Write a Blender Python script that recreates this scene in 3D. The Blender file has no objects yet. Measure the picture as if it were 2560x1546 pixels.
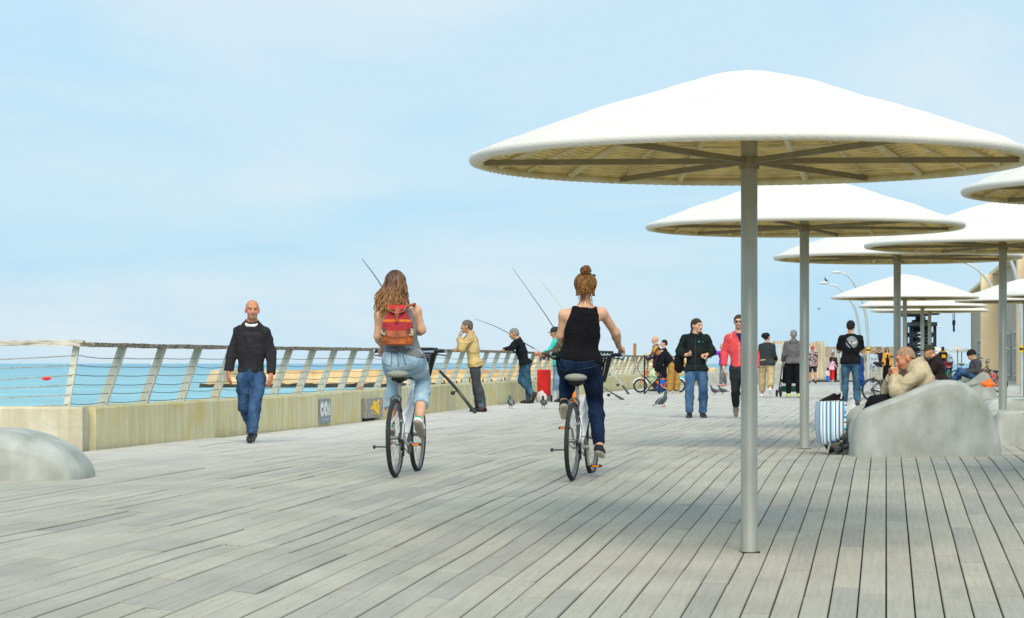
import bpy, bmesh, math, random
import numpy as np
from mathutils import Vector, Matrix
R = math.radians
random.seed(7); np.random.seed(7)
scene = bpy.context.scene
COL = scene.collection
# ------------------------------------------------------------------ camera
CAMZ = 0.97; F = 6000.0; HOR = 909.0          # photograph pixels: focal length and sea horizon row
cam_d = bpy.data.cameras.new('camera'); cam = bpy.data.objects.new('camera', cam_d); COL.objects.link(cam)
cam.location = (0, 0, CAMZ); cam.rotation_euler = (R(90), 0, 0)
cam_d.sensor_width = 36; cam_d.lens = F / 2560 * 36; cam_d.shift_y = (HOR - 773) / 2560
cam_d.clip_start = 0.1; cam_d.clip_end = 60000
scene.camera = cam
# ------------------------------------------------------------------ sky and sun
SUN_EL = R(44); SUN_AZ = R(-3)                # the sun stands behind the camera
world = bpy.data.worlds.new('World'); scene.world = world; world.use_nodes = True
wt = world.node_tree; wn = wt.nodes; wl = wt.links
for n in list(wn): wn.remove(n)
wo = wn.new('ShaderNodeOutputWorld'); bg = wn.new('ShaderNodeBackground'); bg.inputs['Strength'].default_value = 0.1
sky = wn.new('ShaderNodeTexSky'); sky.sky_type = 'NISHITA'; sky.sun_disc = False
sky.sun_elevation = SUN_EL; sky.sun_rotation = math.pi + SUN_AZ; sky.air_density = 1.0; sky.dust_density = 1.2; sky.ozone_density = 1.6
tc = wn.new('ShaderNodeTexCoord'); mp = wn.new('ShaderNodeMapping'); mp.inputs['Scale'].default_value = (5, 5, 17); mp.inputs['Rotation'].default_value = (0.05, 0.10, 0)
mp.inputs['Location'].default_value = (0.7, 0.3, 0.2)
nz = wn.new('ShaderNodeTexNoise'); nz.inputs['Scale'].default_value = 1.0; nz.inputs['Detail'].default_value = 7; nz.inputs['Roughness'].default_value = 0.5; nz.inputs['Distortion'].default_value = 0.6
rp = wn.new('ShaderNodeValToRGB'); rp.color_ramp.elements[0].position = 0.34; rp.color_ramp.elements[1].position = 0.72
rp.color_ramp.elements[0].color = (3.95, 6.05, 7.45, 1); rp.color_ramp.elements[1].color = (5.75, 6.75, 7.4, 1)   # thin high cloud in front of the blue
mx = wn.new('ShaderNodeMix'); mx.data_type = 'RGBA'; mx.inputs['Factor'].default_value = 0.92
wl.new(tc.outputs['Generated'], mp.inputs['Vector']); wl.new(mp.outputs[0], nz.inputs['Vector']); wl.new(nz.outputs['Fac'], rp.inputs['Fac'])
wl.new(sky.outputs[0], mx.inputs['A']); wl.new(rp.outputs[0], mx.inputs['B']); wl.new(mx.outputs['Result'], bg.inputs['Color']); wl.new(bg.outputs[0], wo.inputs['Surface'])
sun_d = bpy.data.lights.new('sun', 'SUN'); sun_d.energy = 2.8; sun_d.angle = R(42); sun_d.color = (1.0, 0.925, 0.79)
sun = bpy.data.objects.new('sun', sun_d); COL.objects.link(sun)
to_sun = Vector((-math.sin(SUN_AZ) * math.cos(SUN_EL), -math.cos(SUN_AZ) * math.cos(SUN_EL), math.sin(SUN_EL)))
sun.rotation_euler = (-to_sun).to_track_quat('-Z', 'Y').to_euler(); sun.location = (-10, -20, 30)
vs = scene.view_settings; vs.view_transform = 'Standard'; vs.look = 'None'; vs.gamma = 1; vs.exposure = 0.36; vs.use_curve_mapping = False
scene.cycles.max_bounces = 6; scene.cycles.transparent_max_bounces = 8
# ------------------------------------------------------------------ helpers
def W(px, py, d): return Vector(((px - 1280) / F * d, d, CAMZ + (HOR - py) / F * d))
def sm(a, b, x):
    t = min(1, max(0, (x - a) / (b - a))); return t * t * (3 - 2 * t)
HEAD = R(8.86); CH, SH = math.cos(HEAD), math.sin(HEAD)      # planks and promenade run 8.9 degrees right of the lens axis
def uv2xy(u, v): return (u * CH + v * SH, -u * SH + v * CH)
def xy2uv(x, y): return (x * CH - y * SH, x * SH + y * CH)
def deck_z(x, y):
    u, v = xy2uv(x, y)
    z = -0.36 * (0.12 + 0.88 * sm(-5.5, -0.6, u)) * min(1.35, max(0.0, (24.0 - v) / 12.0)) ** 1.15 + 0.07 * sm(34, 60, v)
    rip = 0.022 * math.sin(v * 1.25 + 0.35 * u) + 0.014 * math.sin(v * 2.3 - 0.5 * u + 1.0) + 0.010 * math.sin(v * 0.6 + u * 1.1)
    return z + rip * (1 - sm(24, 40, v)) * 0.13
def ground_at(px, py):
    """point of the deck seen at a photograph pixel"""
    d = 5820.0 / (py - HOR)
    for _ in range(25):
        x = (px - 1280) / F * d; d = (CAMZ - deck_z(x, d)) * F / (py - HOR)
    return Vector(((px - 1280) / F * d, d, deck_z((px - 1280) / F * d, d)))
def on_deck(px, d):
    x = (px - 1280) / F * d; return Vector((x, d, deck_z(x, d)))
def srgb(r, g, b):
    f = lambda c: (c / 255 / 12.92) if c <= 10 else ((c / 255 + 0.055) / 1.055) ** 2.4
    return (f(r), f(g), f(b))
# ------------------------------------------------------------------ materials
MATS = {}
def pm(name, col, rough=0.7, metal=0.0, var=0.12, scale=6, bump=0.15, bscale=60, col2=None, stretch=(1, 1, 1), spec=0.4, coat=0.0, transl=0.0, lo=0.35, hi=0.65, wrinkle=0.0):
    if name in MATS: return MATS[name]
    m = bpy.data.materials.new(name); m.use_nodes = True; t = m.node_tree; n = t.nodes; l = t.links
    b = n['Principled BSDF']; b.inputs['Roughness'].default_value = rough; b.inputs['Metallic'].default_value = metal
    b.inputs['Specular IOR Level'].default_value = spec; b.inputs['Coat Weight'].default_value = coat
    co = n.new('ShaderNodeTexCoord'); ma = n.new('ShaderNodeMapping'); ma.inputs['Scale'].default_value = stretch
    l.new(co.outputs['Object'], ma.inputs['Vector'])
    a = n.new('ShaderNodeTexNoise'); a.inputs['Scale'].default_value = scale; a.inputs['Detail'].default_value = 5; l.new(ma.outputs[0], a.inputs['Vector'])
    r = n.new('ShaderNodeValToRGB'); r.color_ramp.elements[0].position = lo; r.color_ramp.elements[1].position = hi
    c2 = col2 if col2 else tuple(min(1, c * (1 + var)) for c in col)
    c1 = col if col2 else tuple(c * (1 - var) for c in col)
    r.color_ramp.elements[0].color = (*c1, 1); r.color_ramp.elements[1].color = (*c2, 1)
    l.new(a.outputs['Fac'], r.inputs['Fac']); l.new(r.outputs['Color'], b.inputs['Base Color'])
    if bump > 0:
        a2 = n.new('ShaderNodeTexNoise'); a2.inputs['Scale'].default_value = bscale; a2.inputs['Detail'].default_value = 3; l.new(ma.outputs[0], a2.inputs['Vector'])
        bp = n.new('ShaderNodeBump'); bp.inputs['Strength'].default_value = bump; bp.inputs['Distance'].default_value = 0.01
        l.new(a2.outputs['Fac'], bp.inputs['Height']); l.new(bp.outputs[0], b.inputs['Normal'])
        if wrinkle > 0:
            a3 = n.new('ShaderNodeTexNoise'); a3.inputs['Scale'].default_value = 11; a3.inputs['Detail'].default_value = 4; a3.inputs['Distortion'].default_value = 1.6; l.new(ma.outputs[0], a3.inputs['Vector'])
            pp = n.new('ShaderNodeMath'); pp.operation = 'PINGPONG'; pp.inputs[1].default_value = 0.13; l.new(a3.outputs['Fac'], pp.inputs[0])
            bw_ = n.new('ShaderNodeBump'); bw_.inputs['Strength'].default_value = wrinkle; bw_.inputs['Distance'].default_value = 0.09; l.new(pp.outputs[0], bw_.inputs['Height']); l.new(bp.outputs[0], bw_.inputs['Normal']); l.new(bw_.outputs[0], b.inputs['Normal'])
    if transl > 0:
        tr = n.new('ShaderNodeBsdfTranslucent'); l.new(r.outputs['Color'], tr.inputs['Color'])
        ms = n.new('ShaderNodeMixShader'); ms.inputs[0].default_value = transl
        l.new(b.outputs[0], ms.inputs[1]); l.new(tr.outputs[0], ms.inputs[2]); l.new(ms.outputs[0], n['Material Output'].inputs['Surface'])
    MATS[name] = m; return m
def cloth(name, col, var=0.16, scale=9, bump=0.35, bscale=160, rough=0.92, col2=None): return pm(name, col, rough, 0, var, scale, bump, bscale, col2, spec=0.15, wrinkle=0.55, stretch=(1, 1, 0.8))
# ------------------------------------------------------------------ mesh building
class MB:
    def __init__(s): s.v = []; s.f = []; s.m = []
    def add(s, vs_, fs, mi=0):
        o = len(s.v); s.v += [tuple(p) for p in vs_]; s.f += [tuple(i + o for i in f) for f in fs]; s.m += [mi] * len(fs); return s
    def box(s, c, size, rot=None, mi=0, bev=0.0):
        hx, hy, hz = [q / 2 for q in size]; c = Vector(c)
        if bev <= 0:
            ps = [Vector((x, y, z)) for x in (-hx, hx) for y in (-hy, hy) for z in (-hz, hz)]
            fs = [(0, 1, 3, 2), (4, 6, 7, 5), (0, 4, 5, 1), (2, 3, 7, 6), (0, 2, 6, 4), (1, 5, 7, 3)]
        else:
            b = min(bev, hx * .9, hy * .9, hz * .9); ps = []; 
            lv = [(-hz, b), (-hz + b, 0), (hz - b, 0), (hz, b)]
            for z, i in lv:
                for x, y in ((-hx + b, -hy + i), (hx - b, -hy + i), (hx - i, -hy + b), (hx - i, hy - b), (hx - b, hy - i), (-hx + b, hy - i), (-hx + i, hy - b), (-hx + i, -hy + b)): ps.append(Vector((x, y, z)))
            fs = [tuple(reversed(range(8))), tuple(range(24, 32))]
            for k in range(3):
                for i in range(8): fs.append((k * 8 + i, k * 8 + (i + 1) % 8, k * 8 + 8 + (i + 1) % 8, k * 8 + 8 + i))
        if rot is not None: ps = [rot @ p for p in ps]
        return s.add([p + c for p in ps], fs, mi)
    def loft(s, rings, closed_ends=True, mi=0):
        n = len(rings[0]); vs_ = [p for r in rings for p in r]; fs = []
        for k in range(len(rings) - 1):
            for i in range(n): fs.append((k * n + i, k * n + (i + 1) % n, (k + 1) * n + (i + 1) % n, (k + 1) * n + i))
        if closed_ends: fs.append(tuple(reversed(range(n)))); fs.append(tuple(range((len(rings) - 1) * n, len(rings) * n)))
        return s.add(vs_, fs, mi)
    def tube(s, pts, rad, n=8, mi=0, closed=False):
        pts = [Vector(p) for p in pts]; m = len(pts); rads = rad if isinstance(rad, (list, tuple)) else [rad] * m
        tans = []
        for i in range(m):
            a = pts[(i - 1) % m] if (closed or i > 0) else pts[i]; b = pts[(i + 1) % m] if (closed or i < m - 1) else pts[i]
            t = b - a; tans.append(t.normalized() if t.length > 1e-9 else Vector((0, 0, 1)))
        up = Vector((0, 0, 1)) if abs(tans[0].z) < 0.9 else Vector((1, 0, 0))
        nrm = tans[0].cross(up).normalized(); rings = []
        for i in range(m):
            nrm = (nrm - tans[i] * nrm.dot(tans[i])).normalized(); bi = tans[i].cross(nrm)
            rings.append([pts[i] + (nrm * math.cos(2 * math.pi * k / n) + bi * math.sin(2 * math.pi * k / n)) * rads[i] for k in range(n)])
        if closed:
            vs_ = [p for r in rings for p in r]; fs = []
            # match the twist at the seam
            best = min(range(n), key=lambda q: (rings[-1][0] - rings[0][q]).length + (rings[-1][1] - rings[0][(q + 1) % n]).length)
            for k in range(m):
                k2 = (k + 1) % m; off = best if k == m - 1 else 0
                for i in range(n): fs.append((k * n + i, k * n + (i + 1) % n, k2 * n + (i + 1 + off) % n, k2 * n + (i + off) % n))
            return s.add(vs_, fs, mi)
        return s.loft(rings, True, mi)
    def bar(s, a, b, w, h, upv=(0, 0, 1), mi=0, bev=0.0):
        a = Vector(a); b = Vector(b); y = (b - a).normalized(); x = y.cross(Vector(upv)).normalized(); z = x.cross(y)
        rot = Matrix((x, y, z)).transposed(); return s.box((a + b) / 2, (w, (b - a).length, h), rot, mi, bev)
    def lathe(s, prof, n=24, c=(0, 0, 0), mi=0, axis='z', caps=True):
        rings = []
        for r, z in prof:
            ring = []
            for k in range(n):
                a = 2 * math.pi * k / n; p = (r * math.cos(a), r * math.sin(a), z)
                if axis == 'x': p = (z, p[0], p[1])
                if axis == 'y': p = (p[1], z, p[0])
                ring.append(Vector(p) + Vector(c))
            rings.append(ring)
        return s.loft(rings, caps, mi)
    def ell(s, c, r, rot=None, nu=14, nv=9, mi=0):
        c = Vector(c); rings = []
        for j in range(nv + 1):
            t = -math.pi / 2 + math.pi * (0.02 + 0.96 * j / nv)
            ring = []
            for k in range(nu):
                a = 2 * math.pi * k / nu; p = Vector((r[0] * math.cos(t) * math.cos(a), r[1] * math.cos(t) * math.sin(a), r[2] * math.sin(t)))
                ring.append((rot @ p if rot is not None else p) + c)
            rings.append(ring)
        return s.loft(rings, True, mi)
    def prism(s, poly, a, b, mi=0):
        """polygon of (x, z) extruded along y from a to b"""
        r0 = [Vector((x, a, z)) for x, z in poly]; r1 = [Vector((x, b, z)) for x, z in poly]
        return s.loft([r0, r1], True, mi)
    def mesh(s, name, mats, smooth=False, auto=None):
        me = bpy.data.meshes.new(name); me.from_pydata(s.v, [], s.f)
        for m in (mats if isinstance(mats, (list, tuple)) else [mats]): me.materials.append(m)
        me.polygons.foreach_set('material_index', s.m)
        if smooth: me.polygons.foreach_set('use_smooth', [True] * len(s.f))
        me.update()
        if auto is not None and smooth:
            try: me.set_sharp_from_angle(angle=R(auto))
            except Exception: pass
        return me
    def build(s, name, mats, parent=None, smooth=False, auto=40, loc=None):
        return link(name, s.mesh(name, mats, smooth, auto), parent, loc)
def link(name, data, parent=None, loc=None):
    o = bpy.data.objects.new(name, data); COL.objects.link(o)
    if parent is not None: o.parent = parent
    if loc is not None: o.location = loc
    return o
def tag(o, label=None, cat=None, group=None, kind=None):
    if label: o['label'] = label
    if cat: o['category'] = cat
    if group: o['group'] = group
    if kind: o['kind'] = kind
    return o
def empty(name, loc=(0, 0, 0), rz=0.0, label=None, cat=None, group=None):
    o = bpy.data.objects.new(name, None); COL.objects.link(o); o.location = loc; o.rotation_euler = (0, 0, rz); o.empty_display_size = 0.1
    return tag(o, label, cat, group)
def copy_tree(o, parent=None):
    c = o.copy(); COL.objects.link(c); c.parent = parent
    for ch in list(KIDS.get(o.name, o.children)): copy_tree(ch, c)
    return c
KIDS = {}
def text_mesh(body, size):
    """flat outline of lettering as vertices and faces in x, y"""
    cu = bpy.data.curves.new('lettering', 'FONT'); cu.body = body; cu.size = size; cu.align_x = 'CENTER'; cu.resolution_u = 2
    o = bpy.data.objects.new('lettering', cu); COL.objects.link(o); bpy.context.view_layer.update()
    me = bpy.data.meshes.new_from_object(o.evaluated_get(bpy.context.evaluated_depsgraph_get()))
    vs_ = [tuple(v.co) for v in me.vertices]; fs = [tuple(p.vertices) for p in me.polygons]
    bpy.data.objects.remove(o); bpy.data.curves.remove(cu); bpy.data.meshes.remove(me); return vs_, fs
# shared materials
M_STEEL = pm('galvanised_steel', (0.37, 0.375, 0.33), 0.42, 0.45, 0.16, 5, 0.06, 30, stretch=(1, 1, 0.25))
M_CONC = pm('smooth_concrete', (0.27, 0.285, 0.245), 0.75, 0, 0.3, 4.5, 0.25, 80, col2=(0.44, 0.455, 0.43), stretch=(1, 1, 0.6), lo=0.3, hi=0.7)
M_BLACK = pm('black_plastic', (0.012, 0.013, 0.013), 0.45, 0, 0.2, 10, 0.05)
M_RUBBER = pm('tyre_rubber', (0.022, 0.023, 0.024), 0.8, 0, 0.2, 20, 0.1)
M_CHROME = pm('polished_metal', (0.62, 0.63, 0.64), 0.22, 1.0, 0.06, 10, 0.0)
M_WHITEP = pm('white_gloss_paint', (0.74, 0.76, 0.76), 0.3, 0, 0.05, 10, 0.0, coat=0.3)
M_RED = pm('red_fabric', srgb(214, 38, 34), 0.8, 0, 0.15, 9, 0.2, 90)
# ================================================================== the setting
RAIL = [(-4.76, 26.6), (-3.22, 35), (-1.66, 45), (-0.10, 54.5), (0.62, 59.5), (2.96, 76), (5.15, 90), (8.6, 104)]
def rail_x(y):
    for (x0, y0), (x1, y1) in zip(RAIL, RAIL[1:]):
        if y <= y1 or (x1, y1) == RAIL[-1]: return x0 + (x1 - x0) * (y - y0) / (y1 - y0)
def rail_pt(t):
    """point and direction at distance t along the railing"""
    for (x0, y0), (x1, y1) in zip(RAIL, RAIL[1:]):
        L = math.hypot(x1 - x0, y1 - y0)
        if t <= L or (x1, y1) == RAIL[-1]:
            return Vector((x0 + (x1 - x0) * t / L, y0 + (y1 - y0) * t / L, 0)), Vector(((x1 - x0) / L, (y1 - y0) / L, 0))
        t -= L
RAIL_LEN = sum(math.hypot(b[0] - a[0], b[1] - a[1]) for a, b in zip(RAIL, RAIL[1:]))
# ---- plank material
def plank_material(name, far=False):
    m = bpy.data.materials.new(name); m.use_nodes = True; t = m.node_tree; n = t.nodes; l = t.links
    b = n['Principled BSDF']; b.inputs['Roughness'].default_value = 0.7; b.inputs['Specular IOR Level'].default_value = 0.2
    uv = n.new('ShaderNodeUVMap'); uv.uv_map = 'boards'
    geo = n.new('ShaderNodeNewGeometry'); oi = n.new('ShaderNodeObjectInfo')
    ad = n.new('ShaderNodeMath'); ad.operation = 'ADD'; l.new(geo.outputs['Random Per Island'], ad.inputs[0]); l.new(oi.outputs['Random'], ad.inputs[1])
    fr = n.new('ShaderNodeMath'); fr.operation = 'FRACT'; l.new(ad.outputs[0], fr.inputs[0])
    tone = n.new('ShaderNodeValToRGB'); e = tone.color_ramp.elements
    e[0].position = 0.0; e[0].color = (0.318, 0.301, 0.268, 1); e[1].position = 1.0; e[1].color = (0.388, 0.367, 0.297, 1)
    for p, c in ((0.10, (0.33, 0.315, 0.275, 1)), (0.25, (0.355, 0.337, 0.285, 1)), (0.55, (0.372, 0.355, 0.295, 1)), (0.8, (0.385, 0.368, 0.31, 1))):
        q = e.new(p); q.color = c
    l.new(fr.outputs[0], tone.inputs['Fac'])
    mp_ = n.new('ShaderNodeMapping'); mp_.inputs['Scale'].default_value = (38, 1.6, 1); l.new(uv.outputs[0], mp_.inputs['Vector'])
    gr = n.new('ShaderNodeTexNoise'); gr.inputs['Scale'].default_value = 1.0; gr.inputs['Detail'].default_value = 6; l.new(mp_.outputs[0], gr.inputs['Vector'])
    gm = n.new('ShaderNodeMapRange'); gm.inputs[1].default_value = 0.3; gm.inputs[2].default_value = 0.7; gm.inputs[3].default_value = 0.91; gm.inputs[4].default_value = 1.08; l.new(gr.outputs['Fac'], gm.inputs[0])
    bl = n.new('ShaderNodeTexNoise'); bl.inputs['Scale'].default_value = 0.9; bl.inputs['Detail'].default_value = 4; l.new(uv.outputs[0], bl.inputs['Vector'])
    bm_ = n.new('ShaderNodeMapRange'); bm_.inputs[1].default_value = 0.3; bm_.inputs[2].default_value = 0.7; bm_.inputs[3].default_value = 0.88; bm_.inputs[4].default_value = 1.10; l.new(bl.outputs['Fac'], bm_.inputs[0])
    mm = n.new('ShaderNodeMath'); mm.operation = 'MULTIPLY'; l.new(gm.outputs[0], mm.inputs[0]); l.new(bm_.outputs[0], mm.inputs[1])
    vm = n.new('ShaderNodeVectorMath'); vm.operation = 'SCALE'; l.new(tone.outputs['Color'], vm.inputs[0]); l.new(mm.outputs[0], vm.inputs['Scale'])
    # salt-bleached band towards the sea side and down the promenade
    sp = n.new('ShaderNodeSeparateXYZ'); l.new(uv.outputs[0], sp.inputs[0])
    def mr(sock, a, b2, c, d):
        q = n.new('ShaderNodeMapRange'); q.inputs[1].default_value = a; q.inputs[2].default_value = b2; q.inputs[3].default_value = c; q.inputs[4].default_value = d; l.new(sock, q.inputs[0]); return q.outputs[0]
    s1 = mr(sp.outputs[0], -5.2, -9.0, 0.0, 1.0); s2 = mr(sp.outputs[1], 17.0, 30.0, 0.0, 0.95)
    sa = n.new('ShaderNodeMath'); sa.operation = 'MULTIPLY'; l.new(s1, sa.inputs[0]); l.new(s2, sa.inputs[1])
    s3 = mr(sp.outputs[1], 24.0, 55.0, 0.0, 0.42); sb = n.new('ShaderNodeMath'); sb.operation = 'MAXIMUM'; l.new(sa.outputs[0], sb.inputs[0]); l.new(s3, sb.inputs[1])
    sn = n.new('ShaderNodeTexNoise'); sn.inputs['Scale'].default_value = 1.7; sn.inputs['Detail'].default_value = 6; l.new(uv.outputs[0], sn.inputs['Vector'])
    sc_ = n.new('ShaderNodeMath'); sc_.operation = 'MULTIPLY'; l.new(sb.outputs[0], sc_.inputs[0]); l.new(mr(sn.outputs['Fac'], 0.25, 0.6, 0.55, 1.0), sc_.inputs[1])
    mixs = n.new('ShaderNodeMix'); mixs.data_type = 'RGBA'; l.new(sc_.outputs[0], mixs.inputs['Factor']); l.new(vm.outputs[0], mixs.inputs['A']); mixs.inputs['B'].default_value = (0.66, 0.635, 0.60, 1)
    out = mixs.outputs['Result']
    # screw heads: two across, every 0.6 m
    def dot(cx, sock_u, sock_v):
        du = n.new('ShaderNodeMath'); du.operation = 'SUBTRACT'; l.new(sock_u, du.inputs[0]); du.inputs[1].default_value = cx
        cb = n.new('ShaderNodeCombineXYZ'); l.new(du.outputs[0], cb.inputs[0]); l.new(sock_v, cb.inputs[1])
        le = n.new('ShaderNodeVectorMath'); le.operation = 'LENGTH'; l.new(cb.outputs[0], le.inputs[0])
        lt = n.new('ShaderNodeMath'); lt.operation = 'LESS_THAN'; l.new(le.outputs['Value'], lt.inputs[0]); lt.inputs[1].default_value = 0.0065; return lt.outputs[0]
    if not far:
        pu = n.new('ShaderNodeMath'); pu.operation = 'MODULO'; au = n.new('ShaderNodeMath'); au.operation = 'ADD'; l.new(sp.outputs[0], au.inputs[0]); au.inputs[1].default_value = 150.0
        l.new(au.outputs[0], pu.inputs[0]); pu.inputs[1].default_value = 0.15
        pv = n.new('ShaderNodeMath'); pv.operation = 'PINGPONG'; l.new(sp.outputs[1], pv.inputs[0]); pv.inputs[1].default_value = 0.3
        d1 = dot(0.035, pu.outputs[0], pv.outputs[0]); d2 = dot(0.115, pu.outputs[0], pv.outputs[0])
        dm = n.new('ShaderNodeMath'); dm.operation = 'MAXIMUM'; l.new(d1, dm.inputs[0]); l.new(d2, dm.inputs[1])
        df = n.new('ShaderNodeMath'); df.operation = 'MULTIPLY'; l.new(dm.outputs[0], df.inputs[0]); df.inputs[1].default_value = 0.75
        mixd = n.new('ShaderNodeMix'); mixd.data_type = 'RGBA'; l.new(df.outputs[0], mixd.inputs['Factor']); l.new(out, mixd.inputs['A']); mixd.inputs['B'].default_value = (0.05, 0.048, 0.045, 1); out = mixd.outputs['Result']
    l.new(out, b.inputs['Base Color'])
    bp = n.new('ShaderNodeBump'); bp.inputs['Strength'].default_value = 0.35; bp.inputs['Distance'].default_value = 0.004; l.new(gr.outputs['Fac'], bp.inputs['Height']); l.new(bp.outputs[0], b.inputs['Normal'])
    return m
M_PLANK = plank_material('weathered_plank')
M_UNDER = pm('dark_sand_below_boards', (0.03, 0.025, 0.016), 0.95, 0, 0.5, 3, 0.2)
PW, GAP, TH = 0.15, 0.0085, 0.035
def plank_mesh(name, items):
    """items: list of (u0, v0, v1); one mesh holding those boards, bent to the wavy deck"""
    V = []; Fc = []; UV = []
    for u0, v0, v1 in items:
        nseg = max(2, int(math.ceil((v1 - v0) / 0.55))); o = len(V); g = GAP / 2; c = 0.004
        dz = random.uniform(-0.003, 0.003); tl = random.uniform(-0.0025, 0.0025)
        for k in range(nseg + 1):
            v = v0 + 0.003 + (v1 - v0 - 0.006) * k / nseg
            for uu, zz in ((u0 + g, -TH), (u0 + g, -c), (u0 + g + c, 0), (u0 + PW - g - c, 0), (u0 + PW - g, -c), (u0 + PW - g, -TH)):
                x, y = uv2xy(uu, v); V.append((x, y, deck_z(x, y) + zz + dz + tl * (uu - u0 - 0.075) / 0.07)); UV.append((uu, v))
        for k in range(nseg):
            for i in range(5): a = o + k * 6 + i; Fc.append((a, a + 1, a + 7, a + 6))
        Fc.append(tuple(o + i for i in reversed(range(6)))); Fc.append(tuple(o + nseg * 6 + i for i in range(6)))
    me = bpy.data.meshes.new(name); me.from_pydata(V, [], Fc); me.materials.append(M_PLANK)
    lay = me.uv_layers.new(name='boards'); idx = np.empty(len(me.loops), dtype=np.int32); me.loops.foreach_get('vertex_index', idx)
    lay.data.foreach_set('uv', np.array(UV, dtype=np.float32)[idx].ravel()); me.update(); return me
V_END = 98.0
cands = []
for i in range(-75, 110):
    u0 = i * PW; v = 7.0 + random.uniform(0, 2.4)
    v0 = 7.0
    while v0 < V_END:
        v1 = min(v, V_END); xc, yc = uv2xy(u0 + PW / 2, (v0 + v1) / 2)
        half = 1280 / F * yc
        ok = abs(xc) < half + 2.2 and ((yc < 26.3) or xc > rail_x(yc) + 0.02)
        if ok:
            x1, y1 = uv2xy(u0 + PW / 2, v1)
            if yc > 24 and y1 > 26.55 and x1 < rail_x(max(26.6, y1)) + 0.02 and yc < 26.6: v1 = v0 + max(0.3, (26.5 - yc) * 2 * 0.5 + (v1 - v0) * 0.5)
            vis = abs(xc) < half + 0.1 and 909 + F * (CAMZ - deck_z(xc, yc)) / yc < 1560
            cands.append((((v1 - v0) * PW * F * F * (CAMZ + 0.1) / yc ** 3) if vis else 0, u0, v0, v1))
        v0 = v; v = v0 + random.choice((1.5, 1.8, 2.1, 2.4, 2.7, 3.0))
cands.sort(reverse=True)
# base sheet below the boards, following the waves, and the plain far end of the promenade
mbase = MB(); NU, NVV = 40, 90
for j in range(NVV + 1):
    v = 4 + (V_END + 2 - 4) * j / NVV
    for i in range(NU + 1):
        u = -14 + 34 * i / NU; x, y = uv2xy(u, v)
        if y > 27.2: x = max(x, rail_x(y) - 0.3)
        elif x < -4.76 and y > 26.8: y = 26.8
        mbase.v.append((x, y, deck_z(x, y) - 0.09))
for j in range(NVV):
    for i in range(NU): a = j * (NU + 1) + i; mbase.f.append((a, a + 1, a + NU + 2, a + NU + 1)); mbase.m.append(0)
deck = mbase.build('promenade_deck', [M_UNDER], None, True, None); tag(deck, kind='structure')
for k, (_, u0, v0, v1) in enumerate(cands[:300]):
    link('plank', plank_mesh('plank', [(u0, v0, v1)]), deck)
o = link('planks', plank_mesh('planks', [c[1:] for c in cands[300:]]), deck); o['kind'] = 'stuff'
# the far end, too distant to tell its boards apart
mfar = MB()
for j in range(13):
    v = V_END + 0.01 + (150 - V_END) * j / 12
    for i in range(9):
        u = -9 + 40 * i / 8; x, y = uv2xy(u, v); mfar.v.append((x, y, deck_z(x, y)))
for j in range(12):
    for i in range(8): a = j * 9 + i; mfar.f.append((a, a + 1, a + 10, a + 9)); mfar.m.append(0)
fme = mfar.mesh('far_deck', pm('far_boards', (0.36, 0.355, 0.34), 0.7, 0, 0.12, 0.8, 0.1, 3, stretch=(6, 0.6, 1)), True)
o = link('far_deck', fme, deck)
# ---- sea
M_SEA = bpy.data.materials.new('sea_water'); M_SEA.use_nodes = True
t = M_SEA.node_tree; n = t.nodes; l = t.links; b = n['Principled BSDF']
b.inputs['Roughness'].default_value = 0.45; b.inputs['Specular IOR Level'].default_value = 0.12
co = n.new('ShaderNodeTexCoord'); 
def noise_at(scale, st, det=4):
    m_ = n.new('ShaderNodeMapping'); m_.inputs['Scale'].default_value = st; l.new(co.outputs['Object'], m_.inputs['Vector'])
    q = n.new('ShaderNodeTexNoise'); q.inputs['Scale'].default_value = scale; q.inputs['Detail'].default_value = det; l.new(m_.outputs[0], q.inputs['Vector']); return q
sepn = n.new('ShaderNodeSeparateXYZ'); l.new(co.outputs['Object'], sepn.inputs[0])
mrd = n.new('ShaderNodeMapRange'); mrd.inputs[1].default_value = 100; mrd.inputs[2].default_value = 2500; l.new(sepn.outputs[1], mrd.inputs[0])
pw = n.new('ShaderNodeMath'); pw.operation = 'POWER'; pw.inputs[1].default_value = 0.5; l.new(mrd.outputs[0], pw.inputs[0])
depth = n.new('ShaderNodeMix'); depth.data_type = 'RGBA'; depth.inputs['A'].default_value = (0.27, 0.52, 0.575, 1); depth.inputs['B'].default_value = (0.19, 0.38, 0.49, 1); l.new(pw.outputs[0], depth.inputs['Factor'])   # shallow turquoise inshore, bluer deep water
w1 = noise_at(0.25, (0.35, 1.0, 1)); w2 = noise_at(0.05, (0.25, 1.0, 1)); w3 = noise_at(1.2, (0.4, 1, 1))
mrc = n.new('ShaderNodeMapRange'); mrc.inputs[1].default_value = 0.38; mrc.inputs[2].default_value = 0.66; mrc.inputs[3].default_value = 0.80; mrc.inputs[4].default_value = 1.22
avg = n.new('ShaderNodeMath'); avg.operation = 'ADD'; l.new(w1.outputs['Fac'], avg.inputs[0]); l.new(w2.outputs['Fac'], avg.inputs[1])
hf = n.new('ShaderNodeMath'); hf.operation = 'MULTIPLY'; hf.inputs[1].default_value = 0.5; l.new(avg.outputs[0], hf.inputs[0]); l.new(hf.outputs[0], mrc.inputs[0])
vmx = n.new('ShaderNodeVectorMath'); vmx.operation = 'SCALE'; l.new(depth.outputs['Result'], vmx.inputs[0]); l.new(mrc.outputs[0], vmx.inputs['Scale']); l.new(vmx.outputs[0], b.inputs['Base Color'])
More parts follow.
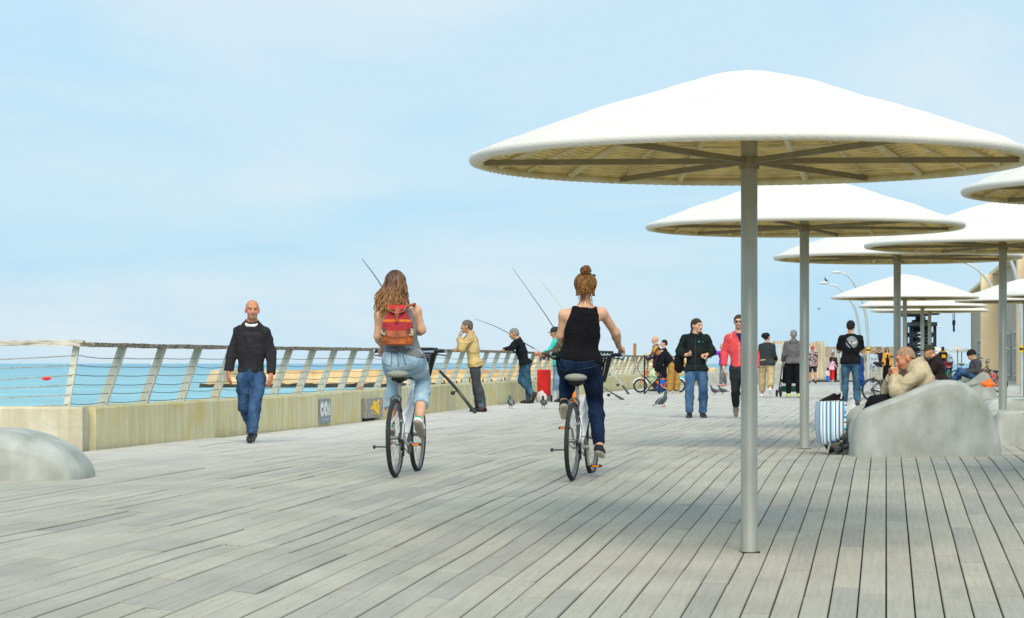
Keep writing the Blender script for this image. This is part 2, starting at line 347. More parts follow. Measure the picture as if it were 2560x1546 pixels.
bp = n.new('ShaderNodeBump'); bp.inputs['Strength'].default_value = 1.0; bp.inputs['Distance'].default_value = 0.6; ad = n.new('ShaderNodeMath'); ad.operation = 'ADD'; l.new(w1.outputs['Fac'], ad.inputs[0]); l.new(w3.outputs['Fac'], ad.inputs[1]); l.new(ad.outputs[0], bp.inputs['Height']); l.new(bp.outputs[0], b.inputs['Normal'])
SEA = -2.5
ms = MB(); ms.add([(-30000, -200, 0), (30000, -200, 0), (30000, 45000, 0), (-30000, 45000, 0)], [(0, 1, 2, 3)])
tag(ms.build('sea', M_SEA, None, loc=(0, 0, SEA)), kind='structure')
# quay body under the promenade, so that nothing floats
mq = MB()
pts_l = [(x - 0.42, y) for x, y in RAIL] + [(11.5, 112), (17, 160), (17, 320)]
qv = [(-40, 26.85), (-40, -30), (70, -30), (70, 320)] + list(reversed(pts_l))
bot = [(x, y, SEA - 1) for x, y in qv]; top = [(x, y, -0.45) for x, y in qv]
mq.add(bot + top, [tuple(range(len(qv), 2 * len(qv)))] + [(i, (i + 1) % len(qv), len(qv) + (i + 1) % len(qv), len(qv) + i) for i in range(len(qv))])
tag(mq.build('quay', pm('quay_concrete', (0.25, 0.24, 0.2), 0.9, 0, 0.2, 1, 0.2, 5)), kind='structure')
# ---- parapet wall
def streaky_concrete(name, c1, c2, c3, pos3=0.5):
    m = bpy.data.materials.new(name); m.use_nodes = True; t = m.node_tree; n = t.nodes; l = t.links; b = n['Principled BSDF']; b.inputs['Roughness'].default_value = 0.9; b.inputs['Specular IOR Level'].default_value = 0.2
    co = n.new('ShaderNodeTexCoord')
    def nz_(st, sc, det=5):
        m_ = n.new('ShaderNodeMapping'); m_.inputs['Scale'].default_value = st; l.new(co.outputs['Object'], m_.inputs['Vector'])
        q = n.new('ShaderNodeTexNoise'); q.inputs['Scale'].default_value = sc; q.inputs['Detail'].default_value = det; l.new(m_.outputs[0], q.inputs['Vector']); return q.outputs['Fac']
    a = nz_((1, 1, 0.10), 9); c = nz_((1, 1, 1), 1.6)
    r = n.new('ShaderNodeValToRGB'); r.color_ramp.elements[0].position = 0.33; r.color_ramp.elements[1].position = 0.68; r.color_ramp.elements[0].color = (*c1, 1); r.color_ramp.elements[1].color = (*c2, 1); l.new(a, r.inputs['Fac'])
    r2 = n.new('ShaderNodeValToRGB'); r2.color_ramp.elements[0].position = pos3; r2.color_ramp.elements[1].position = pos3 + 0.2; l.new(c, r2.inputs['Fac'])
    mx_ = n.new('ShaderNodeMix'); mx_.data_type = 'RGBA'; l.new(r2.outputs[0], mx_.inputs['Factor']); l.new(r.outputs[0], mx_.inputs['A']); mx_.inputs['B'].default_value = (*c3, 1); l.new(mx_.outputs['Result'], b.inputs['Base Color'])
    bp = n.new('ShaderNodeBump'); bp.inputs['Strength'].default_value = 0.4; bp.inputs['Distance'].default_value = 0.02; l.new(nz_((1, 1, 1), 14), bp.inputs['Height']); l.new(bp.outputs[0], b.inputs['Normal']); return m
M_WALL = streaky_concrete('weathered_parapet_concrete', (0.52, 0.475, 0.27), (0.66, 0.605, 0.40), (0.58, 0.47, 0.21))
M_PALE = streaky_concrete('pale_limewashed_concrete', (0.48, 0.43, 0.30), (0.58, 0.54, 0.40), (0.68, 0.65, 0.53))
def wall_top(y): return 0.485 + 0.07 * sm(28, 50, y)
mw = MB(); rings = []; tt = 0.44
while tt < RAIL_LEN:
    p, dr = rail_pt(tt); nx = Vector((dr.y, -dr.x, 0)); top = wall_top(p.y) + random.uniform(-0.006, 0.006); ji = random.uniform(-0.006, 0.006)
    rings.append([p + nx * ji + Vector((0, 0, -0.5)), p + nx * ji + Vector((0, 0, top - 0.02)), p - nx * 0.02 + Vector((0, 0, top)), p - nx * 0.36 + Vector((0, 0, top)), p - nx * 0.38 + Vector((0, 0, -2.2))])
    tt += 0.7
mw.loft(rings)
wall = mw.build('parapet_wall', M_WALL, None, False); tag(wall, 'long low streaked concrete wall carrying the slanted railing along the sea', 'wall')
mw = MB(); rings = []
for k in range(9):
    x = -4.76 - 5.2 * k / 8; j = random.uniform(-0.008, 0.008)
    rings.append([Vector((x, 26.99, -2.2)), Vector((x, 26.98, 0.49 + j)), Vector((x, 26.64, 0.49 + j)), Vector((x, 26.6 + j, 0.465)), Vector((x, 26.6 + j, -0.5))])
mw.loft(rings); wl_ = mw.build('parapet_wall', M_PALE, None, False); tag(wl_, 'short pale limewashed wall end facing the viewer, left of the corner', 'wall')
# ---- railing
M_POST = streaky_concrete('grey_green_post_paint', (0.48, 0.51, 0.44), (0.60, 0.62, 0.55), (0.56, 0.46, 0.28), 0.6)
M_POSTR = streaky_concrete('rusting_post_paint', (0.48, 0.50, 0.43), (0.58, 0.59, 0.52), (0.46, 0.20, 0.05), 0.58)
M_HAND = pm('rotting_handrail_timber', (0.055, 0.043, 0.028), 0.9, 0, 0.3, 9, 0.6, 30, col2=(0.46, 0.41, 0.32), stretch=(2, 2, 9), lo=0.38, hi=0.72)
M_HANDL = pm('bleached_handrail_timber', (0.24, 0.20, 0.13), 0.9, 0, 0.3, 7, 0.5, 30, col2=(0.62, 0.58, 0.49), stretch=(0.8, 2, 7), lo=0.3, hi=0.55)
M_CABLE = pm('rail_cable', (0.10, 0.11, 0.10), 0.6, 0.4, 0.2, 20, 0.0)
rail = empty('sea_railing', (RAIL[0][0], RAIL[0][1], 0), 0, 'slanted grey railing with rotting timber handrail and wires on the sea wall', 'railing')
RO = Vector((RAIL[0][0], RAIL[0][1], 0))
def post_geo(tt):
    p, dr = rail_pt(tt); nx = Vector((dr.y, -dr.x, 0)); zt = wall_top(p.y); top = 1.155 + 0.05 * sm(28, 52, p.y)
    base = p - nx * 0.20 + Vector((0, 0, zt - 0.03)); head = p + nx * 0.055 + Vector((0, 0, top)); return base, head, dr, nx
post_t = []; tt = 1.15
while tt < RAIL_LEN - 1:
    post_t.append(tt); tt += 1.42 if tt < 32 else 1.5
for tt in post_t:
    a, h, dr, nx = post_geo(tt); mb = MB(); a = a - RO; h = h - RO; ax = (h - a).normalized()
    w = 0.052; d = 0.03
    ring = lambda c, s1: [c + nx * (w * s1) + dr * d, c - nx * (w * s1) + dr * d, c - nx * (w * s1) - dr * d, c + nx * (w * s1) - dr * d]
    mb.loft([ring(a, 1.05), ring(a + ax * 0.05, 1.05), ring(h, 0.92)])
    mb.box(a + Vector((0, 0, 0.034)), (0.16, 0.13, 0.012), Matrix((dr.cross(Vector((0, 0, 1))), dr, Vector((0, 0, 1)))).transposed())
    mb.build('post', M_POSTR if (random.random() < 0.33 or 12 < tt < 17) else M_POST, rail)
# the first post, of the end facing the viewer
mb = MB(); a = W(166, 1023, 26.75) - RO; h = W(191, 866, 26.75) - RO; mb.bar(a, h, 0.07, 0.05, (0, 1, 0)); mb.build('post', M_POST, rail)
hb = []; tt = 0.0
while tt < RAIL_LEN - 1.5:
    ln = random.choice((1.42, 1.42, 2.84)); t2 = min(tt + ln, RAIL_LEN - 0.5); rings = []; nseg = int((t2 - tt) / 0.16) + 2
    for k in range(nseg):
        q = tt + 0.006 + (t2 - tt - 0.012) * k / (nseg - 1); p, dr = rail_pt(max(q, 0.0)); nx = Vector((dr.y, -dr.x, 0)); zt = 1.155 + 0.05 * sm(28, 52, p.y)
        j = [random.uniform(-0.006, 0.006) for _ in range(4)]; c = p + nx * 0.055 - RO
        rings.append([c + nx * (0.085 + j[0]) + Vector((0, 0, zt + j[2])), c + nx * (0.085 + j[1]) + Vector((0, 0, zt + 0.045 + j[3])), c - nx * (0.085 + j[0]) + Vector((0, 0, zt + 0.05 + j[2])), c - nx * 0.085 + Vector((0, 0, zt + j[1]))])
    mb = MB(); mb.loft(rings); mb.build('handrail_board', M_HAND, rail); tt = t2
for k, (xa, xb) in enumerate(((210, -120), (-122, -500))):
    rings = []
    for q in range(10):
        c = W(xa + (xb - xa) * q / 9, 857, 26.7) - RO; j = random.uniform(-0.005, 0.005)
        rings.append([c + Vector((0, -0.08, -0.03 + j)), c + Vector((0, -0.08, 0.022 + j)), c + Vector((0, 0.08, 0.026 - j)), c + Vector((0, 0.08, -0.03 - j))])
    mb = MB(); mb.loft(rings); mb.build('handrail_board', M_HANDL, rail)
for lv in range(6):
    fr_ = 0.10 + 0.145 * lv; pts = []
    pts.append(W(172 + 3.5 * lv, 1010 - 24.5 * lv, 26.72) - RO)
    for i, tt in enumerate(post_t):
        a, h, dr, nx = post_geo(tt); p = a.lerp(h, fr_) - RO - dr * 0.0 + nx * 0.03
        if pts:
            q = pts[-1]; sag = random.uniform(0.004, 0.03)
            for s_ in (0.25, 0.5, 0.75): pts.append(q.lerp(p, s_) + Vector((0, 0, -sag * 4 * s_ * (1 - s_))))
        pts.append(p)
    mb = MB(); mb.tube(pts, 0.0042, 5); mb.build('cable', M_CABLE, rail, True)
    y0 = (1019, 994, 957 + 12, 963 - 20, 921, 904)[lv] if False else (1021, 996, 974, 958, 919, 902)[lv]
    pts = []
    e0 = W(170 + 3.5 * lv, 1012 - 24.5 * lv, 26.72)
    for k in range(13):
        s_ = k / 12; e1 = W(-420, y0 - 3, 26.72); p = e0.lerp(e1, s_); p.z -= 0.03 * math.sin(math.pi * s_) * 1.2; pts.append(p - RO)
    mb = MB(); mb.tube(pts, 0.0055, 5); mb.build('cable', pm('old_rope_cable', (0.34, 0.31, 0.24), 0.9, 0, 0.3, 20, 0.2), rail, True)
mb = MB(); mb.ell((0, 0, 0), (0.048, 0.02, 0.02), Matrix.Rotation(R(-6), 3, 'Y')); mb.tube([(-0.06, 0, 0.001), (0.06, 0, 0.006)], 0.007, 6)
tag(mb.build('float', pm('red_float_plastic', srgb(225, 40, 45), 0.45), None, True, loc=W(117, 947, 26.70)), 'small red float threaded on the loose rope at far left', 'float')
# ---- signs on the wall
def wall_frame(px, py, z):
    """frame on the inner wall face seen at column px: origin, along, out"""
    lo_, hi_ = 0.0, RAIL_LEN
    for _ in range(50):
        m_ = (lo_ + hi_) / 2; p, dr = rail_pt(m_)
        if 1280 + F * p.x / p.y < px: lo_ = m_
        else: hi_ = m_
    p, dr = rail_pt(lo_); return p, dr, Vector((dr.y, -dr.x, 0))
p, dr, nx = wall_frame(809, 1030, 0)
M_SIGN = pm('sign_grey_blue', (0.20, 0.25, 0.28), 0.5, 0, 0.2, 20, 0.05)
M_SIGNW = pm('sign_white', (0.72, 0.72, 0.70), 0.5, 0, 0.05, 20, 0.0)
def flat_poly(mb, pts, o, ax, up, out, off, thick=0.003, mi=0):
    a = [o + ax * q[0] + up * q[1] + out * off for q in pts]; b_ = [q + out * thick for q in a]; mb.loft([a, b_], True, mi)
UPV = Vector((0, 0, 1))
zc = CAMZ + (HOR - 1028) / F * p.y
so = Vector((p.x, p.y, 0)); sg = empty('safety_sign', so, 0, 'narrow grey sign with white ovals and triangle on the low wall', 'sign')
mb = MB(); L0 = 0.36; H0 = 0.185
mb.box((dr * 0 + nx * 0.02 + Vector((0, 0, zc))), (0.012, 2 * L0, 2 * H0), Matrix((nx, dr, UPV)).transposed()); mb.build('panel', M_SIGN, sg)
circ = lambda cx, cy, rx, ry, n_=22: [(cx + rx * math.cos(2 * math.pi * k / n_), cy + ry * math.sin(2 * math.pi * k / n_)) for k in range(n_)]
for shp in (circ(-0.21, 0.03, 0.118, 0.115), circ(0.04, 0.035, 0.11, 0.115), [(0.165, -0.065), (0.335, -0.065), (0.255, 0.14)]):
    mb = MB(); flat_poly(mb, shp, Vector((0, 0, zc)), dr, UPV, nx, 0.0275); mb.build('symbol', M_SIGNW, sg)
for (cx, cy, rx, ry, c) in ((-0.22, 0.02, 0.03, 0.03, (0.05, 0.05, 0.06)), (-0.17, 0.045, 0.02, 0.02, (0.5, 0.12, 0.04)), (0.035, 0.05, 0.02, 0.025, (0.1, 0.3, 0.5)), (0.055, 0.01, 0.028, 0.03, (0.5, 0.35, 0.1)), (0.25, -0.03, 0.025, 0.025, (0.1, 0.2, 0.35))):
    mb = MB(); flat_poly(mb, circ(cx, cy, rx, ry, 10), Vector((0, 0, zc)), dr, UPV, nx, 0.0315); mb.build('pictogram', pm('pictogram_%d' % int(c[0] * 100), c, 0.6, 0, 0.1, 10, 0), sg)
mb = MB(); flat_poly(mb, [(-0.2, -0.135), (0.26, -0.135), (0.26, -0.12), (-0.2, -0.12)], Vector((0, 0, zc)), dr, UPV, nx, 0.0275); mb.build('caption_line', pm('caption_pale', (0.45, 0.5, 0.5), 0.6, 0, 0.4, 120, 0, lo=0.48, hi=0.52), sg)
p, dr, nx = wall_frame(926, 1030, 0); zc = CAMZ + (HOR - 1020) / F * p.y
bx = empty('utility_box', (p.x, p.y, 0), 0, 'grey wall box stencilled with a yellow dancing figure beside the left rider', 'box')
Rm = Matrix((nx, dr, UPV)).transposed()
mb = MB(); mb.box(nx * 0.03 + Vector((0, 0, zc)), (0.09, 1.36, 0.33), Rm, 0, 0.006); mb.build('lid', pm('grey_metal_lid', (0.30, 0.29, 0.26), 0.7, 0.2, 0.25, 14, 0.15), bx)
mb = MB(); mb.box(nx * 0.012 + Vector((0, 0, zc - 0.222)) - dr * 0.22, (0.05, 0.84, 0.10), Rm); mb.build('recess', pm('dark_recess', (0.018, 0.015, 0.008), 0.9), bx)
mb = MB(); mb.box(nx * 0.02 + Vector((0, 0, zc)) - dr * 0.71, (0.05, 0.03, 0.30), Rm); mb.build('hinge', pm('grey_hinge', (0.22, 0.20, 0.15), 0.9), bx)
def capsule2(x0, y0, x1, y1, r0, r1):
    a = math.atan2(y1 - y0, x1 - x0); P_ = []
    for k in range(9): q = a + math.pi / 2 + math.pi * k / 8; P_.append((x0 + r0 * math.cos(q), y0 + r0 * math.sin(q)))
    for k in range(9): q = a - math.pi / 2 + math.pi * k / 8; P_.append((x1 + r1 * math.cos(q), y1 + r1 * math.sin(q)))
    return P_
mb = MB(); off = 0.076; S_ = 1 / 290.0
fig = [((1745, 415), (1745, 470), 50, 42), ((1760, 520), (1770, 640), 62, 62), ((1700, 520), (1635, 615), 36, 36), ((1830, 460), (1900, 355), 38, 34), ((1880, 510), (1885, 720), 36, 36), ((1770, 640), (1880, 800), 50, 36), ((1620, 760), (1800, 810), 14, 14)]
for k, (a_, b_, r0, r1) in enumerate(fig):
    f = lambda q: ((q[0] - 1760) * 0.0022, (600 - q[1]) * 0.00050)
    c2 = [(x_ * 0.0022 / 0.00050, y_) for x_, y_ in capsule2(f(a_)[0] * 0.00050 / 0.0022, f(a_)[1], f(b_)[0] * 0.00050 / 0.0022, f(b_)[1], r0 * 0.00050, r1 * 0.00050)]
    flat_poly(mb, [(x_ * 1.0, y_) for x_, y_ in c2], Vector((0, 0, zc)), dr, UPV, nx, off + 0.0007 * k, 0.002)
mb.build('stencil_figure', pm('yellow_stencil_paint', srgb(250, 195, 5), 0.6, 0, 0.08, 20, 0.05), bx)
# ================================================================== far things
M_STONE = pm('sandstone_block', (0.50, 0.35, 0.16), 0.95, 0, 0.25, 0.35, 0.5, 2.5, col2=(0.74, 0.57, 0.33), stretch=(0.6, 1, 1.6))
M_STONER = pm('rust_stained_stone', (0.42, 0.19, 0.05), 0.95, 0, 0.25, 0.25, 0.5, 2.5, col2=(0.72, 0.54, 0.30), stretch=(0.35, 1, 2.0), lo=0.3, hi=0.62)
M_WEED = pm('weedy_waterline_rock', (0.035, 0.035, 0.022), 0.9, 0, 0.4, 0.6, 0.6, 3)
def rough_block(mb, a, b, d0, zb, zt, dep, jit=0.25, nseg=8):
    """irregular block between columns a and b (photograph px) at depth d0"""
    rings = []
    for k in range(nseg + 1):
        px = a + (b - a) * k / nseg; x = (px - 1280) / F * d0; j = lambda s=1: random.uniform(-jit, jit) * s
        rings.append([Vector((x, d0 + j(), zb)), Vector((x, d0 + j(), zb + (zt - zb) * 0.5 + j(.4))), Vector((x, d0 + 0.3 + j(), zt + j(.5))), Vector((x, d0 + dep, zt + j(.5))), Vector((x, d0 + dep, zb))])
    mb.loft(rings)
zz = lambda py, d: CAMZ + (HOR - py) / F * d
bw = empty('breakwater', W(560, 966, 362), 0, 'long sandy stone breakwater with rust stains out in the sea', 'breakwater')
bo = bw.location.copy()
def bpart(name, mat, specs):
    mb = MB()
    for s_ in specs: rough_block(mb, *s_)
    mb.v = [tuple(Vector(q) - bo) for q in mb.v]; return mb.build(name, mat, bw)
# the head block with its battered end
mb = MB(); d0 = 350; P_ = [W(512, 962, d0), W(520, 945, d0), W(528, 926, d0), W(556, 924, d0), W(562, 962, d0)]
mb.loft([P_, [q + Vector((1.5, 14, 0.0)) for q in P_]]); mb.v = [tuple(Vector(q) - bo) for q in mb.v]; mb.build('head_block', pm('smooth_sand_concrete', (0.68, 0.54, 0.33), 0.9, 0, 0.1, 0.5, 0.2, 3), bw)
bpart('foot_ledge', M_WEED, [(498, 1480, 345, SEA - 1, zz(960.5, 345), 6, 0.35, 60)])
x = 560
while x < 1500:
    w = random.uniform(60, 120); bpart('stone_block', M_STONE, [(x, x + w, 352, SEA, zz(random.uniform(943, 944.5), 352), 4, 0.12, 10)]); x += w + 0.15
x = 640
while x < 1500:
    w = random.uniform(45, 95); bpart('stone_block', M_STONER, [(x, x + w, 358, SEA, zz(random.uniform(924.5, 926.5), 358), 7, 0.12, 10)]); x += w + 0.15
for px in range(1110, 1420, 11):
    mb = MB(); a = W(px + random.uniform(-2, 2), 958, 343) ; a.z = zz(963, 343); mb.tube([a - bo, a - bo + Vector((0, 0, random.uniform(0.5, 1.1)))], 0.11, 5); mb.build('stump', M_WEED, bw)
# rubble mounds nearer the marina
def rubble(name, label, a, b, d, zt, seed, n_=260, mat=M_STONE):
    rnd = random.Random(seed); root = empty(name, W((a + b) / 2, HOR, d), 0, label, 'rock mound'); root.location.z = SEA; ro = root.location.copy(); mb = MB()
    for k in range(n_):
        px = rnd.uniform(a, b); f_ = 1 - abs((px - a) / (b - a) * 2 - 1) ** 2.2; h = rnd.uniform(0, 1) * f_
        c = Vector(((px - 1280) / F * d, d + rnd.uniform(0, 10), SEA + h * (zt - SEA))); s_ = rnd.uniform(0.5, 1.15)
        rot = Matrix.Rotation(rnd.uniform(0, 3), 3, 'Z') @ Matrix.Rotation(rnd.uniform(0, 1), 3, 'X'); mb.box(c - ro, (s_ * 1.5, s_ * 1.3, s_), rot, 0, s_ * 0.2)
    core = MB(); P0 = []; 
    for q in range(17):
        px = a + (b - a) * q / 16; f_ = 1 - abs(q / 16 * 2 - 1) ** 2.2; x_ = (px - 1280) / F * d - ro.x; zt_ = (zt - SEA) * f_ * 0.85 
        P0.append([Vector((x_, -1, -1)), Vector((x_, 1, zt_)), Vector((x_, 8, zt_)), Vector((x_, 12, -1))])
    core.loft(P0); core.build('core', mat, root); tag(mb.build('boulders', mat, root), kind='stuff')
rubble('rock_mound', 'sandy boulder mound in the sea behind the leaning angler', 1255, 1480, 420, zz(893, 420), 3)
rubble('rock_mound', 'broad boulder bank seen through the railing behind the folding bicycle', 1420, 1860, 250, zz(893, 250), 5, 420)
# a sail on the horizon
mb = MB(); c = W(384, HOR, 6000); mb.add([(-6, 0, 0), (6, 0, 0), (2, 0, 20), (-6, 0.3, 0), (6, 0.3, 0), (2, 0.3, 20)], [(0, 1, 2), (5, 4, 3), (0, 3, 4, 1), (1, 4, 5, 2), (2, 5, 3, 0)]); mb.box((0, 0, -1), (14, 4, 3))
tag(mb.build('sailing_boat', pm('sail_white', (0.7, 0.72, 0.72), 0.8), None, loc=(c.x, c.y, SEA + 1.5)), 'tiny white sail on the sea horizon', 'sailing boat')
# rusty mooring pile
mb = MB(); c = W(1587, 900, 97); c.z = SEA; mb.lathe([(0.05, -1), (0.062, 0), (0.062, zz(862, 97) - SEA), (0.05, zz(859, 97) - SEA)], 10)
tag(mb.build('mooring_pile', pm('rusted_pile', (0.06, 0.045, 0.03), 0.9, 0, 0.3, 3, 0.4, 20, col2=(0.42, 0.18, 0.06), stretch=(1, 1, 0.3)), None, True, loc=c), 'thin rusty pile rising behind the railing', 'pile')
# ---- timber works at the far end: slat screen, dune and fence
M_TIMB = pm('sunbleached_timber', (0.40, 0.33, 0.22), 0.85, 0, 0.2, 2, 0.25, 20, col2=(0.62, 0.54, 0.40), stretch=(4, 4, 0.5))
M_TIMG = pm('grey_timber', (0.30, 0.26, 0.19), 0.9, 0, 0.2, 2, 0.25, 20, col2=(0.45, 0.40, 0.31), stretch=(4, 4, 0.5))
def slat_screen(label, a, b, d, py_t, py_b, gap, solid, mat, dep=0.0):
    c = W((a + b) / 2, py_b, d); root = empty('slat_screen', c, 0, label, 'timber screen'); k = 0; px = a
    while px < b:
        w = random.uniform(3.0, 4.0); x = (px - 1280) / F * d - c.x; wm = w / F * d; z1 = zz(py_t + random.uniform(-1, 2), d) - c.z
        mb = MB(); mb.box((x + wm / 2, dep * k, z1 / 2), (wm, 0.06, z1)); mb.build('slat', mat, root); px += w + (gap if not solid(px) else 0.25); k += 1
    mb = MB()
    for f_ in (0.12, 0.9): z1 = (zz(py_t, d) - c.z) * f_; mb.box((0, 0.08, z1), ((b - a) / F * d, 0.08, 0.12))
    mb.build('rail', mat, root); return root
slat_screen('open sun-bleached timber screen with gaps above the concrete block', 1926, 2006, 112, 851, 907, 5.5, lambda p: p > 1952 and p < 1962, M_TIMB)
slat_screen('tall closed timber screen beside the slope', 2004, 2062, 116, 853, 946, 4.0, lambda p: p > 2022, M_TIMB)
slat_screen('grey timber fence with framed openings on top of the slope', 2062, 2236, 132, 867, 901, 3.0, lambda p: not (2075 < p < 2084 or 2089 < p < 2097), M_TIMG)
mb = MB(); P_ = []   # the boarded slope
c0 = W(2085, 950, 118)
for k in range(9):
    px = 2030 + (2236 - 2030) * k / 8; P_.append([W(px, 954, 117) - c0, W(px, 926, 124) - c0, W(px, 896, 131) - c0, W(px, 896, 133) - c0, W(px, 956, 133) - c0])
mb.loft(P_); slope = mb.build('timber_slope', pm('slope_underlay', (0.12, 0.10, 0.07), 0.95), None, loc=c0); tag(slope, 'wide slope of weathered boards climbing to the grey fence', 'slope')
px = 2030.0
while px < 2232:
    w = random.uniform(5.0, 6.2); a0 = W(px, 953.5, 116.9) - c0; a1 = W(px + w, 953.5, 116.9) - c0; b0 = W(px, 896, 131) - c0; b1 = W(px + w, 896, 131) - c0; e = Vector((0, -0.05, 0.06))
    mb = MB(); mb.loft([[a0 + e, a1 + e, a1, a0], [b0 + e, b1 + e, b1, b0]]); mb.build('board', M_TIMG, slope); px += w + 0.45
# concrete blocks at the turn of the wall
def block(name, label, a, b, d, py_t, py_b, dep, mat=M_WALL, bev=0.04):
    c = W((a + b) / 2, py_b, d); h = zz(py_t, d) - zz(py_b, d); mb = MB(); mb.box((0, dep / 2, h / 2 - 0.15), ((b - a) / F * d, dep, h + 0.3), None, 0, bev)
    return tag(mb.build(name, mat, None, loc=c), label, 'concrete block')
block('concrete_block', 'grey concrete block ending the sea wall behind the coral cardigan', 1768, 1826, 100, 930, 962, 2.0, M_CONC)
block('concrete_block', 'long low concrete block below the open timber screen', 1896, 1972, 106, 906, 957, 3.0, M_CONC)
block('concrete_block', 'low concrete plinth right of the fleece jacket', 1700, 1768, 104, 941, 960, 1.5, M_WALL)
# ---- building on the right
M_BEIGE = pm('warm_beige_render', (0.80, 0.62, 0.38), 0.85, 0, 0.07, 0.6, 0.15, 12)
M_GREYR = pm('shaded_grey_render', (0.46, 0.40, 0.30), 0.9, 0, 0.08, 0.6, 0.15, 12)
M_GLASS = pm('dark_window_glass', (0.025, 0.04, 0.045), 0.12, 0, 0.2, 1, 0.0)
M_FRAME = pm('pale_window_frame', (0.45, 0.47, 0.46), 0.5, 0.2)
UW = 6.62; bc = Vector((*uv2xy(UW, 125), 0.0)); hb_ = 6.25
bld = empty('harbour_building', bc, -HEAD, 'beige harbour building with deep piers and tall windows at right edge', 'building')
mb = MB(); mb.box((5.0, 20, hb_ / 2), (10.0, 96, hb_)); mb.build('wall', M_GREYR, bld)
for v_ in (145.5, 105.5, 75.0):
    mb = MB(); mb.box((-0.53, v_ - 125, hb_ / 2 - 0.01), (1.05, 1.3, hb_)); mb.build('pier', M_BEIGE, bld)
mb = MB(); mb.box((4.9, 20, hb_ + 0.12), (10.6, 96.5, 0.22)); mb.build('cornice', M_BEIGE, bld)
for v_, w_, z0, z1 in ((134.0, 6.0, 0.35, 2.6), (125.0, 5.0, 0.35, 2.6), (112.0, 6.0, 0.35, 2.6), (173.0, 9.0, 0.3, 2.6), (160.0, 8.0, 0.3, 2.6)):
    g = MB(); g.box((-0.02, v_ - 125, (z0 + z1) / 2), (0.05, w_, z1 - z0)); win = g.build('window', M_GLASS, bld)
    f = MB()
    for k in range(5): f.box((-0.06, v_ - 125 - w_ / 2 + w_ * k / 4, (z0 + z1) / 2), (0.05, 0.28, z1 - z0 + 0.1))
    for z_ in (z0, z0 + (z1 - z0) * 0.62, z1): f.box((-0.065, v_ - 125, z_), (0.05, w_ + 0.2, 0.1))
    f.build('frame', M_FRAME, win)
mb = MB(); mb.lathe([(0.42, -0.03), (0.42, 0.03)], 24, (0, 0, 0), 0, 'x'); 
dsh = mb.build('wall_disc', pm('faded_disc', (0.5, 0.47, 0.4), 0.6), bld, loc=(-0.04, 114 - 125, 3.2))
# ---- harbour crane
M_CRANE = pm('crane_dark_paint', (0.018, 0.025, 0.035), 0.6, 0.2, 0.3, 1, 0.1)
D = 190.0; cb = W(2307, 930, D); cb.z = 0.0
cr = empty('harbour_crane', cb, 0, 'dark lattice harbour crane standing behind the far parasols', 'crane'); K = D / F
def cz(py): return zz(py, D)
def cx(px): return (px - 2307) * K
for sx in (-1, 1):
    for dy in (0, 2.2):
        mb = MB(); mb.tube([(sx * 30 * K, dy, 0), (sx * 30 * K, dy, cz(812))], 0.14, 6); mb.build('leg', M_CRANE, cr)
for k in range(4):
    za, zb = cz(915 - 26 * k), cz(915 - 26 * (k + 1))
    for dy in (0, 2.2):
        for a_, b_ in (((-30 * K, dy, za), (30 * K, dy, zb)), ((30 * K, dy, za), (-30 * K, dy, zb)), ((-30 * K, dy, zb), (30 * K, dy, zb))): mb = MB(); mb.tube([a_, b_], 0.10, 5); mb.build('brace', M_CRANE, cr)
for px in (2292, 2322):
    mb = MB(); mb.bar((cx(px), 1.1, 0), (cx(px), 1.1, cz(812)), 0.30, 0.3, (0, 1, 0)); mb.build('inner_column', M_CRANE, cr)
mb = MB(); mb.box((0, 1.1, cz(811)), (66 * K, 3.4, 10 * K)); mb.build('platform', M_CRANE, cr)
mb = MB(); mb.lathe([(22 * K, cz(806)), (22 * K, cz(800)), (13 * K, cz(799)), (13 * K, cz(792))], 16, (0, 1.1, 0)); mb.build('slewing_ring', M_CRANE, cr)
mb = MB(); mb.box((cx(2292), 1.1, cz(774)), (56 * K, 3.2, 34 * K), None, 0, 0.1); mb.build('machine_house', M_CRANE, cr)
mb = MB(); mb.box((cx(2336), -0.2, cz(778)), (16 * K, 1.4, 20 * K)); cabin = mb.build('cabin', M_CRANE, cr)
mb = MB(); mb.box((cx(2336), -0.92, cz(777)), (13 * K, 0.04, 14 * K)); mb.build('pane', pm('cabin_pane', (0.45, 0.5, 0.55), 0.2), cabin)
mb = MB()
for dz in (0, 12 * K):
    for dy in (0.4, 1.8): mb.tube([(cx(2300), dy, cz(752) + dz * 0.6), (cx(2398), dy, cz(741) + dz * 0.3)], 0.09, 5)
for k in range(9):
    q = k / 9; x0 = cx(2300) + (cx(2398) - cx(2300)) * q; x1 = cx(2300) + (cx(2398) - cx(2300)) * (q + 1 / 9); z0 = cz(752 - 11 * q); mb.tube([(x0, 0.4, z0), (x1, 1.8, z0 + 0.3)], 0.05, 4); mb.tube([(x0, 0.4, z0), (x1, 0.4, z0 + 0.28)], 0.05, 4)
mb.build('jib', M_CRANE, cr)
for dx in (-2, 2):
    mb = MB(); mb.tube([(cx(2391 + dx), 1.1, cz(745)), (cx(2391 + dx), 1.1, cz(800))], 0.03, 4); mb.build('hoist_rope', M_CRANE, cr)
mb = MB(); mb.box((cx(2391), 1.1, cz(807)), (8 * K, 0.2, 15 * K), None, 0, 0.08); mb.box((cx(2391), 1.1, cz(820)), (5 * K, 0.14, 14 * K), None, 0, 0.05)
mb.tube([(cx(2391), 1.1, cz(822)), (cx(2393.5), 1.1, cz(826)), (cx(2391), 1.1, cz(829)), (cx(2388.5), 1.1, cz(827))], 0.05, 6); mb.build('hook_block', M_CRANE, cr)
